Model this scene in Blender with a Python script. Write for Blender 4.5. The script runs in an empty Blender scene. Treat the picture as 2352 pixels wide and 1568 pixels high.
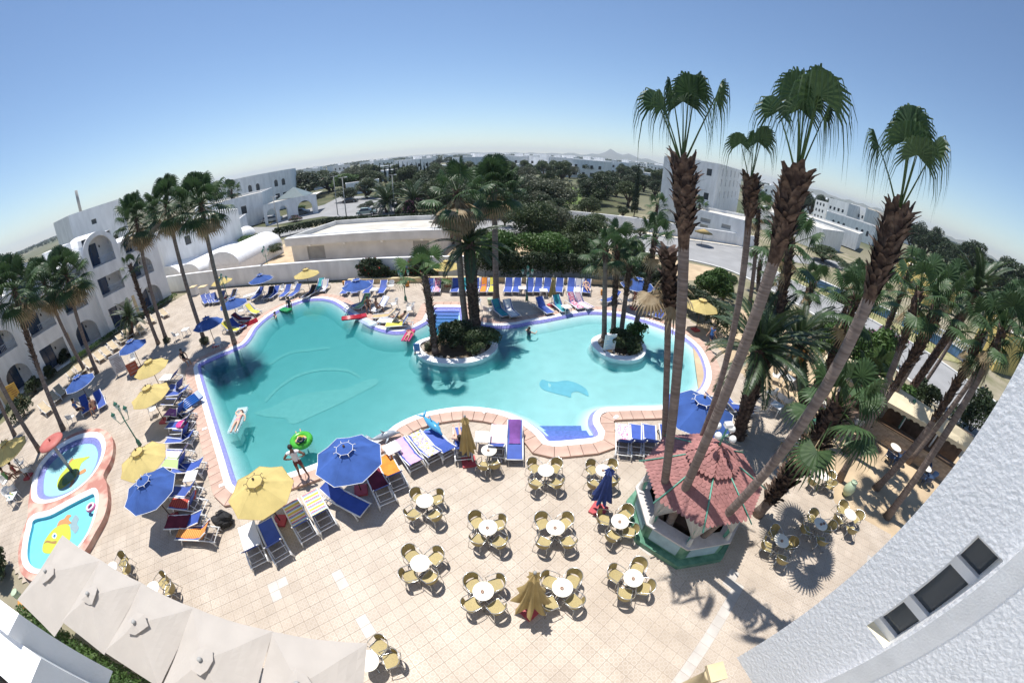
import bpy, bmesh, math, random
import numpy as np
from mathutils import Vector, Matrix
from mathutils.geometry import tessellate_polygon
R = math.radians
rnd = random.Random(7)
sc = bpy.context.scene
# ---------------------------------------------------------------- camera (fisheye, r = f/k * tan(k*theta))
H = 11.0
FL, KF, PITCH, ROLL = 12.69, .37, R(29.42), R(.82)
cd = bpy.data.cameras.new('camera'); cam = bpy.data.objects.new('camera', cd); sc.collection.objects.link(cam)
cam.location = (0, 0, H)
cam.matrix_world = Matrix.Translation((0, 0, H)) @ Matrix.Rotation(R(90) - PITCH, 4, 'X') @ Matrix.Rotation(ROLL, 4, 'Z')
cd.type = 'PANO'; cd.sensor_fit = 'HORIZONTAL'; cd.sensor_width = 36; cd.clip_start = .05; cd.clip_end = 20000
pc = cd if hasattr(cd, 'panorama_type') else cd.cycles
pc.panorama_type = 'FISHEYE_LENS_POLYNOMIAL'
pc.fisheye_fov = R(220)
for i, k in enumerate((0, -.07875904, -2.32585e-05, 2.660504e-05, -3.449093e-07)):
    setattr(pc, 'fisheye_polynomial_k%d' % i, k)
sc.camera = cam
# ---------------------------------------------------------------- sky, sun, exposure
SUN_AZ, SUN_EL = R(-35), R(72)
w = bpy.data.worlds.new('World'); sc.world = w; w.use_nodes = True
wn = w.node_tree.nodes; bg = wn['Background']
sky = wn.new('ShaderNodeTexSky'); sky.sky_type = 'NISHITA'; sky.sun_disc = False
sky.sun_elevation = SUN_EL; sky.sun_rotation = SUN_AZ; sky.altitude = 0; sky.air_density = 1.0; sky.dust_density = .0; sky.ozone_density = 4.5
w.node_tree.links.new(sky.outputs[0], bg.inputs[0]); bg.inputs[1].default_value = .095
sl = bpy.data.lights.new('sun', 'SUN'); sl.energy = 4.5; sl.angle = R(.5); sl.color = (1, .96, .9)
so = bpy.data.objects.new('sun', sl); sc.collection.objects.link(so)
sd = Vector((math.sin(SUN_AZ) * math.cos(SUN_EL), math.cos(SUN_AZ) * math.cos(SUN_EL), math.sin(SUN_EL)))
so.rotation_euler = sd.to_track_quat('Z', 'Y').to_euler(); so.location = sd * 60
vs = sc.view_settings; vs.view_transform = 'Standard'; vs.look = 'None'; vs.exposure = .5; vs.gamma = 1; vs.use_curve_mapping = False
sc.cycles.max_bounces = 6; sc.cycles.transparent_max_bounces = 12; sc.cycles.volume_bounces = 0; sc.cycles.caustics_reflective = False; sc.cycles.caustics_refractive = False
sc.cycles.use_denoising = True

# ---------------------------------------------------------------- photo pixels (2352 x 1568) -> points in the place
def ray(px, py):
    X = (px - 1176) / 2352 * 36; Y = -(py - 784) / 2352 * 36; r = math.hypot(X, Y) or 1e-9
    th = math.atan(r * KF / FL) / KF; s = math.sin(th) / r
    a, b, c = X * s, Y * s, math.cos(th)
    a, b = math.cos(ROLL) * a - math.sin(ROLL) * b, math.sin(ROLL) * a + math.cos(ROLL) * b
    return Vector((a, c * math.cos(PITCH) + b * math.sin(PITCH), b * math.cos(PITCH) - c * math.sin(PITCH)))
def G(px, py, z=0.0):                       # where the pixel's ray meets height z
    d = ray(px, py); return Vector((0, 0, H)) + d * ((z - H) / d.z)
def COL(b, px, py):                         # point of the ray nearest to the vertical through b
    d = ray(px, py); return Vector((0, 0, H)) + d * ((b[0] * d.x + b[1] * d.y) / (d.x ** 2 + d.y ** 2))
def PLY(px, py, y):
    d = ray(px, py); return Vector((0, 0, H)) + d * (y / d.y)
def PLX(px, py, x):
    d = ray(px, py); return Vector((0, 0, H)) + d * (x / d.x)

# ---------------------------------------------------------------- materials
MATS = {}
def mat(name, col, rough=.7, var=.0, scale=3.0, metal=0., bump=0., bscale=40., bdist=.05, rndv=0., col2=None, stretch=None, spec=.4, thr=(.35, .65), trans=0., sss=0.):
    if name in MATS: return MATS[name]
    m = bpy.data.materials.new(name); m.use_nodes = True; nt = m.node_tree; n = nt.nodes; L = nt.links.new
    b = n['Principled BSDF']; b.inputs['Roughness'].default_value = rough; b.inputs['Metallic'].default_value = metal
    b.inputs['Specular IOR Level'].default_value = spec
    b.inputs['Base Color'].default_value = (*col, 1)
    out = None
    tc = n.new('ShaderNodeTexCoord'); vec = tc.outputs['Object']
    if stretch:
        mp = n.new('ShaderNodeMapping'); mp.inputs['Scale'].default_value = stretch; L(vec, mp.inputs[0]); vec = mp.outputs[0]
    if var or col2:
        nz = n.new('ShaderNodeTexNoise'); nz.inputs['Scale'].default_value = scale; nz.inputs['Detail'].default_value = 5; L(vec, nz.inputs['Vector'])
        cr = n.new('ShaderNodeValToRGB'); cr.color_ramp.elements[0].position = thr[0]; cr.color_ramp.elements[1].position = thr[1]
        c2 = col2 or tuple(min(1, c * (1 + var)) for c in col); c1 = col if col2 else tuple(c * (1 - var) for c in col)
        cr.color_ramp.elements[0].color = (*c1, 1); cr.color_ramp.elements[1].color = (*c2, 1)
        L(nz.outputs['Fac'], cr.inputs[0]); out = cr.outputs[0]
    if rndv:
        oi = n.new('ShaderNodeObjectInfo'); hs = n.new('ShaderNodeHueSaturation')
        mr = n.new('ShaderNodeMapRange'); mr.inputs[3].default_value = 1 - rndv; mr.inputs[4].default_value = 1 + rndv
        L(oi.outputs['Random'], mr.inputs[0]); L(mr.outputs[0], hs.inputs['Value'])
        if out: L(out, hs.inputs['Color'])
        else: hs.inputs['Color'].default_value = (*col, 1)
        out = hs.outputs[0]
    if out: L(out, b.inputs['Base Color'])
    if bump:
        bn = n.new('ShaderNodeTexNoise'); bn.inputs['Scale'].default_value = bscale; bn.inputs['Detail'].default_value = 6; L(vec, bn.inputs['Vector'])
        bp = n.new('ShaderNodeBump'); bp.inputs['Strength'].default_value = bump; bp.inputs['Distance'].default_value = bdist
        L(bn.outputs['Fac'], bp.inputs['Height']); L(bp.outputs[0], b.inputs['Normal'])
    if trans:                                   # thin leaf / cloth: light comes through
        tr = n.new('ShaderNodeBsdfTranslucent'); mx = n.new('ShaderNodeMixShader'); mx.inputs[0].default_value = trans
        if out: L(out, tr.inputs[0])
        else: tr.inputs[0].default_value = (*col, 1)
        L(b.outputs[0], mx.inputs[1]); L(tr.outputs[0], mx.inputs[2]); L(mx.outputs[0], n['Material Output'].inputs[0])
    MATS[name] = m; return m
def stripes(name, cols, scale, axis=0, rough=.9, check=None):
    m = mat(name, cols[0], rough); nt = m.node_tree; n = nt.nodes; L = nt.links.new; b = n['Principled BSDF']
    tc = n.new('ShaderNodeTexCoord'); sp = n.new('ShaderNodeSeparateXYZ'); L(tc.outputs['Object'], sp.inputs[0])
    def frac(a):
        mu = n.new('ShaderNodeMath'); mu.operation = 'MULTIPLY'; mu.inputs[1].default_value = scale; L(sp.outputs[a], mu.inputs[0])
        fr = n.new('ShaderNodeMath'); fr.operation = 'FRACT'; L(mu.outputs[0], fr.inputs[0]); return fr.outputs[0]
    cr = n.new('ShaderNodeValToRGB'); cr.color_ramp.interpolation = 'CONSTANT'
    e = cr.color_ramp.elements
    while len(e) < len(cols): e.new(.5)
    for i, c in enumerate(cols): e[i].position = i / len(cols); e[i].color = (*c, 1)
    src = frac(axis)
    if check is not None:
        ad = n.new('ShaderNodeMath'); ad.operation = 'ADD'; L(src, ad.inputs[0]); L(frac(check), ad.inputs[1])
        f2 = n.new('ShaderNodeMath'); f2.operation = 'FRACT'; L(ad.outputs[0], f2.inputs[0]); src = f2.outputs[0]
    L(src, cr.inputs[0]); L(cr.outputs[0], b.inputs['Base Color']); return m
def spots(name, cols, scale, rough=.9):
    m = mat(name, cols[0], rough); nt = m.node_tree; n = nt.nodes; L = nt.links.new; b = n['Principled BSDF']
    tc = n.new('ShaderNodeTexCoord'); v = n.new('ShaderNodeTexVoronoi'); v.inputs['Scale'].default_value = scale; L(tc.outputs['Object'], v.inputs['Vector'])
    sp = n.new('ShaderNodeSeparateColor'); L(v.outputs['Color'], sp.inputs[0])
    cr = n.new('ShaderNodeValToRGB'); cr.color_ramp.interpolation = 'CONSTANT'; e = cr.color_ramp.elements
    while len(e) < len(cols): e.new(.5)
    for i, c in enumerate(cols): e[i].position = i / len(cols); e[i].color = (*c, 1)
    L(sp.outputs[0], cr.inputs[0]); L(cr.outputs[0], b.inputs['Base Color']); return m

# ---------------------------------------------------------------- mesh helpers
link = sc.collection.objects.link
class MB:
    def __init__(s): s.v = []; s.f = []; s.m = []; s.sm = []
    def add(s, vs, fs, mi=0, sm=False):
        o = len(s.v); s.v += [tuple(p) for p in vs]
        for f in fs: s.f.append(tuple(i + o for i in f)); s.m.append(mi); s.sm.append(sm)
        return s
    def box(s, c, d, rz=0., mi=0, rx=0., ry=0.):
        M = Matrix.Translation(c) @ Matrix.Rotation(rz, 4, 'Z') @ Matrix.Rotation(ry, 4, 'Y') @ Matrix.Rotation(rx, 4, 'X')
        vs = [M @ Vector((x * d[0] / 2, y * d[1] / 2, z * d[2] / 2)) for z in (-1, 1) for y in (-1, 1) for x in (-1, 1)]
        return s.add(vs, [(0, 2, 3, 1), (4, 5, 7, 6), (0, 1, 5, 4), (2, 6, 7, 3), (0, 4, 6, 2), (1, 3, 7, 5)], mi)
    def tube(s, path, rad, n=8, cap=True, mi=0, sm=True, flat=1.):
        path = [Vector(p) for p in path]; k = len(path)
        if not hasattr(rad, '__len__'): rad = [rad] * k
        vs = []; fs = []; up = Vector((0, 0, 1))
        t0 = (path[1] - path[0]).normalized(); a = t0.cross(up)
        if a.length < 1e-3: a = Vector((1, 0, 0))
        a.normalize()
        for i, p in enumerate(path):
            t = (path[min(i + 1, k - 1)] - path[max(i - 1, 0)]).normalized()
            a = (a - t * a.dot(t)).normalized(); b = t.cross(a)
            for j in range(n):
                q = 2 * math.pi * j / n; vs.append(p + (a * math.cos(q) + b * math.sin(q) * flat) * rad[i])
        for i in range(k - 1):
            for j in range(n):
                j2 = (j + 1) % n; fs.append((i * n + j, i * n + j2, (i + 1) * n + j2, (i + 1) * n + j))
        s.add(vs, fs, mi, sm)
        if cap:
            o = len(s.v) - k * n
            for ids in (tuple(o + j for j in range(n))[::-1], tuple(o + (k - 1) * n + j for j in range(n))):
                s.f.append(ids); s.m.append(mi); s.sm.append(False)
        return s
    def lathe(s, prof, n=16, c=(0, 0, 0), mi=0, sm=True, a0=0.):
        vs = []; fs = []
        for r, z in prof:
            for j in range(n): q = a0 + 2 * math.pi * j / n; vs.append((c[0] + r * math.cos(q), c[1] + r * math.sin(q), c[2] + z))
        for i in range(len(prof) - 1):
            for j in range(n):
                j2 = (j + 1) % n; fs.append((i * n + j, i * n + j2, (i + 1) * n + j2, (i + 1) * n + j))
        s.add(vs, fs, mi, sm)
        o = len(s.v) - len(prof) * n
        for e, i in ((0, 0), (1, len(prof) - 1)):
            if prof[i][0] > 1e-4:
                ids = tuple(o + i * n + j for j in range(n)); s.f.append(ids if e else ids[::-1]); s.m.append(mi); s.sm.append(False)
        return s
    def ell(s, c, r, nu=10, nv=6, mi=0, sm=True):
        prof = [(math.sin(math.pi * i / nv), -math.cos(math.pi * i / nv)) for i in range(nv + 1)]
        o = len(s.v); s.lathe([(max(a, 1e-5), b) for a, b in prof], nu, (0, 0, 0), mi, sm)
        for i in range(o, len(s.v)): x, y, z = s.v[i]; s.v[i] = (c[0] + x * r[0], c[1] + y * r[1], c[2] + z * r[2])
        return s
    def prism(s, poly, z0, z1, mi=0, top=True, bot=False, mit=None):
        n = len(poly); vs = [(p[0], p[1], z0) for p in poly] + [(p[0], p[1], z1) for p in poly]
        s.add(vs, [(i, (i + 1) % n, n + (i + 1) % n, n + i) for i in range(n)], mi)
        tri = tessellate_polygon([[Vector((p[0], p[1], 0)) for p in poly]])
        if top: s.add([(p[0], p[1], z1) for p in poly], orient(poly, tri, 1), mi if mit is None else mit)
        if bot: s.add([(p[0], p[1], z0) for p in poly], orient(poly, tri, -1), mi)
        return s
    def mesh(s, name, mats):
        me = bpy.data.meshes.new(name); me.from_pydata(s.v, [], s.f)
        for m in (mats if isinstance(mats, (list, tuple)) else [mats]): me.materials.append(m)
        me.polygons.foreach_set('material_index', s.m); me.polygons.foreach_set('use_smooth', s.sm); me.update(); return me
    def build(s, name, mats, parent=None, **k): return obj(name, s.mesh(name, mats), parent, **k)
def orient(poly, tri, sg):
    out = []
    for a, b, c in tri:
        A, B, C = poly[a], poly[b], poly[c]
        cr = (B[0] - A[0]) * (C[1] - A[1]) - (B[1] - A[1]) * (C[0] - A[0])
        out.append((a, b, c) if cr * sg > 0 else (a, c, b))
    return out
def sheet(name, loops, z, m, parent=None):
    """flat polygon with holes at height z (a number, or a function of x, y)"""
    pts = [Vector((p[0], p[1], 0)) for l in loops for p in l]; tri = tessellate_polygon([[Vector((p[0], p[1], 0)) for p in l] for l in loops])
    zf = z if callable(z) else (lambda x, y: z)
    return MB().add([(p.x, p.y, zf(p.x, p.y)) for p in pts], orient(pts, tri, 1)).build(name, m, parent)
def npmesh(name, V, F, mats, mi=None, smooth=False):
    me = bpy.data.meshes.new(name); k = F.shape[1]
    me.vertices.add(len(V)); me.vertices.foreach_set('co', np.ascontiguousarray(V, dtype=np.float32).ravel())
    me.loops.add(F.size); me.loops.foreach_set('vertex_index', np.ascontiguousarray(F, dtype=np.int32).ravel())
    me.polygons.add(len(F)); me.polygons.foreach_set('loop_start', np.arange(0, F.size, k, dtype=np.int32))
    for m in (mats if isinstance(mats, (list, tuple)) else [mats]): me.materials.append(m)
    if mi is not None: me.polygons.foreach_set('material_index', np.asarray(mi, dtype=np.int32))
    me.update(calc_edges=True)
    me.polygons.foreach_set('use_smooth', np.full(len(F), bool(smooth)))
    return me
def obj(name, me, parent=None, loc=(0, 0, 0), rot=(0, 0, 0), scale=None):
    o = bpy.data.objects.new(name, me); link(o); o.parent = parent; o.location = loc; o.rotation_euler = rot
    if scale is not None: o.scale = scale if hasattr(scale, '__len__') else (scale,) * 3
    return o
def tag(o, label=None, cat=None, group=None, kind=None):
    for k, v in (('label', label), ('category', cat), ('group', group), ('kind', kind)):
        if v: o[k] = v
    return o
def struct(o, label=None): return tag(o, label, kind='structure')
def thing(name, label, cat, loc=(0, 0, 0), rz=0., group=None, scale=None):
    return tag(obj(name, None, None, loc, (0, 0, rz), scale), label, cat, group)
def spawn(kit, name, label, cat, loc, rz=0., group=None, scale=None):
    """kit: list of (part name, mesh, index of parent part or None, loc, rot); makes a thing with its own copies of the parts"""
    t = thing(name, label, cat, loc, rz, group, scale); made = []
    for k in kit:
        pn, me, pi = k[:3]; o = obj(pn, me, t if pi is None else made[pi], *(k[3:])); made.append(o)
    return t
def catmull(pts, n=6, closed=True):
    out = []; k = len(pts); P = [Vector(p[:2]) for p in pts]
    for i in range(k if closed else k - 1):
        a, b, c, d = (P[(i + j) % k] for j in (-1, 0, 1, 2)) if closed else (P[max(i - 1, 0)], P[i], P[i + 1], P[min(i + 2, k - 1)])
        for t in range(n):
            t = t / n; out.append(.5 * ((2 * b) + (c - a) * t + (2 * a - 5 * b + 4 * c - d) * t * t + (3 * b - a - 3 * c + d) * t ** 3))
    if not closed: out.append(P[-1])
    return out
def area2(p): return sum(p[i][0] * p[(i + 1) % len(p)][1] - p[(i + 1) % len(p)][0] * p[i][1] for i in range(len(p)))
def ccw(p): return p if area2(p) > 0 else p[::-1]
def offset(poly, d):
    """outward offset of a closed ccw outline, mitre limited"""
    n = len(poly); out = []
    for i in range(n):
        a, b, c = Vector(poly[i - 1][:2]), Vector(poly[i][:2]), Vector(poly[(i + 1) % n][:2])
        u = (b - a).normalized(); v = (c - b).normalized(); n1 = Vector((u.y, -u.x)); n2 = Vector((v.y, -v.x))
        m = n1 + n2; L = m.length
        m = m / L if L > 1e-6 else n1
        out.append(b + m * d / max(.6, m.dot(n1)))
    return out
def inside(p, poly):
    x, y = p[0], p[1]; r = False; n = len(poly); j = n - 1
    for i in range(n):
        xi, yi = poly[i][0], poly[i][1]; xj, yj = poly[j][0], poly[j][1]
        if (yi > y) != (yj > y) and x < (xj - xi) * (y - yi) / (yj - yi) + xi: r = not r
        j = i
    return r
def strip(mb, A, B, za, zb, mi=0, closed=True):
    n = len(A); o = [(p[0], p[1], za) for p in A] + [(p[0], p[1], zb) for p in B]
    return mb.add(o, [(i, (i + 1) % n, n + (i + 1) % n, n + i) for i in range(n if closed else n - 1)], mi)
def resample(poly, step):
    out = []; n = len(poly); per = sum((Vector(poly[(i + 1) % n][:2]) - Vector(poly[i][:2])).length for i in range(n)); k = max(8, round(per / step)); st = per / k; acc = 0.; nxt = 0.
    for i in range(n):
        a, b = Vector(poly[i][:2]), Vector(poly[(i + 1) % n][:2]); L = (b - a).length
        while nxt < acc + L - 1e-9 and len(out) < k: out.append(a.lerp(b, (nxt - acc) / L)); nxt += st
        acc += L
    return out
def leaves(n, blobs, size, seed, flat=.5, shell=.75):
    """leaf quads spread through ellipsoids; returns V, F"""
    g = np.random.default_rng(seed); B = np.array(blobs, float); wts = (B[:, 3] * B[:, 4] * B[:, 5]) ** .7; k = g.choice(len(B), n, p=wts / wts.sum())
    d = g.normal(size=(n, 3)); d /= np.linalg.norm(d, axis=1)[:, None]; d[:, 2] = np.where(d[:, 2] < -.35, -d[:, 2], d[:, 2])
    r = (shell + (1.04 - shell) * g.random(n))[:, None]
    r = np.where(g.random((n, 1)) < .25, g.random((n, 1)) ** .5, r)
    C = B[k, :3] + d * B[k, 3:6] * r
    nn = d * .6 + g.normal(size=(n, 3)) * flat; nn /= np.linalg.norm(nn, axis=1)[:, None]
    t = np.cross(nn, g.normal(size=(n, 3))); t /= np.linalg.norm(t, axis=1)[:, None] + 1e-9; b = np.cross(nn, t)
    s = (size * (.6 + .8 * g.random(n)))[:, None]
    V = np.stack([C - t * s, C - b * s * .45, C + t * s, C + b * s * .45], 1).reshape(-1, 3)
    return V, np.arange(4 * n).reshape(n, 4)
# ================================================================ materials of the place
def Z(ox, oy, s):                                  # pixel of an enlarged crop of the photograph -> photo pixel
    return lambda x, y: ((ox + x / s) * .624204, (oy + y / s) * .624204)
z1, z2, z3, z4, z5 = Z(0, 500, 1.96), Z(0, 1200, 1.96), Z(0, 1800, 2.202), Z(700, 900, 2.24), Z(1500, 800, 2.24)
z6, z7, z8, z9, z10 = Z(700, 1400, 2.24), Z(1400, 1500, 2.24), Z(2100, 900, 3.136), Z(2200, 1400, 2.24), Z(2768, 1300, 2.24)
z11, z12, z13, z14 = Z(2768, 700, 2.24), Z(2300, 200, 1.96), Z(2000, 500, 2.24), Z(1000, 450, 2.352)
def GP(zf, pts, z=0.): return [G(*zf(x, y), z) for x, y in pts]

M_white = mat('white_render', (.78, .78, .77), .85, var=.09, scale=1.4, stretch=(1, 1, .25), bump=.12, bscale=25)
M_stucco = mat('rough_stucco', (.88, .885, .90), .9, var=.02, scale=1.5, bump=1., bscale=15, bdist=.02)
M_smooth = mat('smooth_white_paint', (.8, .8, .8), .7, var=.05, scale=2.5, bump=.1, bscale=30)
M_cream = mat('cream_stone', (.58, .47, .29), .85, var=.12, scale=2)
M_dark = mat('dark_opening', (.02, .02, .022), .5)
M_glass = mat('window_glass', (.055, .065, .075), .08, spec=.6)
M_blueglass = mat('blue_glass_door', (.025, .06, .13), .12, spec=.6)
M_bluewood = mat('blue_shutter', (.04, .10, .22), .5, var=.1)
M_roofgrey = mat('pale_flat_roof', (.55, .52, .46), .9, var=.14, scale=.5)
M_grey = mat('grey_concrete', (.36, .36, .35), .9, var=.12, scale=1)
M_asph = mat('pale_asphalt', (.27, .27, .27), .9, var=.1, scale=.4, bump=.1, bscale=60)
M_kerb = mat('kerb_stone', (.62, .61, .58), .9, var=.08)
M_sand = mat('bare_sandy_earth', (.47, .36, .235), .95, var=.17, scale=.55, bump=.25, bscale=12)
M_lawn = mat('dry_lawn', (.075, .135, .025), .95, col2=(.13, .17, .05), scale=.5)
M_earth = mat('open_country', (.07, .085, .04), .95, col2=(.20, .18, .12), scale=.012, thr=(.4, .62))
M_pink = mat('pink_coping_stone', (.50, .345, .275), .8, var=.13, scale=1.4, rndv=.07, bump=.1, bscale=30)
M_red = mat('red_flagstone', (.42, .19, .15), .8, col2=(.60, .42, .34), scale=1.1, thr=(.42, .6), bump=.15, bscale=14)
M_whitetile = mat('white_edge_tile', (.82, .82, .83), .45, var=.03, scale=3)
M_lilac = mat('lilac_mosaic', (.29, .29, .66), .35, var=.15, scale=9)
M_blue_tile = mat('blue_step_tile', (.12, .17, .55), .35, var=.15, scale=9)
M_pool = mat('pale_blue_pool_tile', (.64, .80, .83), .5, var=.05, scale=1.5)
M_grout = mat('grout', (.42, .365, .31), .95, var=.1, scale=1)

TILE, TROT = .36, R(-48)
def tile_material(name, base, ring):
    m = mat(name, base, .55, spec=.35); nt = m.node_tree; n = nt.nodes; L = nt.links.new
    geo = n.new('ShaderNodeNewGeometry'); mp = n.new('ShaderNodeMapping'); mp.inputs['Rotation'].default_value = (0, 0, -TROT); mp.inputs['Scale'].default_value = (2 / TILE,) * 3
    L(geo.outputs['Position'], mp.inputs[0]); fr = n.new('ShaderNodeVectorMath'); fr.operation = 'FRACTION'; L(mp.outputs[0], fr.inputs[0])
    sb = n.new('ShaderNodeVectorMath'); sb.operation = 'SUBTRACT'; sb.inputs[1].default_value = (.5, .5, 0); L(fr.outputs[0], sb.inputs[0])
    sx = n.new('ShaderNodeSeparateXYZ'); L(sb.outputs[0], sx.inputs[0])
    def M(op, a, b=None):
        q = n.new('ShaderNodeMath'); q.operation = op
        for i, v in enumerate((a, b)):
            if v is None: continue
            if isinstance(v, (int, float)): q.inputs[i].default_value = v
            else: L(v, q.inputs[i])
        return q.outputs[0]
    d = M('POWER', M('ADD', M('POWER', M('ABSOLUTE', sx.outputs[0]), 3.), M('POWER', M('ABSOLUTE', sx.outputs[1]), 3.)), .3333)
    rg = M('LESS_THAN', M('ABSOLUTE', M('SUBTRACT', d, .35)), .075)
    nz = n.new('ShaderNodeTexNoise'); nz.inputs['Scale'].default_value = .35; nz.inputs['Detail'].default_value = 4; L(geo.outputs['Position'], nz.inputs['Vector'])
    mr = n.new('ShaderNodeMapRange'); mr.inputs[1].default_value = .35; mr.inputs[2].default_value = .65; L(nz.outputs['Fac'], mr.inputs[0])
    rg = M('MULTIPLY', rg, M('ADD', M('MULTIPLY', mr.outputs[0], .6), .4))
    mx = n.new('ShaderNodeMix'); mx.data_type = 'RGBA'; L(rg, mx.inputs[0]); mx.inputs[6].default_value = (*base, 1); mx.inputs[7].default_value = (*ring, 1)
    n2 = n.new('ShaderNodeTexNoise'); n2.inputs['Scale'].default_value = .9; n2.inputs['Detail'].default_value = 6; L(geo.outputs['Position'], n2.inputs['Vector'])
    m2 = n.new('ShaderNodeMix'); m2.data_type = 'RGBA'; m2.blend_type = 'MULTIPLY'; m2.inputs[0].default_value = 1
    cr = n.new('ShaderNodeValToRGB'); cr.color_ramp.elements[0].position = .3; cr.color_ramp.elements[1].position = .7; cr.color_ramp.elements[0].color = (.86, .83, .80, 1); cr.color_ramp.elements[1].color = (1.08, 1.07, 1.06, 1)
    L(n2.outputs['Fac'], cr.inputs[0]); L(mx.outputs[2], m2.inputs[6]); L(cr.outputs[0], m2.inputs[7])
    mp2 = n.new('ShaderNodeMapping'); mp2.inputs['Rotation'].default_value = (0, 0, -TROT); mp2.inputs['Scale'].default_value = (1 / TILE,) * 3; mp2.inputs['Location'].default_value = (.5, .5, 0); L(geo.outputs['Position'], mp2.inputs[0])
    fl = n.new('ShaderNodeVectorMath'); fl.operation = 'FLOOR'; L(mp2.outputs[0], fl.inputs[0]); wh = n.new('ShaderNodeTexWhiteNoise'); wh.noise_dimensions = '2D'; L(fl.outputs[0], wh.inputs['Vector'])
    hs = n.new('ShaderNodeHueSaturation'); L(M('ADD', M('MULTIPLY', wh.outputs['Value'], .10), .95), hs.inputs['Value']); L(m2.outputs[2], hs.inputs['Color']); L(hs.outputs[0], n['Principled BSDF'].inputs['Base Color']); return m
M_tile = tile_material('printed_terrace_tile', (.43, .366, .30), (.505, .455, .395))
M_tilew = mat('replaced_white_tile', (.485, .45, .41), .5, var=.1, scale=2, rndv=.05)

def water_material(name, absorb, dens, scat=0.):
    m = bpy.data.materials.new(name); m.use_nodes = True; nt = m.node_tree; n = nt.nodes; L = nt.links.new; n.remove(n['Principled BSDF'])
    tr = n.new('ShaderNodeBsdfTransparent'); gl = n.new('ShaderNodeBsdfGlossy'); gl.inputs['Roughness'].default_value = .06
    fz = n.new('ShaderNodeFresnel'); fz.inputs[0].default_value = 1.33; mx = n.new('ShaderNodeMixShader')
    tc = n.new('ShaderNodeTexCoord'); nz = n.new('ShaderNodeTexNoise'); nz.inputs['Scale'].default_value = 2.2; nz.inputs['Detail'].default_value = 4; L(tc.outputs['Object'], nz.inputs['Vector'])
    bp = n.new('ShaderNodeBump'); bp.inputs['Strength'].default_value = .35; bp.inputs['Distance'].default_value = .06; L(nz.outputs['Fac'], bp.inputs['Height'])
    L(bp.outputs[0], gl.inputs['Normal']); L(bp.outputs[0], fz.inputs['Normal'])
    L(fz.outputs[0], mx.inputs[0]); L(tr.outputs[0], mx.inputs[1]); L(gl.outputs[0], mx.inputs[2]); L(mx.outputs[0], n['Material Output'].inputs[0])
    va = n.new('ShaderNodeVolumeAbsorption'); va.inputs['Color'].default_value = (*absorb, 1); va.inputs['Density'].default_value = dens; vo = va.outputs[0]
    if scat:
        s_ = n.new('ShaderNodeVolumeScatter'); s_.inputs['Color'].default_value = (.10, .965, .985, 1); s_.inputs['Density'].default_value = scat; s_.inputs['Anisotropy'].default_value = .2; ad = n.new('ShaderNodeAddShader'); L(vo, ad.inputs[0]); L(s_.outputs[0], ad.inputs[1]); vo = ad.outputs[0]
    L(vo, n['Material Output'].inputs['Volume']); return m
M_water = water_material('pool_water', (.0, .935, .95), .80, .55)

# ================================================================ ground
def disc(r0):
    rs = [0, 40, 120, 300, 700, 1500, 3500, 9000]; V = [(0, 0, -.08)]; F = []; n = 48
    for r in rs[1:]: V += [(r * math.cos(2 * math.pi * j / n), r * math.sin(2 * math.pi * j / n), -.08) for j in range(n)]
    F += [(0, 1 + j, 1 + (j + 1) % n) for j in range(n)]
    for i in range(len(rs) - 2):
        for j in range(n): a = 1 + i * n; F.append((a + j, a + n + j, a + n + (j + 1) % n, a + (j + 1) % n))
    return V, F
pool_px = [(463, 850), (466, 862), (485, 925), (504, 985), (524, 1046), (541, 1100), (548, 1112), (560, 1112), (630, 1093), (702, 1070), (790, 1035), (870, 1000), (905, 974), (950, 953), (1000, 940), (1060, 932), (1110, 934), (1160, 943), (1205, 961), (1240, 984), (1257, 1000), (1263, 1009), (1272, 1010), (1320, 1006), (1358, 1002), (1362, 996), (1352, 978), (1352, 958), (1364, 942), (1390, 934), (1440, 932), (1512, 930), (1554, 924), (1579, 912), (1604, 890), (1614, 862), (1609, 833), (1599, 811), (1587, 795), (1562, 775), (1528, 758), (1490, 744), (1460, 735), (1430, 728), (1391, 723), (1351, 722), (1311, 728), (1257, 739), (1215, 746), (1187, 752), (1148, 755), (1117, 753.6), (1092, 749), (1064, 743), (1059, 739), (1056, 725), (1054, 713), (1050, 711), (1005, 711), (1000, 713), (993, 726), (986, 740), (978, 746), (952, 759), (924, 767), (897, 767), (869, 761), (849, 753), (827, 739), (799, 720.6), (777, 704), (757, 694), (729.5, 690), (701, 693), (674, 701), (646, 713.6), (618, 731), (593, 754), (581, 774), (565, 793), (537, 807), (501, 822), (470, 836), (462, 841)]
POOL = ccw(catmull([G(x, y, -.03) for x, y in pool_px], 4))
def kid(pts, z): return ccw(catmull(pts, 4))
OVAL = kid(GP(z2, [(262, 1180), (290, 1030), (400, 900), (550, 815), (680, 798), (728, 860), (713, 960), (640, 1080), (520, 1178), (390, 1235), (290, 1238)], .25), .25)
FISHP = kid(GP(z3, [(272, 240), (400, 205), (560, 120), (700, 50), (755, 35), (765, 120), (740, 240), (690, 360), (600, 480), (480, 580), (340, 635), (260, 618), (218, 550), (222, 430), (250, 300)], .25), .25)
KIDS = ccw(catmull(GP(z2, [(205, 1260), (235, 1110), (300, 960), (420, 840), (560, 760), (700, 735), (790, 772), (817, 850), (800, 960), (745, 1068), (768, 1130), (778, 1250), (750, 1370), (690, 1480)], .3) + GP(z3, [(690, 490), (560, 640), (400, 740), (270, 742), (180, 690), (150, 600), (150, 480), (185, 330), (225, 220)], .3), 3))
sand_line = [G(*p) for p in [(1795, 930), (1862, 1012), (1918, 1155), (2049, 1236), (2115, 1290)]]
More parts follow.
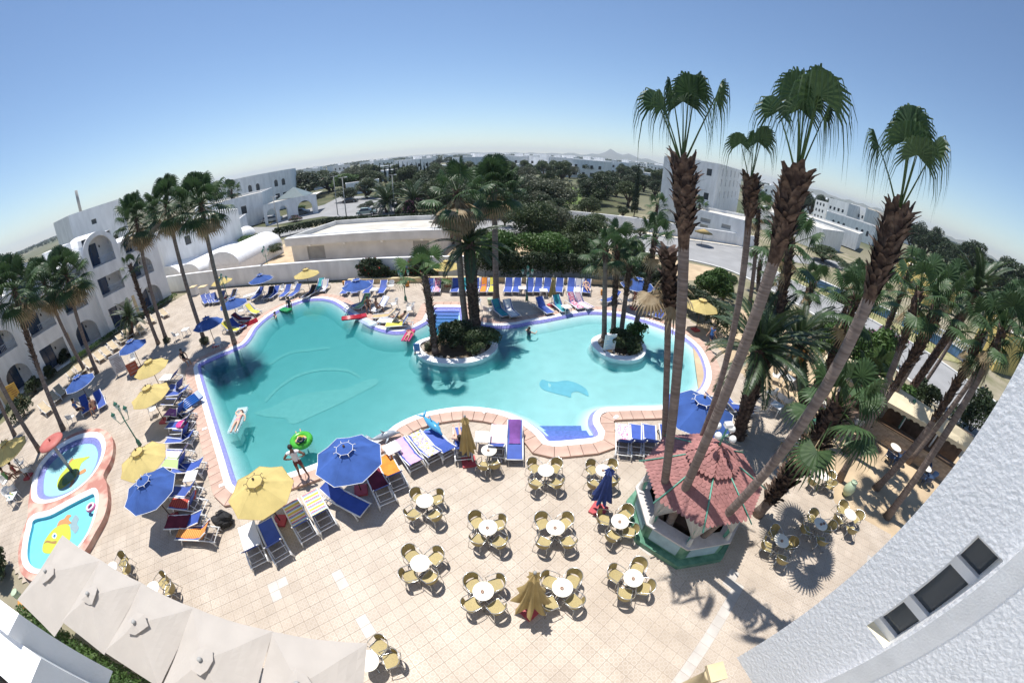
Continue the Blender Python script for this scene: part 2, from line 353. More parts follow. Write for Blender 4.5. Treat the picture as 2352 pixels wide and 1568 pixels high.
TERR = ccw([Vector(p) for p in [(-37.2, 30.6), (-38.2, 14), (-39.5, -1.2), (-6, -.9), (1, .6), (16.5, .6)]] + [Vector((p.x, p.y)) for p in sand_line[::-1]] + [Vector(p) for p in [(13.5, 17), (14.2, 21), (12.8, 25.5), (11.5, 28.8), (4, 30.0), (-14, 30.2)]])
g0 = MB().add(*disc(0)).build('ground', M_earth); struct(g0)
me = g0.data                                       # cut nothing: the pool basin stands in a hole of the terrace, the ground sheet dips under it
for v in me.vertices:
    if v.co.length < 60: v.co.z = -2.6
for v in me.vertices:
    if 60 <= v.co.xy.length < 150: v.co.z = -.08
near = [(-75, -30), (75, -30), (75, 75), (-75, 75)]
hole = offset(POOL, .1)
struct(sheet('near_ground', [near, [(p.x, p.y) for p in hole]], -.05, mat('dusty_ground', (.30, .26, .19), .95, col2=(.14, .14, .07), scale=.25)))
struct(sheet('sandy_yard', [[(9, -1), (30, -1), (29, 18), (20, 26), (13, 22), (10, 14)]], -.02, M_sand)); struct(sheet('yard_behind_wall', [[(-46, 31.4), (8, 31.6), (20, 33), (24, 38), (6, 46), (-46, 50)]], -.04, M_sand))
PW = offset(POOL, .30)
terr = struct(sheet('terrace', [TERR, [(p.x, p.y) for p in PW]], 0., M_grout))
# individual tiles
gx = MB(); s = TILE / 2 - .0028; gx.add([(-s, -s, 0), (s, -s, 0), (s, s, 0), (-s, s, 0), (-s + .004, -s + .004, .008), (s - .004, -s + .004, .008), (s - .004, s - .004, .008), (-s + .004, s - .004, .008)], [(4, 5, 6, 7), (0, 1, 5, 4), (1, 2, 6, 5), (2, 3, 7, 6), (3, 0, 4, 7)])
tile_me = gx.mesh('tile', M_tile); tilew_me = gx.mesh('tile_white', M_tilew)
PX = offset(POOL, .95); cT, sT = math.cos(TROT), math.sin(TROT)
cand = []
for i in range(-140, 141):
    for j in range(-140, 141):
        x, y = TILE * i * cT - TILE * j * sT, TILE * i * sT + TILE * j * cT
        if -41 < x < 19 and -2 < y < 31 and inside((x, y), TERR) and not inside((x, y), KIDS):
            if -22 < x < 13 and 6 < y < 27 and inside((x, y), PX): continue
            cand.append((x * x + y * y * .8 if abs(x) < 7 and y > 1 else 1e6 + x * x + y * y, x, y, i, j))
cand.sort()
white_cells = set()
for px, py, k in [(625, 1340, 3), (830, 1440, 2), (1460, 1245, 5), (1500, 1235, 4), (1520, 1215, 3), (1995, 1290, 1), (1920, 1140, 1), (780, 1330, 2)]:
    p = G(px, py); q = (round((p.x * cT + p.y * sT) / TILE), round((-p.x * sT + p.y * cT) / TILE))
    for a in range(k): white_cells.add((q[0] + a % 2, q[1] + a // 2))
for t in range(60):                                 # the pale strip of tiles running off past the bar
    p = G(1690, 1330).lerp(G(1560, 1568), t / 40); q = (round((p.x * cT + p.y * sT) / TILE), round((-p.x * sT + p.y * cT) / TILE)); white_cells.add(q)
for d, x, y, i, j in cand[:300]:
    obj('tile', tilew_me if (i, j) in white_cells else tile_me, terr, (x, y, .0), (rnd.uniform(-.004, .004), rnd.uniform(-.004, .004), TROT))
base = np.array(gx.v); rot = np.array([[cT, -sT, 0], [sT, cT, 0], [0, 0, 1]]); base = base @ rot.T
rest = np.array([(x, y, 0) for d, x, y, i, j in cand[300:]]); gg = np.random.default_rng(3)
V = (rest[:, None, :] + base[None] + np.concatenate([np.zeros((len(rest), 1, 2)), gg.uniform(-.0015, .0015, (len(rest), 1, 1))], 2)).reshape(-1, 3)
F = (np.arange(len(rest))[:, None, None] * 8 + np.array(gx.f)[None]).reshape(-1, 4)
mi = np.repeat([1 if (i, j) in white_cells else 0 for d, x, y, i, j in cand[300:]], 5)
tag(obj('tile_field', npmesh('tile_field', V, F, [M_tile, M_tilew], mi), terr), kind='stuff')

# ================================================================ pools
FLOOR = lambda x: -1.0 + .52 * max(0, min(1, (x + 9) / 11)) ** 1.2
def pool(name, label, OUT, zw, zt, zfl, wl, ww, wc, floor_mat, coping=True, wall_to=-2.):
    t = thing(name, label, 'pool', (0, 0, 0))
    a, b = offset(OUT, wl), offset(OUT, wl + ww)
    strip(MB(), OUT, a, zw - .06, zt - .015).build('lilac_edge', M_lilac, t)
    mb = MB(); strip(mb, a, b, zt - .015, zt); strip(mb, b, b, zt, 0.); mb.build('white_edge', M_whitetile, t)
    q = offset(OUT, -.75); mw = MB(); n = len(OUT); mw.add([(p.x, p.y, zw - .06) for p in OUT] + [(p.x, p.y, FLOOR(p.x) - .02) for p in q], [(i, (i + 1) % n, n + (i + 1) % n, n + i) for i in range(n)], 0, True); mw.build('pool_wall', floor_mat, t)
    if coping:
        I = resample(b, .55); O = offset(I, wc); n = len(I)
        for k in range(n):
            p, q, r, u = I[k], I[(k + 1) % n], O[(k + 1) % n], O[k]; g = .008
            e = (q - p).normalized() * g; poly = ccw([p + e, q - e, r - e, u + e]); c = sum(poly, Vector((0, 0))) / 4
            m = MB(); h = zt + .006 + rnd.uniform(-.004, .004); m.prism([x - c for x in poly], 0, h - .012); m.add([((x - c) * f).to_3d() + Vector((0, 0, zz)) for f, zz in ((1, h - .012), (.97, h)) for x in poly], [(0, 1, 5, 4), (1, 2, 6, 5), (2, 3, 7, 6), (3, 0, 4, 7), (4, 5, 6, 7)])
            m.build('coping_slab', M_pink, t, loc=(c.x, c.y, 0))
    return t
def waterbody(name, OUT, zw, zb, m):
    o = MB().prism([(p.x, p.y) for p in offset(OUT, .02)], zb, zw, bot=True).build(name, m); return struct(o)
tp = pool('swimming_pool', 'large free-form swimming pool with white and lilac edge and pink stone coping', POOL, -.03, .12, None, .20, .32, .62, M_pool)
xs = [p.x for p in POOL]; ys = [p.y for p in POOL]
m = MB(); X = np.linspace(min(xs) - .6, max(xs) + .6, 40)
m.add([(x, y, FLOOR(x)) for x in X for y in (min(ys) - .6, max(ys) + .6)], [(2 * i, 2 * i + 2, 2 * i + 3, 2 * i + 1) for i in range(39)]); m.build('pool_floor', M_pool, tp)
waterbody('water', POOL, -.03, -1.9, M_water)
M_dolph = mat('blue_floor_paint', (.30, .58, .76), .6, var=.06); M_pale = mat('pale_floor_mark', (.78, .88, .88), .6, var=.06); M_gpaint = mat('green_floor_paint', (.12, .36, .16), .6)
def decal(name, pix, m, dz=.02, par=None, closed=True):
    pts = []
    for x, y in pix:
        zz = -1.2
        for _ in range(4): p = G(x, y, zz); zz = FLOOR(p.x)
        pts.append(Vector((p.x, p.y)))
    pts = ccw(catmull(pts, 3)); return sheet(name, [pts], lambda x, y: FLOOR(x) + dz, m, par)
decal('dolphin_painting', [z5(*p) for p in [(1085, 1378), (1108, 1338), (1165, 1352), (1230, 1355), (1300, 1344), (1370, 1358), (1430, 1385), (1475, 1420), (1492, 1472), (1450, 1457), (1400, 1435), (1352, 1446), (1345, 1484), (1306, 1472), (1260, 1462), (1180, 1440), (1115, 1418)]], M_dolph, par=tp)
decal('pale_wave', [z4(*p) for p in [(520, 1385), (660, 1345), (850, 1250), (1100, 1205), (1280, 1185), (1440, 1120), (1535, 1105), (1540, 1150), (1400, 1225), (1250, 1305), (1050, 1395), (850, 1480), (780, 1430), (640, 1420)]], M_pale, par=tp)  # paler band on the pool floor
def arc(pix, wd):
    c = catmull([Vector(z4(*p)) for p in pix], 5, False); nr = [Vector((-(c[min(i + 1, len(c) - 1)] - c[max(i - 1, 0)]).y, (c[min(i + 1, len(c) - 1)] - c[max(i - 1, 0)]).x)).normalized() for i in range(len(c))]
    return [p + q * wd for p, q in zip(c, nr)] + [p - q * wd for p, q in zip(c, nr)][::-1]
decal('pale_arc', arc([(490, 1240), (590, 1050), (790, 905), (1000, 868), (1150, 850)], 3), M_pale, .03, tp)
decal('pale_arc', arc([(620, 1290), (740, 1170), (900, 1075), (1100, 1030), (1300, 1042), (1400, 1095)], 3), M_pale, .03, tp)  # thin paler arcs on the pool floor
cx, cy = z5(285, 1283); decal('sun_painting', [(cx + (18 if k % 2 else 12) * math.cos(k * math.pi / 9) * 1.05, cy + (9.5 if k % 2 else 6) * math.sin(k * math.pi / 9)) for k in range(18)], M_gpaint, .03, tp)
# steps in the two recesses
sa, sb_, sc_ = G(1002, 712, 0), G(1054, 712, 0), G(1059, 742, 0)
for k in range(6):
    y1 = sa.y + .25 - k * .42; m = MB().box(((sa.x + sb_.x) / 2, y1 - .21, (-.05 - k * .075 - 1.9) / 2), (sb_.x - sa.x + .6, .42, 1.9 - .05 - k * .075)); m.build('pool_step', M_blue_tile, tp)
na, nb = G(1258, 1008, 0), G(1364, 1002, 0)
for k in range(3):
    m = MB().box(((na.x + nb.x) / 2, na.y - .15 + .42 * k + .21, (-.07 - k * .09 - 1.9) / 2), (nb.x - na.x + .6, .42, 1.9 - .07 - k * .09)); m.build('pool_step', M_blue_tile, tp)
# depth plates along the coping
for px, py in [(449, 930), (470, 984), (510, 1113), (1115, 944), (1415, 957)]:
    p = G(px, py, .14); MB().box((0, 0, 0), (.3, .16, .012)).build('depth_plate', M_whitetile, tp, loc=p, rot=(0, 0, R(40)))
# children's pools
M_kwater = water_material('paddling_water', (.1, .85, .95), .35); M_kfloor = mat('turquoise_paint', (.22, .62, .74), .5, var=.04)
tk = thing('paddling_pool', "children's double paddling pool with red stone surround and painted fish", 'pool')
ko, kf = offset(OVAL, .36), offset(FISHP, .30)
mb = MB(); pts = [Vector((p[0], p[1], 0)) for l in (KIDS, ko, kf) for p in l]
sheet('stone_surround', [KIDS, ko, kf], .30, M_red, tk); strip(MB(), KIDS, KIDS, 0, .30).build('side_wall', M_red, tk)
for O, lil in ((OVAL, True), (FISHP, False)):
    if lil:
        a = offset(O, .12); inn = offset(O, -.38); strip(MB(), inn, O, .04, .2).build('lilac_band', M_lilac, tk); b = offset(O, .36)
        strip(MB(), O, b, .2, .31).build('white_edge', M_whitetile, tk)
        sheet('pool_floor', [inn], .04, mat('pale_turquoise', (.42, .72, .78), .5, var=.03), tk)
    else:
        b = offset(O, .30); strip(MB(), O, b, .2, .31).build('white_edge', M_whitetile, tk); strip(MB(), O, O, .04, .2).build('pool_wall', M_kfloor, tk); sheet('pool_floor', [O], .04, M_kfloor, tk)
    waterbody('water', O, .22, .01, M_kwater)
def kdecal(name, zf, pts, col, dz, sm=True):
    q = [Vector(G(*zf(x, y), .05).xy) for x, y in pts]; q = ccw(catmull(q, 3) if sm else q); return sheet(name, [q], dz, mat('paint_' + '%02d%02d%02d' % tuple(int(c * 99) for c in col), col, .6), tk)
YEL, ORG, GRN, GRY = (.62, .64, .05), (.70, .28, .10), (.13, .28, .12), (.32, .40, .44)
kdecal('fish_painting', z3, [(345, 500), (350, 440), (390, 370), (440, 315), (500, 285), (555, 285), (572, 330), (570, 400), (520, 470), (450, 510), (380, 518)], YEL, .052)
kdecal('fish_fin', z3, [(460, 305), (480, 255), (520, 235), (545, 205), (580, 210), (555, 240), (580, 270), (540, 285), (500, 285)], ORG, .05)
kdecal('fish_tail', z3, [(570, 310), (580, 255), (610, 205), (640, 235), (625, 275), (640, 310), (610, 355), (590, 335)], GRY, .05)
kdecal('fish_eye', z3, [(420, 380), (440, 350), (462, 370), (445, 400)], (.75, .82, .85), .056); kdecal('fish_pupil', z3, [(432, 378), (444, 362), (452, 374), (442, 390)], (.05, .15, .4), .06)
kdecal('fish_mouth', z3, [(355, 440), (380, 412), (420, 420), (458, 415), (450, 440), (410, 436), (380, 430)], (.45, .22, .06), .056)
kdecal('fish_painting', z2, [(410, 1150), (430, 1080), (480, 1020), (530, 960), (600, 945), (650, 938), (590, 985), (570, 1040), (545, 1090), (500, 1130), (440, 1172)], YEL, .052)
kdecal('fish_belly', z2, [(450, 1110), (490, 1050), (545, 1030), (550, 1070), (505, 1120), (455, 1150)], GRN, .056)
kdecal('fish_fin', z2, [(490, 1000), (505, 965), (530, 950), (520, 985)], ORG, .05); kdecal('fish_fin', z2, [(560, 1060), (610, 1025), (620, 1045), (575, 1070)], ORG, .05); kdecal('fish_fin', z2, [(500, 1160), (520, 1110), (540, 1110), (520, 1150)], ORG, .05)
# mushroom fountain
b = G(*z2(520, 1045), .04); top = COL(b, *z2(362, 832)); M_mush = mat('red_mushroom_cap', (.45, .13, .11), .6, var=.08)
mf = thing('mushroom_fountain', 'red mushroom-shaped fountain standing in the oval paddling pool', 'fountain', (b.x, b.y, .04)); hz = top.z - .04
MB().lathe([(.10, 0), (.09, hz)], 14).build('pole', M_grey, mf); MB().lathe([(.02, hz + .05), (.16, hz + .05), (.2, hz + .10), (.55, hz + .06), (.78, hz - .02), (.80, hz - .08), (.60, hz - .06), (.1, hz - .02)], 28).build('cap', M_mush, mf); MB().lathe([(.06, hz + .05), (.05, hz + .2), (.02, hz + .2)], 12).build('nozzle', M_mush, mf)
for O in (OVAL, FISHP):
    pass
# islands
M_rock = mat('pale_rock', (.42, .36, .29), .9, var=.25, scale=3, rndv=.15, bump=.4, bscale=8); M_soil = mat('dark_soil', (.10, .075, .05), .95, var=.2)
def rock_mesh(seed):
    g = random.Random(seed); bm = bmesh.new(); bmesh.ops.create_icosphere(bm, subdivisions=1, radius=1)
    for v in bm.verts: v.co *= g.uniform(.7, 1.15); v.co.z *= .7
    me = bpy.data.meshes.new('rock'); bm.to_mesh(me); bm.free(); me.materials.append(M_rock); return me
ROCKS = [rock_mesh(i) for i in range(4)]
ISL = []
for cx, cy, rx, ry, lab in ((-3.4, 18.35, 2.55, 1.75, 'oval planted island in the pool with one leaning shaggy palm'), (6.65, 18.85, 1.75, 1.72, 'round planted island in the pool holding a clump of palms and a sign')):
    o = [Vector((cx + rx * math.cos(a) * (1 + .05 * math.sin(3 * a)), cy + ry * math.sin(a))) for a in np.linspace(0, 2 * math.pi, 49)[:-1]]; inn = offset(o, -.42)
    t = thing('pool_island', lab, 'planter', (cx, cy, -1.5)); L = lambda q: [p - Vector((cx, cy)) for p in q]
    m = MB(); strip(m, L(offset(o, .5)), L(o), .45, 1.40); strip(m, L(o), L(o), 1.40, 1.68); m.build('island_wall', M_pool, t); m = MB(); strip(m, L(o), L(inn), 1.68, 1.74); strip(m, L(inn), L(inn), 1.74, 1.5); m.build('white_rim', M_whitetile, t)
    sheet('soil', [L(inn)], 1.62, M_soil, t)
    for k in range(30):
        a = k * 2.399; rr = rnd.uniform(.74, .86); s = rnd.uniform(.1, .2); obj('rock', ROCKS[k % 4], t, (rx * .88 * rr * math.cos(a) , ry * .84 * rr * math.sin(a), 1.66), (0, 0, a), s)
    ISL.append((cx, cy, rx, ry))
# ================================================================ palms
M_trunk = mat('palm_trunk', (.15, .115, .10), .95, col2=(.25, .20, .175), scale=2.2, stretch=(.6, .6, 7), bump=.7, bscale=3)
M_trunk2 = mat('red_palm_trunk', (.19, .095, .065), .95, col2=(.29, .18, .13), scale=2.2, stretch=(.6, .6, 6), bump=.6, bscale=3)
M_boot = mat('dead_leaf_base', (.055, .034, .027), .95, col2=(.22, .15, .11), scale=7, rndv=.15, thr=(.42, .78))
M_fan = mat('fan_leaf', (.036, .072, .027), .5, col2=(.060, .108, .038), scale=4, rndv=.22, spec=.35, trans=.22)
M_fanl = mat('young_fan_leaf', (.055, .105, .032), .4, col2=(.085, .13, .04), scale=4, rndv=.2, spec=.35, trans=.25)
M_dead = mat('dead_fan_leaf', (.27, .195, .11), .8, col2=(.42, .33, .21), scale=3, rndv=.25, trans=.2)
M_feath = mat('feather_leaf', (.028, .055, .025), .45, col2=(.055, .085, .038), scale=3, rndv=.2, spec=.5, trans=.2)
def fan_frond(seed, elev, petiole, blade, droop, mats, spread=2.25, nseg=24, curl=.55):
    g = random.Random(seed); e = R(elev); ax = Vector((math.cos(e), 0, math.sin(e))); lat = Vector((0, 1, 0)); nr = ax.cross(lat) * -1
    m = MB(); hub = ax * petiole + Vector((0, 0, -.10 * petiole * math.cos(e)))
    m.tube([(0, 0, 0), ax * petiole * .5, hub], [.035, .024, .016], 5, False, 1)
    V = [hub]; F = []; brd = []
    for i in range(nseg + 1):
        a = -spread + 2 * spread * i / nseg; L = blade * (.92 + .08 * math.cos(a)) * .5
        d = ax * math.cos(a) + lat * math.sin(a); fold = curl * abs(math.sin(a / 1.6)) ** 1.4 + (.05 if i % 2 else -.03)
        brd.append(len(V)); V.append(hub + d * L + nr * (fold * L * .6))
    for i in range(nseg): F.append((0, brd[i], brd[i + 1]))
    for i in range(nseg):
        a = -spread + 2 * spread * (i + .5) / nseg; d = ax * math.cos(a) + lat * math.sin(a)
        A, B = V[brd[i]], V[brd[i + 1]]; c = (A + B) / 2; L = blade * g.uniform(.85, 1.08)
        d2 = (c - hub).normalized(); w = (B - A) * .33; dr = droop * g.uniform(.7, 1.3)
        p1 = c + d2 * L * .22 + Vector((0, 0, -dr * L * .10)); p2 = c + d2 * L * .34 + Vector((0, 0, -dr * L * .34)); p3 = c + d2 * L * .37 + Vector((g.uniform(-.04, .04), g.uniform(-.04, .04), -dr * L * .66))
        o = len(V); V += [p1 - w * .8, p1 + w * .8, p2 - w * .45, p2 + w * .45, p3]
        F += [(brd[i], brd[i + 1], o + 1, o), (o, o + 1, o + 3, o + 2), (o + 2, o + 3, o + 4)]
    m.add(V, F, 0); return m.mesh('frond', mats)
def feather_frond(seed, elev, L, mats, droop=.5, n=42, ll=.46):
    g = random.Random(seed); e = R(elev); P = []; p = Vector((0, 0, 0)); k = 10
    for i in range(k + 1):
        P.append(p.copy()); a = e - droop * 2.2 * (i / k) ** 1.3; p = p + Vector((math.cos(a), 0, math.sin(a))) * L / k
    m = MB(); m.tube(P, [.035 * (1 - .8 * i / k) + .006 for i in range(k + 1)], 5, False, 1); V = []; F = []
    for i in range(n):
        t = .14 + .86 * (i / n); q = t * k; j = min(int(q), k - 1); c = P[j].lerp(P[j + 1], q - j); tg = (P[j + 1] - P[j]).normalized(); up = Vector((0, 1, 0)).cross(tg) * -1
        if up.z < 0: up = -up
        le = ll * L / 2.6 * (math.sin(math.pi * min(1, t * .85 + .12)) * .85 + .2) * g.uniform(.85, 1.1)
        for s in (-1, 1):
            d = (tg * .75 + Vector((0, s, 0)) + up * .35).normalized(); tip = c + d * le + Vector((0, 0, -.22 * le)); wd = tg * .022 * L / 2.6 * 1.6; mid = c + d * le * .5
            o = len(V); V += [c, mid + wd, tip, mid - wd]; F.append((o, o + 1, o + 2, o + 3))
    m.add(V, F, 0); return m.mesh('frond', mats)
ELV = (80, 62, 42, 20, -5, -32)
FAN = {e: [fan_frond(10 * i + v, e, 1.25, 1.0, .9 if e > 30 else .75, [M_fan, M_fanl]) for v in (0, 1)] for i, e in enumerate(ELV)}
FANY = {e: [fan_frond(77 + 10 * i, e, 1.3, 1.05, .5, [M_fanl, M_fanl], 1.9, 22, .35)] for i, e in enumerate(ELV)}
BIG = {e: [fan_frond(40 * i + v, e, 2.15, 1.05, 1.8, [M_fan, M_fanl], 2.1, 26, .6) for v in (0, 1, 2)] for i, e in enumerate((87, 83, 78, 72, 66))}
DEAD = [fan_frond(300 + i, e, .95, .95, .35, [M_dead, M_dead], 1.6, 16, .9) for i, e in enumerate((-48, -64, -78, -30))]
FEA = {e: feather_frond(500 + i, e, 2.6, [M_feath, M_fanl], .42) for i, e in enumerate((75, 55, 38, 20, 2, -18))}
def lerp_path(a, b, n, bow): return [a.lerp(b, i / n) + bow * math.sin(math.pi * i / n) for i in range(n + 1)]
def boots(path, rad, t0, t1, count, size, seed, out=.6):
    g = np.random.default_rng(seed); V = []; F = []; k = len(path) - 1
    for i in range(count):
        t = t0 + (t1 - t0) * (i + g.random()) / count; q = t * k; j = min(int(q), k - 1); c = path[j].lerp(path[j + 1], q - j); a = i * 2.39996 + g.random() * .5
        r = rad(t); d = Vector((math.cos(a), math.sin(a), 0)); s = size * g.uniform(.7, 1.25); tl = Vector((-d.y, d.x, 0)); o_ = out * g.uniform(.4, 2.0)
        b0 = c + d * r * .85; b1 = b0 + d * s * .45 * o_ + Vector((0, 0, s * .6)); b2 = b1 + d * s * .45 * o_ + Vector((0, 0, s * .5 * (1 - .5 * o_))) + tl * s * g.uniform(-.25, .25)
        w = s * .42; o = len(V); V += [b0 - tl * w, b0 + tl * w, b1 + tl * w * .62, b1 - tl * w * .62, b2 + tl * w * .25, b2 - tl * w * .25, b1 + d * -.05 * s + Vector((0, 0, .02))]
        F += [(o, o + 1, o + 2, o + 3), (o + 3, o + 2, o + 4, o + 5)]
    return np.array([tuple(v) for v in V]), np.array(F)
def palm(label, base, neck, r0, r1, style, n, size, shag=(.55, 1.), seed=1, group=None, bz=0., tm=None, bsize=.32, nb=None, dead=0, head=1.0):
    g = random.Random(seed); b = Vector(base); nk = Vector(neck); h = nk.z - b.z
    t = thing('palm_tree', label, 'palm', b, 0, group); top = nk - b
    bow = Vector((g.uniform(-.15, .15), g.uniform(-.15, .15), 0)) * (h / 9); path = lerp_path(Vector((0, 0, -.05)), top, 12, bow)
    rad = lambda q: (r0 * 1.35 - (r0 * .35) * min(1, q / .06)) if q < .06 else r0 + (r1 - r0) * q
    MB().tube(path, [rad(i / 12) for i in range(13)], 12).build('trunk', tm or M_trunk, t)
    if shag and shag[1] > shag[0]:
        cnt = nb or int(70 * h * (shag[1] - shag[0]) / 3 / max(bsize / .3, .6)); cnt = max(24, min(cnt, 420))
        hv = lambda q: rad(q) * (1 + (head - 1) * max(0., min(1., (q - shag[0]) / max(.01, shag[1] - shag[0]) * 1.6)))
        V, F = boots(path, hv, shag[0], shag[1], cnt, bsize, seed); tag(obj('old_leaf_bases', npmesh('old_leaf_bases', V, F, M_boot), t), kind='stuff')
        if head > 1.01:
            q0 = int(shag[0] * 12); pp = path[q0:]; MB().tube(pp, [hv((q0 + i) / 12) * .96 for i in range(len(pp))], 10).build('fibre_sheath', M_boot, t)
    for i in range(n):
        a = i * 2.39996 + g.uniform(-.3, .3); u = (i + .5) / n
        if style == 'feather':
            e = (75, 55, 38, 20, 2, -18)[min(5, int(u * 6))]; me = FEA[e]
        elif style == 'big': e = (87, 83, 78, 72, 66)[min(4, int(u * 5))]; me = BIG[e][g.randrange(3)]
        elif style == 'young': e = ELV[min(4, int(u * 5))]; me = FANY[e][0]
        else: e = ELV[min(5, int(u * 6))]; me = FAN[e][g.randrange(2)]
        s = size * g.uniform(.85, 1.12); obj('frond', me, t, top + Vector((0, 0, -.15 * u)), (g.uniform(-.12, .12), g.uniform(-.1, .1), a), s)
    for i in range(dead):
        a = i * 2.39996 + g.uniform(-.4, .4); s = size * g.uniform(.8, 1.15); obj('dead_frond', DEAD[i % 4], t, top + Vector((0, 0, -.2 - .35 * size * (i / max(1, dead)))), (g.uniform(-.15, .15), g.uniform(-.1, .1), a), s)
    return t
def pp(bpx, bz, npx): b = G(*bpx, bz); return b, COL(b, *npx)
def rooted(bpx, bz, npx):                      # trunk seen entering a roof at height bz: carry the line down to the ground
    b, n = pp(bpx, bz, npx); d = (n - b) / (n.z - b.z); return b - d * bz, n
# tall trimmed palms through and behind the bar roof
for lab, (b, n), r0, r1, sh, sz, seed, nn, hd in (
    ('tall palm through the tiled bar roof, straight, its tuft over the white hotel', rooted((1536, 1085), 3.0, (1568, 372)), .13, .115, (.87, 1.), .70, 3, 7, 1.9),
    ('tallest palm through the tiled bar roof with a wide open crown of fans', rooted((1588, 1116), 3.0, (1832, 398)), .14, .125, (.86, 1.), .72, 8, 8, 2.1),
    ('leaning palm through the front of the bar roof, its pale trunk ringed', rooted((1677, 1152), 3.0, (2066, 478)), .13, .13, (.85, 1.), .63, 15, 8, 1.9),
    ('slim palm behind the bar roof with a small upright tuft', rooted((1603, 1000), 2.5, (1724, 415)), .10, .095, (.91, 1.), .58, 22, 5, 1.9)):
    palm(lab, b, n, r0, r1, 'big', nn, sz, sh, seed, None, 0, M_trunk, .27, 110, 0, hd)
b, n = rooted((1531, 1003), 2.2, (1534, 600)); palm('palm behind the bar with a ragged brown head and no green', b, n, .115, .10, 'fan', 0, .8, (.82, 1.02), 31, None, 0, None, .34, 110, 7, 1.5)
b, n = pp((1740, 1180), 0, (1925, 935)); palm('short thick palm wrapped in dark old leaf bases beside the bar', b, n, .2, .24, 'fan', 14, .95, (.16, 1.02), 41, None, 0, None, .34, 330, 5, 1.25)
RG = 'smooth-trunked palms on the sandy ground'
for k, (bb, nn_, sh, cnt, st, sd_) in enumerate((((1928, 1101), (2112, 668), (.72, 1.), 15, 'fan', 51), ((2012, 1121), (2256, 765), (.5, 1.), 14, 'fan', 52), ((2037, 1187), (2305, 757), (.84, 1.), 15, 'fan', 53), ((1942, 1036), (2154, 690), (.45, 1.), 13, 'fan', 54))):
    b, n = pp(bb, 0, nn_); palm(('smooth-trunked palm beside the pale green jar on the sand', 'palm on the sand with a shaggy upper trunk, between two smooth ones', 'smooth palm on the sand closest to the white stucco wing', 'palm on the sand by the awning bar, its upper trunk shaggy')[k], b, n, .17, .13, st, cnt, .8, sh, sd_, RG, 0, M_trunk, .24, None, 3, 1.3)
# poolside left
for lab, bb, nn_, cnt, sz, sh, dead, sd_ in (
    ('tall slim palm at the pool rim beside the blue parasols, full round crown', (540, 792), (461, 465), 34, 1.12, (.9, 1.), 20, 61),
    ('tall slim palm in the round shrub bed of the terrace', (471, 786), (383, 468), 32, 1.05, (.9, 1.), 22, 62),
    ('tall slim palm near the hotel wing, its dead straw seed stalks showing', (383, 783), (313, 502), 30, 1.08, (.88, 1.), 24, 63),
    ('stocky palm with a small upright tuft and a thick shaggy trunk', (364, 790), (300, 612), 8, .62, (.35, 1.02), 0, 64),
    ('tall palm in front of the hotel arches, crown against the rooftops', (223, 857), (152, 630), 32, 1.15, (.75, 1.), 20, 65),
    ('palm with many straw-brown dead fronds before the hotel balconies', (197, 854), (101, 648), 30, 1.15, (.7, 1.), 30, 66),
    ('palm by the oval paddling pool with a shaggy upper trunk', (146, 988), (32, 662), 30, 1.1, (.45, 1.), 12, 67)):
    b, n = pp(bb, 0, nn_); palm(lab, b, n, .17, .13, 'fan', cnt, sz, sh, sd_, 'palms beside the hotel wing', 0, M_trunk, .24, None, dead, 1.25)
for k, (bb, tt) in enumerate((((92, 1036), (-12, 850)), ((34, 1000), (-25, 870)))):
    b = G(*bb); n = COL(b, *tt); d = (n - b) / n.z; palm(('bare slim trunk rising behind the red mushroom fountain', 'bare slim trunk beside the orange menu board')[k], b, b + d * 8.6, .16, .13, 'fan', 18, .9, (.85, 1.), 70 + k, None, 0, M_trunk, .24, None, 6, 1.2)
b, n = pp((303, 774), 0, (297, 727)); palm('small feather palm among the cream loungers by the hotel wing', b, n, .24, .26, 'feather', 26, .75, (0, 1.), 75, None, 0, M_boot, .2, 120, 0, 1.1)
# centre
b, n = pp((1140, 690), 0, (1135, 425)); palm('tall palm behind the pool, big round crown with straw skirt', b, n, .24, .19, 'fan', 40, 1.12, (.93, 1.), 81, None, 0, M_trunk, .25, None, 16, 1.1)
b, n = pp((1070, 745), 0, (1050, 440)); palm('palm by the pool stairs with a long heavy skirt of dead fronds', b, n, .21, .18, 'fan', 16, 1.1, (.9, 1.), 82, None, 0, M_trunk, .25, None, 72, 1.15)
b, n = pp((1091, 745), 0, (1077, 560)); palm('feather palm with a fat shaggy trunk by the pool stairs', b, n, .36, .38, 'feather', 24, 1.05, (.1, 1.), 83, None, 0, M_boot, .22, 300, 0, 1.05)
b, n = pp((1000, 808), .2, (975, 632)); palm('shaggy palm leaning from the oval pool island', b, n, .17, .17, 'young', 10, .85, (.06, 1.), 84, None, 0, None, .2, 330, 0, 1.0)
for k, (bb, nn_, cnt, sh, sz) in enumerate((((1388, 776), (1391, 575), 13, (.88, 1.), .82), ((1409, 762), (1420, 560), 13, (.3, 1.), .82), ((1427, 762), (1446, 610), 7, (.55, 1.), .6), ((1453, 768), (1505, 545), 14, (.35, 1.), .82))):
    b, n = pp(bb, .2, nn_); palm(('straight smooth palm on the round pool island', 'palm with a dark shaggy trunk on the round pool island', 'smallest palm on the round pool island', 'palm leaning outward from the round pool island')[k], b, n, .17, .13, 'fan', cnt, sz, sh, 90 + k, 'palms on the round pool island', 0, M_trunk, .2, None, 3, 1.25)
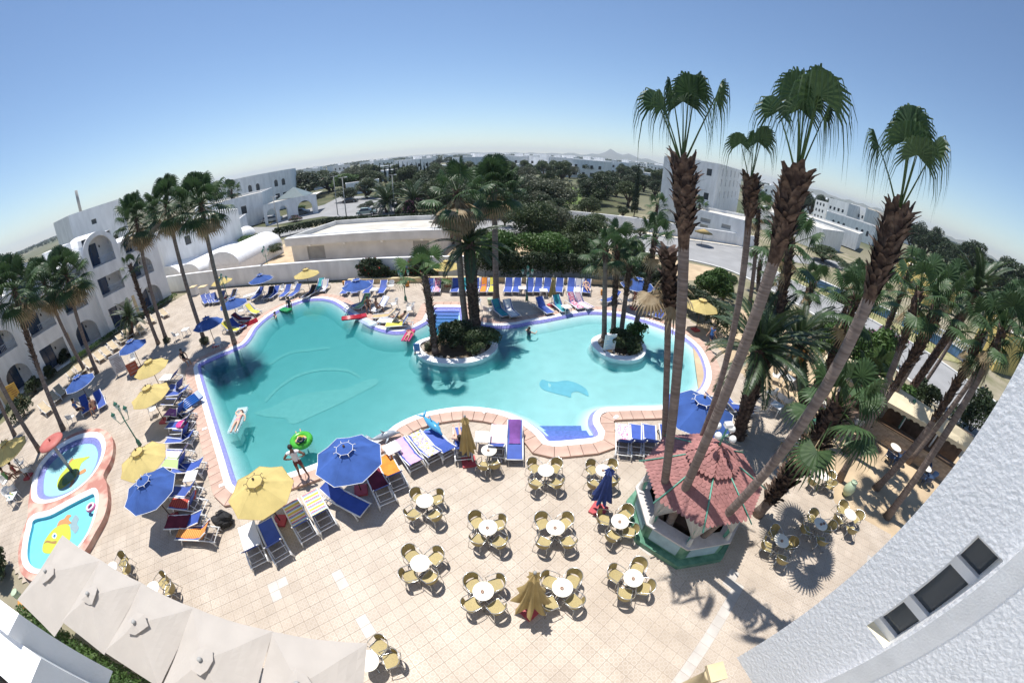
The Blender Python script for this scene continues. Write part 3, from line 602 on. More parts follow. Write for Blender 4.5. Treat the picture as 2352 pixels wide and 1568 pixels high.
# feather palms and others right of the pool
b, n = pp((1694, 1002), 0, (1742, 800)); palm('feather palm with diamond-scarred trunk behind the bar', b, n, .3, .32, 'feather', 30, 1.05, (0, 1.), 101, None, 0, M_boot, .2, 330, 0, 1.05)
b, n = pp((1852, 967), 0, (1832, 785)); palm('feather palm with orange date clusters among the white chairs', b, n, .3, .3, 'feather', 30, 1.0, (0, 1.), 102, None, 0, M_boot, .2, 300, 0, 1.05)
M_date = mat('orange_dates', (.42, .18, .03), .5, var=.3, scale=20)
for k, (x, y) in enumerate(((-.5, -.5), (.3, -.6), (-.1, -.75))):
    mm = MB()
    for q in range(26): mm.ell((rnd.gauss(0, .12), rnd.gauss(0, .12), rnd.gauss(-.25, .2)), (.05, .05, .07), 5, 3)
    mm.tube([(0, 0, .2), (0, 0, -.5)], .08, 6)
    mm.build('date_cluster', M_date, bpy.context.scene.objects[t.name] if False else [o for o in sc.objects if o.get('label', '').startswith('feather palm with orange')][0], loc=(n.x - b.x + x, n.y - b.y + y, n.z - .25))
for lab, bb, nn_, cnt, sz, sh, r, sd_ in (
    ('shaggy palm with broad dark fans beside the feather palms', (1832, 950), (1966, 690), 16, .95, (.3, 1.02), .17, 111),
    ('young palm on the verge where the road bends', (1836, 742), (1857, 660), 9, .8, (.2, 1.), .2, 112),
    ('young palm on the road verge across from the white hotel', (1741, 668), (1747, 600), 12, .95, (.2, 1.), .22, 113),
    ('shaggy palm standing behind the slim bar palm', (1722, 700), (1742, 480), 14, .9, (.5, 1.02), .2, 114),
    ('palm by the hotel wall across the road with a small pale crown', (1600, 527), (1607, 470), 16, 1.0, (.5, 1.), .2, 115),
    ('young palm behind the pool by the road wall', (1455, 660), (1455, 588), 9, .75, (.3, 1.), .14, 116),
    ('fan palm in front of the white hotel car park', (1500, 560), (1510, 470), 14, 1.0, (.3, 1.), .18, 117),
    ('small bushy palm on the verge beside the blue wall', (1660, 690), (1668, 655), 12, .75, (.2, 1.), .16, 118),
    ('far palm behind the flat-roofed white wing', (535, 520), (532, 435), 22, 1.5, (.6, 1.), .22, 119),
    ('bushy palm against the white wing behind the terrace', (437, 580), (425, 520), 22, 1.15, (.3, 1.), .22, 120)):
    b, n = pp(bb, 0, nn_); palm(lab, b, n, r, r * .85, 'fan' if cnt > 9 else 'young', cnt, sz, sh, sd_, None, 0, M_trunk, .24, None, 3 if cnt > 12 else 0, 1.25)
for k, (bb, nn_, cnt, sz, sh, lab) in enumerate((((1705, 985), (1815, 560), 14, .95, (.2, 1.02), 'shaggy dark palm pressed behind the tallest bar palm'), ((1880, 935), (2008, 648), 15, .95, (.4, 1.02), 'shaggy palm between the feather palms and the awning'), ((1960, 905), (2094, 615), 15, .9, (.55, 1.), 'slim palm leaning over the green roadside tree'), ((1800, 865), (1868, 650), 13, .9, (.3, 1.), 'dark palm behind the date clusters'), ((2000, 985), (2188, 655), 14, .85, (.5, 1.), 'slim palm rising from the end of the awning'), ((2085, 1062), (2335, 705), 14, .85, (.6, 1.), 'slim palm by the blue chairs near the stucco wing'), ((1900, 805), (1972, 640), 13, .95, (.35, 1.), 'shaggy palm on the road side of the white chairs'), ((2105, 905), (2252, 645), 14, .95, (.5, 1.), 'palm behind the awning before the ochre gatehouse'), ((1985, 1015), (2010, 858), 16, .95, (.2, 1.), 'short bright green palm drooping over the awning bar'), ((1760, 800), (1800, 620), 13, .85, (.4, 1.), 'palm between the road bend and the feather palm'))):
    b, n = pp(bb, 0, nn_); palm(lab, b, n, .15, .12, 'young' if k == 8 else 'fan', cnt - 2, sz * .82, sh, 140 + k, 'palms crowding the sandy grove', 0, M_trunk, .24, None, 4, 1.3)
b = Vector((25.5, 11.5, 0)); n = COL(b, 2243, 665); palm('olive-grey feather palm beyond the awning bar', b, n, .28, .28, 'feather', 30, 1.15, (0, 1.), 131, None, 0, M_boot, .2, 200, 0, 1.05)

# ================================================================ trees, shrubs, hedges
def leafmat(name, c, c2): return mat(name, c, .55, col2=c2, scale=1.1, rndv=.12, spec=.4, trans=.25, thr=(.3, .7))
M_oliv = leafmat('olive_green_foliage', (.045, .075, .028), (.085, .11, .045)); M_grn = leafmat('fresh_green_foliage', (.045, .105, .022), (.095, .165, .04)); M_dk = leafmat('dark_green_foliage', (.022, .042, .018), (.05, .075, .03)); M_cyp = leafmat('cypress_foliage', (.018, .034, .017), (.035, .055, .026)); M_gry = leafmat('grey_green_foliage', (.07, .085, .05), (.13, .14, .085)); M_blos = mat('pink_blossom', (.45, .16, .28), .8); M_redb = mat('red_blossom', (.5, .04, .03), .8)
M_bark = mat('bark', (.12, .09, .07), .95, var=.3, scale=5, bump=.6, bscale=6)
def crown_blobs(seed, n, rx, ry, rz, cz):
    g = random.Random(seed); out = [(0, 0, cz, rx * .62, ry * .62, rz * .62)]
    for i in range(n):
        a = g.uniform(0, 6.28); e = g.uniform(-.5, 1.3); d = g.uniform(.45, .78); q = g.uniform(.26, .46)
        out.append((rx * d * math.cos(a) * math.cos(e), ry * d * math.sin(a) * math.cos(e), cz + rz * d * math.sin(e), rx * q, ry * q, rz * q))
    return out
TREE = {}
def tree_kit(key, m, n, seed, rx, rz, cz, th, leaf, blobs=11):
    V, F = leaves(n, crown_blobs(seed, blobs, rx, rx, rz, cz), leaf, seed, .6, .7)
    g = random.Random(seed); tm = MB(); tm.tube([(0, 0, -.1), (g.uniform(-.1, .1), 0, th * .5), (g.uniform(-.2, .2), g.uniform(-.1, .1), cz)], [th * .075 + .06, th * .05 + .05, .05], 8)
    for i in range(5): a = i * 1.3; tm.tube([(0, 0, th * .6), (rx * .3 * math.cos(a), rx * .3 * math.sin(a), th + .3 * rz), (rx * .6 * math.cos(a), rx * .6 * math.sin(a), cz + .25 * rz)], [.07, .05, .02], 5)
    TREE[key] = [('trunk', tm.mesh('trunk', M_bark), None), ('crown', npmesh('crown', V, F, m), None)]
for i in range(3):
    tree_kit('oliv%d' % i, M_oliv, 5200, 200 + i, 1., 1.0, 1.0, .4, .05); tree_kit('grn%d' % i, M_grn, 6000, 210 + i, 1., 1.0, 1.0, .4, .05); tree_kit('dk%d' % i, M_dk, 5200, 220 + i, 1., 1.0, 1.0, .4, .05); tree_kit('gry%d' % i, M_gry, 3000, 230 + i, 1., 1.0, 1.0, .5, .05)
for i in range(2):
    g = random.Random(240 + i); bl = [(g.uniform(-.05, .05), g.uniform(-.05, .05), z, .30 * (1 - (z / 2.15) ** 2.2) + .03, .30 * (1 - (z / 2.15) ** 2.2) + .03, .22) for z in np.linspace(.22, 2.0, 12)]
    V, F = leaves(3600, bl, .04, 240 + i, .5, .6); TREE['cyp%d' % i] = [('trunk', MB().tube([(0, 0, -.1), (0, 0, 1.)], [.05, .03], 6).mesh('trunk', M_bark), None), ('crown', npmesh('crown', V, F, M_cyp), None)]
def tree(key, name, label, loc, s, group=None, rz=None, cat='tree', sz=None):
    k = key + str(rnd.randrange(2 if key == 'cyp' else 3)); return spawn(TREE[k], name, label, cat, loc, rnd.uniform(0, 6.3) if rz is None else rz, group, (s, s, sz or s))
def bush(name, label, loc, rx, ry, rz, m, n, leaf, seed, cat='shrub', group=None, blossom=None, nb=0, rot=0., blobs=9, stems=True):
    """a leafy shrub or hedge: stem + foliage"""
    t = thing(name, label, cat, loc, rot, group); V, F = leaves(n, crown_blobs(seed, blobs, rx, ry, rz, rz * .55), leaf, seed, .6, .7); V[:, 2] = np.maximum(V[:, 2], .02)
    obj('foliage', npmesh('foliage', V, F, m), t)
    g = random.Random(seed); sm = MB()
    for i in range(6): a = i * 1.05; sm.tube([(.1 * math.cos(a), .1 * math.sin(a), 0), (rx * .35 * math.cos(a), ry * .35 * math.sin(a), rz * .9)], [.035, .012], 5)
    sm.build('stem', M_bark, t)
    if blossom:
        V, F = leaves(nb, crown_blobs(seed, blobs, rx * 1.03, ry * 1.03, rz * 1.03, rz * .55), leaf * .9, seed + 1, .6, .95); V[:, 2] = np.maximum(V[:, 2], .05); obj('blossom', npmesh('blossom', V, F, blossom), t)
    return t
def hedge(label, pts, wd, ht, m, n, leaf, seed, cat='hedge', group=None):
    P = [Vector((p[0], p[1], 0)) for p in pts]; c = P[0]; bl = []
    for a, b in zip(P, P[1:]):
        k = max(2, int((b - a).length / (wd * .7)))
        for i in range(k + 1): q = a.lerp(b, i / k) - c; bl.append((q.x, q.y, ht * .52, wd * .62, wd * .62, ht * .52))
    V, F = leaves(n, bl, leaf, seed, .6, .8); V[:, 2] = np.clip(V[:, 2], .02, ht)
    t = thing('hedge', label, cat, c, 0, group); obj('foliage', npmesh('foliage', V, F, m), t); sm = MB()
    for b in bl[::2]: MB().tube([(b[0], b[1], 0), (b[0], b[1], ht * .7)], [.03, .015], 5).build('stem', M_bark, t)
    return t
# island planting
bush('island_shrub', 'dense dark shrub filling the middle of the oval pool island', (-3.5, 18.45, .1), 1.35, 1.15, 1.1, M_dk, 7500, .07, 301, blobs=16); bush('island_shrub', 'leafy green shrub at the end of the oval pool island', (-2.05, 18.4, .1), 1.35, 1.15, 1.0, M_oliv, 6500, .07, 302, blobs=16)
bush('island_shrub', 'low grey rosette plant on the oval pool island', (-4.9, 18.2, .1), .35, .35, .28, M_gry, 500, .09, 303, 'plant')
bush('island_shrub', 'broad green shrub behind the sign on the round pool island', (6.95, 18.45, .1), 1.2, 1.05, .9, M_oliv, 6000, .07, 304, blobs=16); bush('island_shrub', 'airy light green shrub leaning over the rim of the round pool island', (7.6, 19.0, .1), .85, .8, 1.15, M_grn, 1500, .085, 305)
# behind the pool: flowering hedges on the wall and the big thicket
bush('wall_creeper', 'red flowering creeper spilling over the boundary wall beside the tall lamp', (-12.9, 30.7, 0), 2.7, .75, 1.35, M_dk, 7500, .10, 311, 'creeper', None, M_redb, 130); bush('wall_creeper', 'thin red flowering creeper on the wall behind the leaning island palm', (-8.6, 30.8, 0), 1.9, .6, 1.2, M_dk, 4200, .10, 312, 'creeper', None, M_redb, 90)
for k, (x, y, rx, rz, mm, sd_, lab) in enumerate(((-1.4, 32.3, 2.9, 2.6, M_grn, 321, 'fresh green thicket behind the tall crown palm'), (3.2, 32.8, 3.4, 2.7, M_grn, 322, 'largest fresh green thicket behind the row of loungers'), (7.0, 33.4, 3.0, 2.6, M_oliv, 323, 'olive thicket beside the road wall'), (2.0, 38.0, 4.0, 3.9, M_oliv, 324, 'tall olive thicket rising behind the green one'), (7.5, 39, 3.8, 3.5, M_oliv, 325, 'rounded olive thicket by the road junction'), (-2.6, 36.5, 2.6, 2.6, M_oliv, 326, 'olive thicket at the corner of the flat-roofed store'), (11.5, 35.0, 2.6, 2.2, M_dk, 327, 'dark thicket between the road wall and the junction'), (4.6, 43, 3.6, 3.8, M_gry, 328, 'grey-green thicket behind the tall olive one'))):
    bush('thicket', lab, (x, y, 0), rx, rx * .8, rz, mm, 11000, .12, sd_, 'bush', None, None, 0, 0, 14)
hedge('dark flowering hedge along the back of the lounger row', [(-2.5, 30.9), (9.5, 30.7), (12.4, 28.5)], 1.2, 2.6, M_dk, 19000, .10, 331); hedge('dark hedge curving round behind the blue and yellow parasols', [(12.9, 28), (14.5, 24), (14.8, 20)], 1.5, 2.1, M_dk, 9000, .10, 332)
b = G(1620, 660); bush('street_tree', 'bright green bushy tree at the road side behind the bar palms', (17.2, 27.3, 0), 1.9, 1.8, 2.1, M_grn, 9500, .11, 341, 'tree'); b = G(2010, 800); bush('street_tree', 'green leafy tree between the awning bar and the road', (21.6, 13.0, 0), 2.4, 2.1, 3.1, M_grn, 11000, .13, 342, 'tree'); bush('street_tree', 'dark oleander beside the motorcycle road', (27.4, 11.2, 0), 1.6, 1.6, 1.4, M_dk, 4000, .12, 343, 'shrub')
bush('street_tree', 'dark round shrub at the end of the blue wall', (31.5, 7.9, 0), 2.3, 2.0, 2.0, M_dk, 5200, .12, 344, 'shrub'); bush('street_tree', 'green ivy-like shrub over the awning', (21.6, 9.9, 1.6), 1.3, 1.0, 1.0, M_grn, 2200, .11, 345, 'shrub')
# beds by the slim palms and the hotel wing
bush('bed_shrub', 'low pale shrub round the foot of a slim terrace palm', G(471, 790), .55, .5, .36, M_gry, 1400, .06, 351, group='small beds at palm feet'); bush('bed_shrub', 'small grey shrub round the foot of the palm near the hotel wing', G(383, 786), .5, .45, .3, M_gry, 1000, .06, 352, group='small beds at palm feet')
hedge('low clipped hedge along the foot of the hotel wing', [(-38.0, 28.2), (-38.3, 24), (-38.6, 19), (-39, 14.5)], .7, .6, M_grn, 6500, .06, 353)
for k, (px, py, r) in enumerate(((153, 836, .9), (120, 870, .8), (250, 765, .8), (85, 905, 1.0), (60, 960, 1.2), (290, 745, .6))):
    bush('wing_shrub', ('dark shrub between two ground-floor arches', 'dark shrub left of a ground-floor arch', 'dark shrub by a ground-floor door', 'dark shrub beside the menu board', 'large dark shrub behind the menu board', 'small dark shrub under the feather palm')[k], G(px, py) * Vector((1.02, 1.02, 1)), r, r, r * .9, M_dk, 2200, .09, 360 + k, group='shrubs along the hotel wing')
bush('corner_shrub', 'feathery dark shrub at the corner below the white balcony', G(10, 1320), 1.0, .9, 1.1, M_dk, 3000, .10, 371)
hedge('tall leafy hedge between the balcony and the cream canopies', [(-15.5, -1.75), (-11.5, -1.45), (-8.2, -1.2)], .6, 2.1, M_grn, 7000, .06, 372); hedge('dark hedge below the near cream canopies', [(-8.0, -1.35), (-5, -1.1), (-2.6, -.8)], .6, 1.7, M_dk, 4200, .06, 373)
for k, (x, y, r, h, mm, lab) in enumerate(((25.2, 20.5, 1.5, 1.3, M_dk, 'dark roadside shrub beyond the yellow parasol'), (26.8, 15.2, 1.6, 1.7, M_oliv, 'olive roadside shrub behind the awning bar'), (23.8, 26.5, 1.5, 1.1, M_oliv, 'olive shrub at the road bend'), (21.0, 31.0, 1.7, 1.2, M_dk, 'dark shrub between the road and the street tree'), (19.3, 20.5, 1.6, 1.6, M_dk, 'dark shrub behind the feather palms'), (17.2, 17.8, 1.3, 1.2, M_grn, 'green shrub behind the white plastic chairs'), (22.5, 17.0, 1.8, 2.0, M_grn, 'green leafy shrub beside the shaggy broad-fan palm'), (38.5, 29.5, 1.6, 1.3, M_dk, 'dark shrub on the grass verge'), (34, 3.5, 2.2, 1.8, M_dk, 'dark shrub by the road beside the stucco wing'))):
    bush('roadside_shrub', lab, (x, y, 0), r, r, h, mm, 3800, .11, 380 + k)
# ================================================================ buildings
def wall_face(mb, O, ud, nin, L, z0, z1, holes, depth=.22, mi=0, back=True):
    """front face with real openings; ud along the wall, nin inwards. hole = (u0,u1,za,zb,arch)"""
    loops = [[(0, z0), (L, z0), (L, z1), (0, z1)]]; hp = []
    for (u0, u1, a, b, arch) in holes:
        if arch:
            r = (u1 - u0) / 2; c = (u0 + u1) / 2; zc = b - r * arch; q = [(u0, a), (u1, a)] + [(c + r * math.cos(t), zc + r * arch * math.sin(t)) for t in np.linspace(0, math.pi, 11)]
        else: q = [(u0, a), (u1, a), (u1, b), (u0, b)]
        hp.append(q); loops.append(q)
    P = lambda u, z, d=0.: Vector((O[0], O[1], 0)) + ud * u + nin * d + Vector((0, 0, z))
    pts = [p for l in loops for p in l]; tri = tessellate_polygon([[Vector((p[0], p[1], 0)) for p in l] for l in loops])
    mb.add([P(*p) for p in pts], [t for t in tri], mi)
    for q in hp:
        n = len(q); mb.add([P(u, z) for u, z in q] + [P(u, z, depth) for u, z in q], [(i, (i + 1) % n, n + (i + 1) % n, n + i) for i in range(n)], mi)
    return P, hp
def pane(P, q, d, m, par, name='window', frame=None):
    mb = MB(); k = len(q); c = (sum(p[0] for p in q) / k, sum(p[1] for p in q) / k)
    mb.add([P(u, z, d) for u, z in q], [tuple(range(k))]); o = mb.build(name, m, par)
    if frame:
        f = MB(); u0, u1 = q[0][0], q[1][0]; za, zb = q[0][1], max(p[1] for p in q); um = (u0 + u1) / 2
        a, b = P(um, za, d - .02), P(um, zb, d - .02); f.tube([a, b], .03, 4); a, b = P(u0, za + .03, d - .02), P(u1, za + .03, d - .02); f.tube([a, b], .03, 4); f.build('frame', frame, o)
    return o
def block(name, label, foot, z0, z1, win=None, m=None, roof=None, parapet=.45, cat='building', glass=None, group=None, frame=None, depth=.18):
    """box building on a ccw footprint; win = {edge: [(u0,u1,z0,z1,arch)]}"""
    foot = [Vector(p) for p in ccw([Vector(p) for p in foot])] if not win else [Vector(p) for p in foot]
    c = sum(foot, Vector((0, 0))) / len(foot); t = thing(name, label, cat, (c.x, c.y, 0), 0, group); F = [p - c for p in foot]; n = len(F); mb = MB(); ps = []
    sg = 1 if area2(F) > 0 else -1
    for i in range(n):
        a, b = F[i], F[(i + 1) % n]; L = (b - a).length; ud = ((b - a) / L).to_3d(); nin = Vector((-ud.y, ud.x, 0)) * sg
        P, hp = wall_face(mb, a, ud, nin, L, z0, z1 + parapet, (win or {}).get(i, []), depth); ps += [(P, q) for q in hp]
    inn = offset(F if sg > 0 else F[::-1], -.25); Fo = F if sg > 0 else F[::-1]
    strip(mb, Fo, inn, z1 + parapet, z1 + parapet); strip(mb, inn, inn, z1 + parapet, z1)
    mb.build('wall', m or M_white, t); sheet('roof', [inn], z1, roof or M_roofgrey, t)
    for P, q in ps: pane(P, q, depth, glass or M_glass, t, 'window', frame)
    return t
def grid_win(us, zs, w, h, arch=0): return [(u - w / 2, u + w / 2, z, z + h, arch) for u in us for z in zs]

# ---- hotel wing with loggias along the terrace
A0 = Vector((-38.6, 28.4)); E0 = Vector((-43.0, 3.0)); ud2 = (E0 - A0).normalized(); UD = ud2.to_3d(); NI = Vector((UD.y, -UD.x, 0))
if NI.x > 0: NI = -NI
tw = thing('hotel_wing', 'white three-storey hotel wing with arched loggias, blue doors and rounded towers', 'building', (A0.x, A0.y, 0))
M_rail = mat('painted_rail', (.55, .6, .66), .5)
U = 0.; bays = []
for k, wd in enumerate((4.9, 3.9, 4.2, 3.9, 4.2, 3.9, 4.2, 3.9)): bays.append((U, U + wd, k % 2 == 1)); U += wd
for u0, u1, tower in bays:
    w_ = u1 - u0; pr = .9 if tower else 0.; O = UD * u0 - NI * pr; zt = 9.0 if tower else 8.1
    c = w_ / 2; ow = 2.7 if tower else 2.9
    if tower: H3 = [(c - ow / 2, c + ow / 2, 6.75, 9.55, 1.), (c - ow / 2, c + ow / 2, 3.75, 5.6, 0), (c - ow / 2, c + ow / 2, .12, 2.5, 0)]
    else: H3 = [(c - ow / 2, c + ow / 2, 6.6, 7.75, 0), (c - ow / 2 + .2, c + ow / 2 - .2, 3.75, 5.75, .9), (c - ow / 2 + .2, c + ow / 2 - .2, .12, 2.55, .9)]
    mb = MB()
    if tower:                                            # rounded gable and barrel vault
        loops = [(0, 0), (w_, 0), (w_, 8.0)] + [(c + (w_ / 2) * math.cos(t), 8.0 + 1.95 * math.sin(t)) for t in np.linspace(0, math.pi, 17)][1:-1] + [(0, 8.0)]
        P = lambda u, z, d=0., O=O: O + UD * u + NI * d + Vector((0, 0, z)); hp = []
        for (a, b, za, zb, ar) in H3:
            r = (b - a) / 2; hp.append([(a, za), (b, za)] + ([(c + r * math.cos(t), zb - r + r * math.sin(t)) for t in np.linspace(0, math.pi, 11)] if ar else [(b, zb), (a, zb)]))
        L2 = [loops] + hp; pts = [p for l in L2 for p in l]; tri = tessellate_polygon([[Vector((p[0], p[1], 0)) for p in l] for l in L2]); mb.add([P(*p) for p in pts], tri)
        for q in hp: n = len(q); mb.add([P(u, z) for u, z in q] + [P(u, z, .3) for u, z in q], [(i, (i + 1) % n, n + (i + 1) % n, n + i) for i in range(n)])
        n = len(loops); mb.add([P(u, z) for u, z in loops] + [P(u, z, 7.) for u, z in loops], [(i, (i + 1) % n, n + (i + 1) % n, n + i) for i in range(n)])
    else:
        P, hp = wall_face(mb, O, UD, NI, w_, 0, zt, H3, .3)
        mb.add([P(0, zt), P(w_, zt), P(w_, zt, 7), P(0, zt, 7)], [(0, 1, 2, 3)])
    mb.build('bay_wall', M_white, tw)
    for fl, q in enumerate(hp):
        a, b = q[0][0], q[1][0]; za, zb = q[0][1], max(p[1] for p in q); d0, d1 = .3, 1.7; lg = MB()
        lg.add([P(a - .3, za, d1), P(b + .3, za, d1), P(b + .3, zb + .1, d1), P(a - .3, zb + .1, d1)], [(0, 1, 2, 3)])
        for x in (a - .3, b + .3): lg.add([P(x, za, d0), P(x, za, d1), P(x, zb + .1, d1), P(x, zb + .1, d0)], [(0, 1, 2, 3)])
        lg.add([P(a - .3, zb + .1, d0), P(b + .3, zb + .1, d0), P(b + .3, zb + .1, d1), P(a - .3, zb + .1, d1)], [(0, 1, 2, 3)]); lg.add([P(a - .3, za, d0), P(b + .3, za, d0), P(b + .3, za, d1), P(a - .3, za, d1)], [(0, 1, 2, 3)])
        o = lg.build('loggia', M_smooth, tw)
        xd = b - 1.5; dz = za - (.35 if fl == 0 else .3) * 0; db = MB().add([P(xd, za, d1 - .05), P(xd + 1.45, za, d1 - .05), P(xd + 1.45, min(zb, za + 2.15), d1 - .05), P(xd, min(zb, za + 2.15), d1 - .05)], [(0, 1, 2, 3)]).build('door', M_blueglass, tw)
        for x in (xd, xd + .72, xd + 1.45): MB().tube([P(x, za, d1 - .08), P(x, min(zb, za + 2.15), d1 - .08)], .035, 4).build('frame_bar', M_bluewood, db)
        if fl < 2:                                       # parapet step on the door side, railing on the other
            MB().add([P(b - .9, za, -.02), P(b, za, -.02), P(b, za - .45, -.02), P(b - .9, za - .45, -.02), P(b - .9, za, .2), P(b, za, .2)], [(0, 1, 2, 3), (0, 4, 5, 1)]).build('stepped_sill', M_white, tw)
            rl = MB(); rl.tube([P(a, za + .75, .12), P(b - .9, za + .75, .12)], .025, 5)
            for x in np.arange(a + .05, b - .9, .14): rl.tube([P(x, za, .12), P(x, za + .75, .12)], .014, 4)
            tag(rl.build('railing', M_rail, tw), kind='stuff')
        lp = P((a + b) / 2 - .5, (za + zb) / 2 + .3, d1 - .06); MB().lathe([(.02, -.14), (.07, -.1), (.07, .06), (.02, .12)], 8).build('wall_lamp', M_dark, tw, loc=lp)
    if tower: MB().add([P(-.01, z, d) for z, d in ((0, -.02), (2.6, -.02), (2.6, .5), (0, .5))] + [P(.35, z, -.02) for z in (0, 2.6)], [(0, 1, 2, 3), (0, 4, 5, 1)]).build('stone_pilaster', M_cream, tw)
end = MB(); end.add([Vector((0, 0, 0)), NI * 9, NI * 9 + Vector((0, 0, 8.1)), Vector((0, 0, 8.1))], [(0, 1, 2, 3)]); end.build('end_wall', M_white, tw)
mb = MB(); a, b = UD * 0 + NI * 7, UD * U + NI * 7; mb.add([a, b, b + Vector((0, 0, 8.1)), a + Vector((0, 0, 8.1))], [(0, 1, 2, 3)]); mb.build('rear_wall', M_white, tw)
for u in (9.8, 18): MB().box(UD * u + NI * 5 + Vector((0, 0, 8.9)), (2.6, 3.2, 1.7), math.atan2(UD.y, UD.x)).build('stair_hut', M_white, tw)
# ---- blocks behind the wing
def PA(az, d): return Vector((math.sin(R(az)) * d, math.cos(R(az)) * d))
def ZE(d, el): return H + d * math.tan(R(el))
block('hotel_block', 'tall white hotel block with small arched windows and a rooftop mast behind the wing', [PA(-66, 66), PA(-64, 58), PA(-56.8, 60), PA(-56.8, 72)], 0, 12.2, {1: grid_win((1.6, 3.6, 5.6), (7.3, ), .8, 1.1, 1) + grid_win((3.2,), (10.6,), .7, .6)})
p = PA(-62.3, 60); tag(MB().tube([(p.x, p.y, 12.6), (p.x, p.y, 15.4)], [.22, .2], 8).build('mast', M_grey), 'grey antenna mast on the roof of the tall hotel block', 'mast')
C2 = PA(-53.3, 56); block('hotel_block', 'plain white two-storey block joining the wing, one square window', [C2 + Vector((-12, -6)), C2, C2 + Vector((5.5, 11)), C2 + Vector((-6.5, 17))], 0, ZE(56, -4.1) - .4, {1: grid_win((4.0,), (4.2,), .9, 1.2), 0: grid_win((10.5,), (1.4,), 1.0, .6)})
block('hotel_annex', 'low white annex with a long flat roof behind the vaults', [PA(-49.5, 62), PA(-42.6, 70), PA(-40.5, 84), PA(-48.5, 78)], 0, 3.5, {0: grid_win((2.5, 6.2), (1.2,), 1.1, .7)}, roof=M_roofgrey)
block('hotel_block', 'long white two-storey wing with dark square window facing the vaults', [PA(-47.5, 88), PA(-37.8, 96), PA(-36.2, 112), PA(-47, 106)], 0, ZE(96, -2.3) - .4, {0: grid_win((5, 12), (3.2,), 1.5, 1.8)})
block('hotel_block', 'three-storey white block with pairs of arched windows beyond the pavilion', [PA(-45.5, 112), PA(-33.3, 122), PA(-32.5, 140), PA(-44, 132)], 0, ZE(122, .2) - .4, {0: grid_win((4, 6.5, 13, 15.5, 21.5, 24), (7.0,), 1.2, 2.0, 1) + grid_win((13, 15.5, 21.5, 24), (2.6,), 1.4, 2.2)})
# entrance pavilion: arcade under a glass pyramid
pv = thing('entrance_pavilion', 'white arcaded entrance pavilion with a low glass pyramid roof', 'pavilion', (*PA(-33.5, 92), 0)); q0 = PA(-38, 88) - PA(-33.5, 92); q1 = PA(-33.7, 92) - PA(-33.5, 92); q2 = PA(-30.0, 93) - PA(-33.5, 92)
mb = MB()
for a, b, hl in ((q0, q1, [(.8, 3.4, .05, 3.4, .9), (4.2, 6.4, .05, 3.4, .9)]), (q1, q2, [(1.2, 4.8, .05, 3.5, 1.)])):
    d = (b - a); L = d.length; u = (d / L).to_3d(); wall_face(mb, a, u, Vector((-u.y, u.x, 0)), L, 0, 4.6, [h for h in hl if h[1] < L - .2], .5)
mb.build('arcade', M_white, pv); r0 = [q0, q1, q2, q2 + Vector((-3, 9)), q0 + Vector((-3, 9))]; sheet('roof', [ccw(r0)], 4.4, M_roofgrey, pv)
MB().add([(*(q1 + Vector((-5.5, 1.5))), 4.5), (*(q1 + Vector((2.5, 1.8))), 4.5), (*(q1 + Vector((1.5, 8))), 4.5), (*(q1 + Vector((-6, 8))), 4.5), (*(q1 + Vector((-2, 4.8))), 6.9)], [(0, 1, 4), (1, 2, 4), (2, 3, 4), (3, 0, 4)]).build('glass_pyramid', mat('green_glass_roof', (.17, .21, .21), .4, var=.1), pv)
block('gate_house', 'flat white gatehouse wall behind the car park', [PA(-25.5, 128), PA(-20.5, 132), PA(-20.5, 136), PA(-25.5, 132)], 0, 3.6)
# ---- boundary wall, planter edge, vaulted bath house, flat-roofed store
def wall_run(name, label, pts, h, th, m, cap=None, cat='wall', z0=0.):
    t = thing(name, label, cat, (pts[0][0], pts[0][1], 0)); o = Vector(pts[0]); mb = MB(); cb = MB()
    for a, b in zip(pts, pts[1:]):
        a, b = Vector(a) - o, Vector(b) - o; c = (a + b) / 2; d = b - a; mb.box((c.x, c.y, z0 + (h - z0) / 2), (d.length + th * .5, th, h - z0), math.atan2(d.y, d.x))
        cb.box((c.x, c.y, h + .03), (d.length + th, th + .08, .06), math.atan2(d.y, d.x))
    mb.build('wall_body', m, t); cb.build('coping', cap or M_smooth, t); return t
wall_run('boundary_wall', 'long white boundary wall behind the poolside terrace', [(-44, 30.4), (-26, 31.2), (-8, 31.5), (8.5, 31.4), (13.5, 30)], 1.95, .25, M_white)
wall_run('planter_edge', 'low cream stone planter edge along the back row of loungers', [(-15.2, 30.0), (-2, 30.2), (9.6, 30.2), (11.4, 29.0)], .42, .3, M_cream, M_cream)
tv = thing('vaulted_roof', 'white building of three barrel vaults just behind the boundary wall', 'building', (-38, 34, 0))
for x, r, zb, y0, y1 in ((-6.2, 2.2, 1.2, -.8, 8), (-2.0, 2.0, 1.3, -.8, 9), (3.2, 2.7, 1.5, .5, 10)):
    mb = MB(); n = 18; pf = [(x + r * math.cos(t), zb + r * .62 * math.sin(t)) for t in np.linspace(0, math.pi, n)]
    mb.add([(u, y0, z) for u, z in pf] + [(u, y1, z) for u, z in pf], [(i, i + 1, n + i + 1, n + i) for i in range(n - 1)], 0, True); mb.add([(u, y0, z) for u, z in pf], [tuple(range(n))]); mb.box((x, (y0 + y1) / 2, zb / 2 - .02), (2 * r, y1 - y0 - .01, zb)); mb.build('barrel_vault', M_smooth, tv)
fb = [(-26.6, 38.2), (-8.2, 38.2), (-7.4, 46.5), (-24.3, 46.5)]
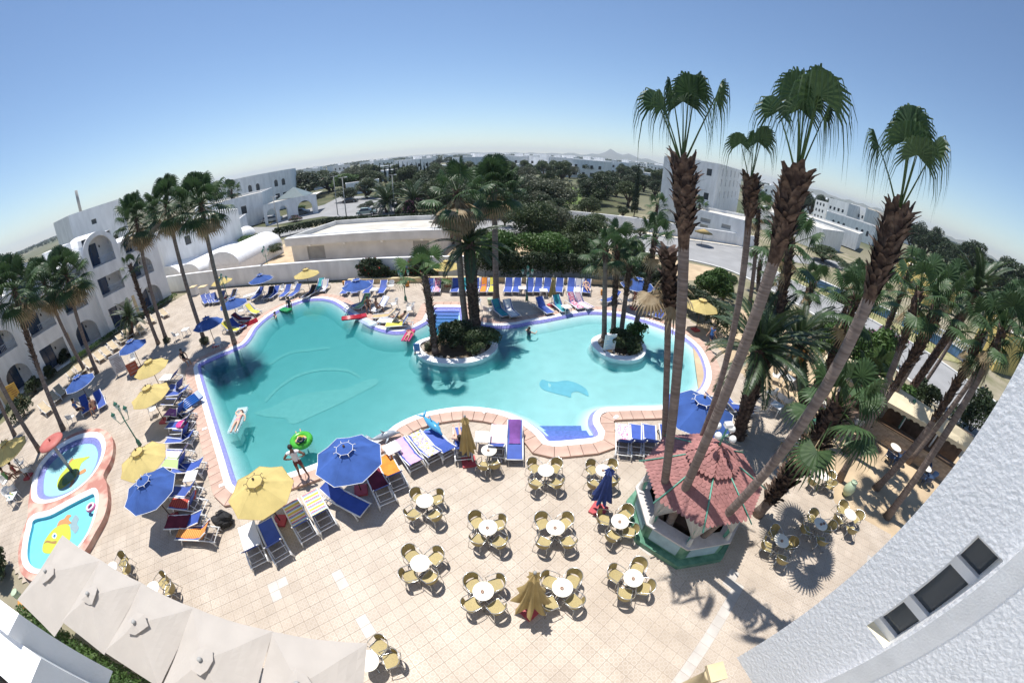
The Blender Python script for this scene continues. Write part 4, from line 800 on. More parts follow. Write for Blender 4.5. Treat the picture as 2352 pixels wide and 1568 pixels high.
tb = block('flat_roofed_store', 'long low white building with a broad pale flat roof behind the wall', fb, 0, 2.75, {0: [(2.2, 4.6, .3, 1.9, 0), (15.6, 17.4, .3, 1.9, 0)]}, m=mat('weathered_white', (.66, .66, .65), .9, var=.1, scale=.7), roof=mat('stained_pale_roof', (.52, .49, .43), .95, var=.13, scale=.45), parapet=.55, glass=M_grey)
cx_, cy_ = tb.location.x, tb.location.y
MB().box((-.5, -4.45, 2.75), (19.6, .9, .95)).build('fascia', mat('weathered_white', 0), tb)
for k in range(4): MB().box((-7 + k * 4.6, -4.6, 2.2), (.28, .25, .35)).build('water_spout', M_smooth, tb)
for k in range(3): MB().box((-5 + k * 5.2, -3.6 + .1 * k, 3.0), (.12, .12, .5)).build('roof_stub', M_grey, tb)
# ---- white hotel across the road
HC = PA(30.3, 74); hr = Vector((.667, .745)); hl = Vector((-.745, .667))
hw = grid_win((4.2, 4.9, 9.2, 9.9, 14.2, 14.9, 19.5, 20.2, 25, 25.7), (5.9, 8.4, 10.6), .38, 1.5)
block('white_hotel', 'four-storey white hotel across the road with paired slit windows', [HC + hl * 11, HC, HC + hr * 32, HC + hr * 32 + hl * 11], 0, 12.3, {1: hw, 0: grid_win((9.3,), (10.2, 5.6), 1.0, 1.3)})
block('hotel_tower', 'narrow white rooftop storey with tall slots on the hotel across the road', [PA(24.3, 80), PA(27.4, 82), PA(27.6, 90), PA(24.2, 88)], 0, 12.8, {0: grid_win((.9, 1.8, 2.7, 3.6), (9.6,), .5, 2.2)})
pf = PA(27.4, 66); pg = PA(35.6, 64); block('hotel_podium', 'white stepped podium of the hotel across the road with shuttered windows', [pf, pg, pg + Vector((6, 9)), pf + Vector((1.5, 6))], 0, 3.9, {0: [(1.6, 3.4, 2.4, 3.1, 0), (1.7, 3.1, .8, 2.0, 0), (5.4, 7.0, 2.2, 2.9, 0), (.3, 1.2, .1, 1.9, 0)]}, glass=M_grey)
wall_run('street_wall', 'plain white garden wall along the far pavement', [(9, 60), (20, 57), (27.5, 54.2), (40, 52.5)], 1.9, .25, M_white)
block('shop_row', 'low white flat shops beside the hotel across the road', [PA(36.5, 96), PA(46.5, 86), PA(49.5, 98), PA(38, 118)], 0, 4.2, {0: grid_win((4, 8, 12), (1.5,), 2.2, 1.1)})
block('shop_row', 'long low white building with a strip of dark windows, further along the road', [PA(43.5, 118), PA(51.5, 112), PA(52, 124), PA(44, 132)], 0, 4.0, {0: grid_win((3, 6, 9, 12), (1.8,), 2.0, .7)})
for k, (az0, az1, d, z, lab) in enumerate(((44.6, 46.3, 190, 8.5, 'small white apartment house at the end of the far row'), (46.4, 49.2, 180, 10.8, 'stepped white apartment block with deep balconies'), (49.4, 51.6, 185, 11.0, 'white apartment block with a roof tower'), (51.8, 54.6, 190, 11.4, 'cream and white apartment block beside the big palm'))):
    a, b = PA(az0, d), PA(az1, d - 6); L = (b - a).length; nn = Vector((b - a)).normalized(); nb_ = Vector((-nn.y, nn.x)) * 12
    block('apartment_block', lab, [a, b, b + nb_, a + nb_], 0, z, {0: grid_win(np.arange(1.5, L - .8, 2.2), (1.2, 4.0, 6.8), 1.1, 1.3)}, m=M_white if k != 3 else mat('cream_render', (.66, .6, .5), .9, var=.08))
block('white_villa', 'white villa with arched windows and a round tower', [PA(46.5, 150), PA(53.5, 146), PA(54, 160), PA(46.5, 162)], 0, 6.0, {0: grid_win((3, 5, 7, 12, 14, 16), (2.4,), .9, 1.8, 1)})
# far side of the road: blue wall with balustrade, yellow beach building
M_bluew = mat('faded_blue_wall', (.13, .24, .42), .85, var=.2, scale=1.2); M_yel = mat('ochre_render', (.62, .47, .16), .85, var=.1)
wall_run('blue_wall', 'faded blue street wall with white balusters beside the verge', [(37.3, 36), (39.8, 31), (43.5, 25.5)], 1.0, .25, M_bluew); tw2 = wall_run('blue_wall', 'blue street wall and white balustrade beyond the motorcycle', [(44.2, 24.5), (46.5, 19.5), (47.3, 15.5)], 1.0, .25, M_bluew)
for a, b in (((0, 0), (2.3, -5)), ((2.3, -5), (3.1, -9))):
    k = 12
    for i in range(k): q = Vector(a).lerp(Vector(b), (i + .5) / k); MB().lathe([(.05, 0), (.10, .15), (.05, .35), (.09, .55), (.05, .62)], 8).build('baluster', M_smooth, tw2, loc=(q.x, q.y, 1.05))
    c = (Vector(a) + Vector(b)) / 2; d = Vector(b) - Vector(a); MB().box((c.x, c.y, 1.73), (d.length, .22, .12), math.atan2(d.y, d.x)).build('hand_rail', M_smooth, tw2)
block('beach_house', 'ochre single-storey beach building with an arched doorway', [PA(57.5, 88), PA(62.5, 72), PA(66.5, 76), PA(61, 94)], 0, 3.8, {0: [(4, 6, .1, 2.6, 1), (10, 13, .8, 2.2, 0)]}, m=M_yel); block('beach_house', 'ochre and white gatehouse with a dark arch beside the stucco wing', [PA(70.5, 62), PA(74.5, 54), PA(78, 60), PA(73, 68)], 0, 4.2, {0: [(2, 4, .1, 2.8, 1), (6, 8, .1, 2.8, 1)]}, m=M_yel)
# ---- the hotel the photograph was taken from: stucco wing and balconies
C1 = Vector((4.72, 1.09)); zb0 = 3.0
def P77(px, py, C, d2):                                   # point of the plane through C along d2, seen at a pixel
    d = ray(px, py); n = Vector((-d2.y, d2.x)); t = (C.x * n.x + C.y * n.y) / (d.x * n.x + d.y * n.y); return Vector((0, 0, H)) + d * t
d2 = Vector((.28, -.96)).normalized(); zw = Z(2900, 1700, 1.931)
Wb = P77(*zw(557, 1160), C1, d2); Wt = P77(*zw(1355, 520), C1, d2); u0 = (Vector(Wb.xy) - C1).dot(d2); u0 = max(u0, .25)
C2 = C1 + d2 * 1.234; sw = thing('stucco_wing', 'rough white stucco wing in shade with a tall narrow window', 'building', (C1.x, C1.y, 0)); mb = MB()
nin = Vector((.96, .28, 0)).normalized(); wz = (Wb.z, Wt.z); uw = (u0, 1.19)
P, hp = wall_face(mb, (0, 0), d2.to_3d(), nin, 1.234, zb0, 16., [(uw[0], uw[1], wz[0], wz[1], 0)], .28)
n1 = Vector((.985, .16, 0)) * 5; mb.add([(0, 0, zb0), (0, 0, 16), n1 + Vector((0, 0, 16)), n1 + Vector((0, 0, zb0))], [(0, 1, 2, 3)]); mb.add([Vector((0, 0, zb0)), P(1.234, zb0, 0), n1 + Vector((0, 0, zb0))], [(0, 1, 2)])
mb.build('wall', M_stucco, sw)
a, b = uw; za, zb = wz; h = zb - za
for (f0, f1, g) in ((.06, .30, M_glass), (.36, .72, M_glass), (.78, .97, M_glass)):
    pn = pane(P, [(a + .08, za + h * f0), (b, za + h * f0), (b, za + h * f1), (a + .08, za + h * f1)], .24, g, sw, 'window_pane')
fr = MB()
for f in (.03, .33, .75, .985): q = za + h * f; fr.add([P(a, q - .07, .16), P(b, q - .07, .16), P(b, q + .07, .16), P(a, q + .07, .16), P(a, q - .07, .27), P(b, q - .07, .27), P(b, q + .07, .27), P(a, q + .07, .27)], [(0, 1, 2, 3), (0, 4, 5, 1), (3, 2, 6, 7)])
fr.add([P(a, za, .2), P(a + .07, za, .2), P(a + .07, zb, .2), P(a, zb, .2)], [(0, 1, 2, 3)]); fr.build('window_frame', M_smooth, sw)
MB().add([P(a, za + .005, 0), P(b, za + .005, 0), P(b, za + .005, .27), P(a, za + .005, .27)], [(0, 1, 2, 3)]).build('sill', mat('cream_sill', (.72, .66, .5), .7), sw)
# nearer pier of the same facade
q0 = C2 - C1; pier = MB(); cn = Vector((4.85, -.09)) - C1; fp = [cn, cn + d2 * 5, q0 + d2 * 6, q0]
pier.prism(ccw(fp), 2.2, 16., bot=True); pier.build('pier', M_stucco, sw); e0 = cn - Vector((.012, .0)); MB().prism(ccw([e0, e0 + d2 * .32, e0 + d2 * .32 + Vector((.1, 0)), e0 + Vector((.1, .0))]), 2.2, 16., bot=True).build('smooth_pier_edge', M_smooth, sw)
# parapets of the balconies below, on the other side
tl = thing('balcony_parapet', 'stepped white balcony parapets of the hotel just below the viewpoint', 'balcony', (-2.87, -.35, 0)); dl = Vector((-1, -.13)).normalized(); nl = Vector((.13, -1)).normalized()
def ledge(name, s0, s1, y0, y1, z0, z1, m=M_smooth):
    f = [dl * s0 + nl * y0, dl * s1 + nl * y0, dl * s1 + nl * y1, dl * s0 + nl * y1]; MB().prism(ccw(f), z0, z1, bot=True).build(name, m, tl)
ledge('outer_parapet', 0, 7, 0, .16, 8.4, 9.32); ledge('floor_slab', -.25, 7, .16, .42, 8.3, 9.2); ledge('inner_parapet', 1.15, 7, .42, .56, 8.3, 9.62); ledge('inner_slab', .2, 7, .56, .8, 8.3, 9.42); ledge('upper_parapet', -.6, 7, .8, 1.6, 8.3, 9.75)
f = [dl * .45 + nl * .43, dl * 1.15 + nl * .43, dl * 1.15 + nl * .55]; MB().prism(ccw(f), 8.4, 9.6, bot=True).build('sloped_fin', M_smooth, tl)
ledge('garden_wall', 5.2, 16, 1.55, 1.75, 0, 2.0); ledge('unseen_facade', -9, 16, 3.0, 3.4, 0, 15., M_white)  # hotel front behind the viewpoint, unseen, added to bounce sun onto the wing
# porch column and lamp at the foot of the stucco wing
pc_ = G(1635, 1548, 2.4); cc = thing('porch_column', 'round cream porch column at the foot of the stucco wing', 'column', (pc_.x, pc_.y, 0)); MB().lathe([(.22, 0), (.22, .15), (.16, .2), (.15, 2.3), (.2, 2.4), (.22, 2.55)], 16).build('shaft', M_cream, cc); MB().box((0, 0, 2.62), (.4, .4, .12)).build('capital', M_cream, cc)
# ================================================================ roads
struct(sheet('road', [ccw([Vector(p) for p in [(-10, 52), (8, 46), (19, 41.8), (25.5, 38), (28.2, 31), (29.6, 24), (31, 15), (32, -8), (43, -8), (42.5, 8), (41.2, 17), (38.8, 25), (35.6, 32.5), (34.5, 37.5), (36, 42), (44, 46), (62, 47), (62, 52.3), (40, 50.8), (27, 52.2), (18, 54.6), (8, 58), (-10, 66)]])], -.03, M_asph))
for lab, pts in (('pale kerb of the pavement in front of the street wall', [(8, 58.2), (18, 54.8), (27, 52.4), (40, 51)]), ('curved pale kerb round the grass verge', [(44, 46), (36, 42), (34.5, 37.5), (35.6, 32.5), (38.8, 25), (41.2, 17), (42.5, 8)]), ('pale kerb on the pool side of the road', [(8, 45.8), (19, 41.6), (25.3, 37.9), (28.0, 31), (29.4, 24), (30.8, 15), (31.8, -8)])):
    c = catmull([Vector(p) for p in pts], 5, False); kt = MB()
    for a, b in zip(c, c[1:]): d = b - a; m_ = (a + b) / 2; kt.box((m_.x, m_.y, .02), (d.length, .3, .16), math.atan2(d.y, d.x))
    struct(kt.build('kerb', M_kerb))
struct(sheet('verge', [ccw([Vector(p) for p in [(36.4, 41), (34.9, 37.5), (36, 32.5), (39.2, 25), (41.5, 17.5), (47, 16), (44, 24.8), (40, 30.8), (37.6, 36), (45, 44)]])], -.01, mat('dry_verge', (.33, .29, .16), .95, col2=(.2, .21, .08), scale=.7)))
struct(sheet('pavement', [ccw([Vector(p) for p in [(8, 58.3), (18, 54.9), (27, 52.5), (40, 51.1), (40, 52.5), (27.5, 54), (20, 56.9), (9, 60)]])], .02, mat('sandy_pavement', (.5, .44, .35), .95, var=.1)))
struct(sheet('car_park', [ccw([G(*p).xy for p in [(612, 520), (740, 497), (905, 503), (912, 462), (840, 450), (780, 452), (745, 470), (650, 495)]])], -.02, M_asph))
struct(sheet('lane', [ccw([Vector(p) for p in [(-60, 62), (-34, 53), (-6, 50), (-6, 56), (-30, 58), (-58, 70)]])], -.035, M_asph))
struct(sheet('lawn', [ccw([G(*p).xy for p in [(1228, 462), (1330, 470), (1345, 435), (1290, 425), (1232, 430)]])], -.02, M_lawn)); struct(sheet('garden_ground', [ccw([Vector(p) for p in [(-64, 70), (-20, 62), (18, 64), (44, 130), (-30, 190), (-90, 150)]])], -.045, mat('dry_garden', (.045, .06, .022), .95, col2=(.11, .105, .055), scale=.12)))
# ================================================================ awning bar by the road
M_awn = mat('cream_awning', (.74, .64, .45), .8, var=.04, trans=.15); M_brick = mat('sand_block', (.42, .33, .25), .9, var=.12, scale=6, rndv=.1)
W0, W1 = Vector((18.2, 11.9)), Vector((22.9, 4.8)); wd = (W1 - W0); WL = wd.length; wd.normalize(); wn_ = Vector((-wd.y, wd.x));
if wn_.x < 0: wn_ = -wn_
bar = thing('awning_bar', 'open bar counter of sand-coloured blocks under a long cream awning', 'bar', (W0.x, W0.y, 0)); rz = math.atan2(wd.y, wd.x)
bb = MB().box((0, 0, 0), (.565, .2, .175)).mesh('block', M_brick)
for r_ in range(6):
    for k in range(int(WL / .58)): q = wd * (.3 + k * .58 + (.29 if r_ % 2 else 0)); obj('block', bb, bar, (q.x, q.y, .095 + r_ * .185), (0, 0, rz))
c = wd * WL / 2; MB().box((c.x + wn_.x * .08, c.y + wn_.y * .08, .55), (WL, .17, 1.09), rz).build('wall_core', M_grout, bar); MB().box((c.x, c.y, 1.14), (WL + .1, .5, .06), rz).build('counter_top', mat('dark_wood', (.10, .06, .035), .6, var=.2), bar)
AF0, AF1 = G(*z10(675, 165), 2.35), G(*z10(1795, 795), 2.35); AB0, AB1 = G(*z10(775, 25), 2.95), G(*z10(1825, 690), 2.95); o3 = Vector((W0.x, W0.y, 0)); n = 12
AF0 = AF0 + (AF0 - AF1) * .12; AB0 = AB0 + (AB0 - AB1) * .12
for k in range(n):
    t0, t1 = k / n, (k + 1) / n; f0, f1, b0, b1 = AF0.lerp(AF1, t0) - o3, AF0.lerp(AF1, t1) - o3, AB0.lerp(AB1, t0) - o3, AB0.lerp(AB1, t1) - o3
    m_ = MB().add([f0, f1, b1, b0, (f0 + b0) / 2 - Vector((0, 0, .05)), (f1 + b1) / 2 - Vector((0, 0, .05))], [(0, 1, 5, 4), (4, 5, 2, 3)]); q = [(f0.lerp(f1, i / 6) - Vector((0, 0, .2 + .08 * math.sin(math.pi * (i % 3) / 2)))) for i in range(7)]; m_.add([f0.lerp(f1, i / 6) for i in range(7)] + q, [(i, i + 1, 8 + i, 7 + i) for i in range(6)]); m_.build('awning_panel', M_awn, bar)
for k in range(5): q = wd * (WL * k / 4) + wn_ * .9; MB().tube([(q.x, q.y, 0), (q.x, q.y, 2.8)], .05, 6).build('post', M_smooth, bar)
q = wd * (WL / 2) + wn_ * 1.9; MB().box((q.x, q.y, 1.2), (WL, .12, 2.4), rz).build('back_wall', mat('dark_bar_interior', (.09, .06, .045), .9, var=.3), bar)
# ================================================================ poolside furniture
M_plast = mat('white_resin', (.76, .76, .75), .45, var=.03, rndv=.04); M_sling = mat('blue_sling', (.055, .11, .42), .6, var=.08, rndv=.12, trans=.15); M_slingb = mat('beige_sling', (.56, .45, .30), .7, var=.06, rndv=.06, trans=.15)
M_alu = mat('aluminium_tube', (.62, .62, .60), .25, metal=.9); M_wick = mat('olive_beige_weave', (.36, .29, .13), .65, var=.12, scale=30, rndv=.08); M_top = mat('ivory_table_top', (.80, .77, .67), .35); M_ash = mat('brown_ashtray', (.30, .20, .15), .4)
M_ybl = mat('yellow_canvas', (.66, .53, .21), .85, var=.1, scale=1.5, rndv=.05, trans=.3); M_bbl = mat('blue_canvas', (.045, .11, .36), .85, var=.2, scale=1.5, rndv=.08, trans=.25); M_tan = mat('tan_canvas', (.40, .29, .12), .85, var=.12, scale=2); M_navy = mat('navy_canvas', (.03, .055, .20), .85, var=.15, scale=2); M_pole = mat('dark_wood_pole', (.12, .08, .06), .6, var=.1); M_pipe = mat('white_piping', (.8, .8, .8), .7); M_redbase = mat('red_parasol_base', (.45, .07, .08), .5, var=.1); M_conc = mat('pale_parasol_base', (.5, .48, .45), .9)
def lounger_kit(beta, sling):
    B = R(beta); hx = -.22; bl = .78; ex, ez = hx - bl * math.cos(B), .36 + bl * math.sin(B); k = []
    def slab(p, q, w, name, curve=0.):
        m = MB(); n = 6; V = []
        for i in range(n + 1):
            t = i / n; x = p[0] + (q[0] - p[0]) * t; z = p[1] + (q[1] - p[1]) * t - curve * math.sin(math.pi * t)
            V += [(x, -w, z), (x, w, z), (x, -w, z - .015), (x, w, z - .015)]
        F = []
        for i in range(n): a = 4 * i; F += [(a, a + 4, a + 5, a + 1), (a + 2, a + 3, a + 7, a + 6), (a, a + 2, a + 6, a + 4), (a + 1, a + 5, a + 7, a + 3)]
        F += [(0, 1, 3, 2), (4 * n, 4 * n + 2, 4 * n + 3, 4 * n + 1)]; return m.add(V, F).mesh(name, sling)
    k.append(('seat', slab((hx, .36), (.93, .34), .29, 'seat', .03), None)); k.append(('backrest', slab((hx, .365), (ex, ez), .29, 'backrest', .03), None))
    for s in (-1, 1): k.append(('side_rail', MB().tube([(-.95, .33 * s, .26), (-.5, .33 * s, .33), (0, .33 * s, .345), (.6, .33 * s, .335), (.97, .33 * s, .33)], .032, 6).mesh('side_rail', M_plast), None))
    for s in (-1, 1): k.append(('back_rail', MB().tube([(hx, .31 * s, .36), ((hx + ex) / 2, .31 * s, (.36 + ez) / 2), (ex, .31 * s, ez)], .024, 6).mesh('back_rail', M_plast), 1))
    for x, s in ((-.82, -1), (-.82, 1), (.72, -1), (.72, 1)): k.append(('leg', MB().tube([(x - .12 * (1 if x > 0 else -1), .33 * s, .33), (x - .02, .34 * s, .2), (x + .06 * (1 if x > 0 else -1), .36 * s, .0)], [.035, .03, .035], 6).mesh('leg', M_plast), None))
    for x, z in ((-.9, .27), (-.45, .3), (.95, .32)): k.append(('cross_bar', MB().tube([(x, -.33, z), (x, .33, z)], .02, 5).mesh('cross_bar', M_plast), None))
    if beta > 5: k.append(('back_strut', MB().tube([((hx + ex) / 2, -.25, (.36 + ez) / 2 - .03), (-.75, -.25, .28), (-.75, .25, .28), ((hx + ex) / 2, .25, (.36 + ez) / 2 - .03)], .016, 5).mesh('back_strut', M_plast), None))
    return k, ((ex, ez), (hx, .36))
LK = {(b, c): lounger_kit(b, s) for c, s in (('blue', M_sling), ('beige', M_slingb)) for b in (0, 22, 38, 52)}
TOWELS = {}
def towel_mesh(beta, m, part):
    key = (beta, m.name, part)
    if key in TOWELS: return TOWELS[key]
    (ex, ez), (hx, hz) = LK[(beta, 'blue')][1]; prof = [(ex, ez), ((ex + hx) / 2, (ez + hz) / 2 - .02), (hx, hz), (.1, .345), (.5, .33), (.93, .345)]
    if part == 'seat': prof = prof[2:]
    if part == 'back': prof = [(ex - .02, ez - .25)] + prof[:4]
    mb = MB(); w = .31; V = []; n = 7; g = random.Random(len(TOWELS)); pr = catmull([Vector(p) for p in prof], 4, False)
    for i, p in enumerate(pr):
        for j in range(n): y = -w + 2 * w * j / (n - 1); V.append((p[0], y * (1 + .04 * math.sin(i * 1.3)), p[1] + .022 + .008 * math.sin(i * 1.9 + j * 1.7) - (.10 if j in (0, n - 1) else 0) * (part != 'seat')))
    mb.add(V, [(i * n + j, i * n + j + 1, (i + 1) * n + j + 1, (i + 1) * n + j) for i in range(len(pr) - 1) for j in range(n - 1)], 0, True); me = mb.mesh('towel', m); TOWELS[key] = me; return me
T = dict(white=mat('white_towel', (.74, .74, .74), .95), purple=mat('purple_towel', (.20, .08, .30), .95, var=.15), black=mat('black_towel', (.02, .02, .025), .95), pink=mat('lilac_pink_towel', (.60, .38, .56), .95, var=.08), hot=mat('hot_pink_towel', (.62, .06, .25), .95, var=.2), green=mat('lime_towel', (.38, .62, .22), .95), maroon=mat('maroon_towel', (.16, .02, .04), .95, var=.2), orange=mat('orange_towel', (.72, .25, .04), .95, var=.15), yellow=mat('yellow_towel', (.68, .60, .10), .95), teal=mat('teal_towel', (.05, .32, .36), .95, var=.2), grey=mat('pale_grey_towel', (.52, .5, .5), .95), tan=mat('tan_towel', (.52, .38, .2), .95, var=.15), rose=mat('pale_pink_towel', (.68, .50, .55), .95, var=.06),
    rainbow=stripes('rainbow_striped_towel', [(.75, .75, .7), (.75, .45, .08), (.7, .65, .1), (.75, .75, .72), (.15, .4, .65), (.65, .15, .2)], 3.2), plaid=stripes('orange_check_towel', [(.62, .17, .05), (.70, .34, .08)], 9., 0, .9, 1), redplaid=stripes('red_check_towel', [(.35, .03, .04), (.55, .12, .06)], 9., 0, .9, 1), lstripe=stripes('lilac_striped_towel', [(.66, .6, .7), (.5, .42, .62)], 7.), floral=spots('floral_towel', [(.62, .6, .72), (.35, .3, .6), (.7, .6, .12), (.66, .64, .72)], 17), pinkfloral=spots('pink_floral_towel', [(.78, .7, .72), (.66, .18, .3), (.78, .72, .74)], 22), redfloral=spots('red_floral_towel', [(.65, .15, .25), (.75, .6, .64), (.6, .12, .2)], 16))
TNAME = dict(white='a white towel', purple='a purple towel', black='a black towel', pink='a lilac-pink towel', hot='a hot pink towel', green='a lime green towel', maroon='a maroon towel', orange='an orange towel', yellow='a yellow towel', teal='a teal towel', grey='a pale grey towel', tan='a tan towel', rose='a pale pink towel', rainbow='a rainbow striped towel', plaid='an orange checked towel', redplaid='a red checked towel', lstripe='a lilac striped towel', floral='a blue and yellow floral towel', pinkfloral='a pink and white floral towel', redfloral='a red floral towel')
LOUNG = {}
def lounger(head, foot, label, beta=38, tw=None, part='full', col='blue', group=None, zh=None, ext='', where='terrace'):
    """head and foot as photo pixels of the backrest top and the foot end"""
    (ex, ez), _ = LK[(beta, col)][1]; h = G(*head, ez); f = G(*foot, .34); d = (f - h); d.z = 0; rz = math.atan2(d.y, d.x); c = (h + f) / 2
    u = Vector((math.cos(rz), math.sin(rz))); xm = (ex + .93) / 2; loc = Vector((c.x, c.y, .008)) - (u * xm).to_3d()
    t = spawn(LK[(beta, col)][0], 'sun_lounger', label, 'sun lounger', loc, rz, group)
    if tw:
        o = obj('beach_towel', towel_mesh(beta, T[tw], part), None, loc, (0, 0, rz)); tag(o, '%s %s' % ({'f': 'towel', }.get('x', TNAME[tw][TNAME[tw].index(' ') + 1:]), 'on a lounger ' + where), 'towel')
    return t
def L6(n, head, foot, label, **k): return lounger(z6(*head), z6(*foot), label, **k)
# near edge of the pool
nr_ = 'by the near pool edge'
L6(1, (500, 1450), (445, 1135), 'blue lounger with a white towel beside the black bag', beta=52, tw='white', part='seat', where='beside the black bag'); L6(2, (690, 1375), (600, 1130), 'blue lounger shaded by the yellow parasol nearest the black bag', beta=52)
L6(3, (935, 1235), (800, 955), 'blue lounger with half a rainbow towel, shaded side', beta=52, tw='rainbow', part='seat', where='half in parasol shade'); L6(4, (1100, 1150), (955, 870), 'blue lounger with the bright rainbow striped towel by the pool edge', beta=52, tw='rainbow', part='seat', where='in full sun by the pool edge')
L6(5, (1150, 865), (1390, 1040), 'blue lounger in the shade of the big blue parasol, facing away from the pool', beta=38)
L6(6, (1580, 880), (1490, 720), 'blue lounger tucked under the big blue parasol', beta=52, tw='maroon', part='seat', where='under the big blue parasol'); L6(7, (1700, 790), (1580, 600), 'blue lounger with an orange towel beside the square white table', beta=52, tw='orange', part='seat', where='beside the square white table')
L6(8, (1880, 690), (1700, 470), 'blue lounger covered by a lilac-pink towel', beta=22, tw='pink', where='next to the floral one'); L6(9, (2030, 620), (1835, 420), 'blue lounger covered by a blue and yellow floral towel', beta=22, tw='floral', where='next to the inflatable dolphin'); L6(10, (2140, 570), (1960, 400), 'blue lounger holding the inflatable blue dolphin', beta=22)
lounger(z7(680, 370), z7(660, 130), 'blue lounger with a sunbather behind the closed tan parasol', beta=38); lounger(z7(950, 330), z7(985, 130), 'blue lounger with a pale pink towel behind the table', beta=38, tw='rose', part='seat', where='behind the round table'); lounger(z7(1110, 100), z7(1105, 420), 'blue lounger with a purple towel over its backrest', beta=38, tw='purple', part='back', where='over the backrest beside the pool notch')
for k, x in enumerate((2020, 2125, 2230)): lounger(z7(x + 15, 320), z7(x - 20, 90), ('blue lounger with a pink and white floral towel in the row by the pool notch', 'plain blue lounger second in the row by the pool notch', 'plain blue lounger third in the row by the pool notch')[k], beta=52, tw='pinkfloral' if k == 0 else None, part='seat', where='first in the row by the pool notch')
lounger((1550, 1025), (1528, 962), 'plain blue lounger in the row by the pool notch, half hidden by palm trunks', beta=52)
# row along the long edge
rows = [(355, 1130, 1300, 'white'), (420, 1200, 1300, None), (470, 1190, 1350, None), (528, 1140, 1330, 'black'), (600, 1150, 1350, 'purple'), (648, 1200, 1390, 'black'), (690, 1170, 1385, None), (752, 1165, 1395, 'black'), (800, 1170, 1410, None), (905, 1170, 1335, 'lstripe'), (960, 1150, 1345, 'green'), (1010, 1230, 1455, None), (1175, 1220, 1370, None), (1250, 1200, 1415, 'redplaid'), (1400, 1180, 1455, 'maroon'), (1470, 1240, 1535, 'plaid')]
txt = ['at the pool corner parasol', 'in front of the white-towelled one', 'next to a black towel', 'under the second yellow parasol', 'next to the air mattress', 'beside the purple towel', 'with the hot pink bag', 'by the lamp shadow', 'in full sun mid row', 'by a yellow parasol', 'beside the striped one', 'in sun next to the square table', 'under the blue parasol edge', 'beneath the blue parasol', 'at the row end', 'last of the row']
for k, (y, xa, xb, tw_) in enumerate(rows):
    lounger(z2(xb, y - 32), z2(xa + 10, y + 14), 'blue lounger in the long pool-edge row, %s' % txt[k], beta=(38, 52, 22)[k % 3], tw=tw_, part='full' if k % 2 else 'seat', where='in the edge row, ' + txt[k])
# cream loungers before the hotel wing
for k, (x, y) in enumerate(((320, 585), (385, 505), (430, 460), (520, 355), (575, 305), (640, 268), (712, 215), (762, 180), (812, 138), (870, 88), (915, 50))):
    lounger(z2(x - 38, y - 38), z2(x + 42, y + 30), 'cream sling lounger in the line facing the hotel wing', beta=22, col='beige', group='cream loungers along the hotel wing')
for k, (x, y) in enumerate(((1010, 1390), (1085, 1320), (1180, 1275))): lounger(z1(x - 40, y - 40), z1(x + 42, y + 30), 'cream sling lounger in the line facing the hotel wing', beta=22, col='beige', group='cream loungers along the hotel wing')
for k, (h, f) in enumerate((((590, 480), (620, 640)), ((690, 455), (740, 590)))): lounger(z2(*h), z2(*f), ('dark blue striped lounger shaded by the parasol among people', 'blue lounger beside the seated pair')[k], beta=38)
# upper left terrace
tl_ = [((95, 400), (150, 490), None, 'first of three side by side by the white crates'), ((135, 395), (190, 485), None, 'middle of three side by side by the white crates'), ((180, 390), (215, 480), None, 'last of three side by side by the white crates'), ((270, 380), (215, 470), None, 'behind the slim palm trunk'), ((365, 370), (300, 460), 'black', 'with a dark towel by the slim palm'), ((465, 490), (570, 560), 'yellow', 'facing the pool curve'), ((360, 570), (490, 610), 'maroon', 'beside the red air mattress'), ((320, 610), (440, 680), None, 'at the pool curve'), ((270, 640), (400, 700), 'yellow', 'behind the slim palm at the pool rim'), ((555, 355), (460, 425), 'white', 'under the far blue parasol'), ((580, 350), (520, 440), None, 'shaded by the far blue parasol'), ((670, 345), (620, 440), 'black', 'in the far blue parasol shade'), ((715, 340), (650, 435), None, 'first of the sunny trio at the wall'), ((815, 325), (745, 430), None, 'second of the sunny trio at the wall'), ((900, 320), (820, 425), None, 'third of the sunny trio at the wall'), ((1000, 345), (960, 420), 'black', 'shaded by the yellow wall parasol'), ((1085, 275), (1030, 375), 'teal', 'beside the yellow wall parasol'), ((1115, 285), (1075, 385), 'grey', 'next to the teal one')]
for k, (h, f, tw_, s) in enumerate(tl_): lounger(z4(*h), z4(*f), 'blue lounger %s%s' % ('with %s, ' % TNAME[tw_] if tw_ else '', s), beta=38, tw=tw_, where=s)
for k, (h, f, tw_, s) in enumerate([((1300, 300), (1260, 400), None, 'behind the blue parasol on the pool tongue'), ((1365, 290), (1350, 400), None, 'second behind the blue parasol on the tongue'), ((1485, 290), (1445, 400), None, 'beside the small white wall table'), ((1600, 290), (1560, 400), None, 'beside the white chair at the wall'), ((1320, 465), (1400, 490), None, 'in the shade on the pool tongue'), ((1430, 425), (1400, 500), 'green', 'with bags on the pool tongue'), ((1590, 440), (1530, 530), 'white', 'behind the seated man'), ((1690, 525), (1510, 590), 'tan', 'next to the seated man'), ((1710, 560), (1560, 620), 'white', 'between the tan towel and the seated man'), ((1780, 580), (1630, 660), 'yellow', 'under the seated man')]):
    lounger(z4(*h), z4(*f), 'blue lounger %s%s' % ('with %s, ' % TNAME[tw_] if tw_ else '', s), beta=38 if k < 8 else 52, tw=tw_, part='seat' if k == 9 else 'full', where=s)
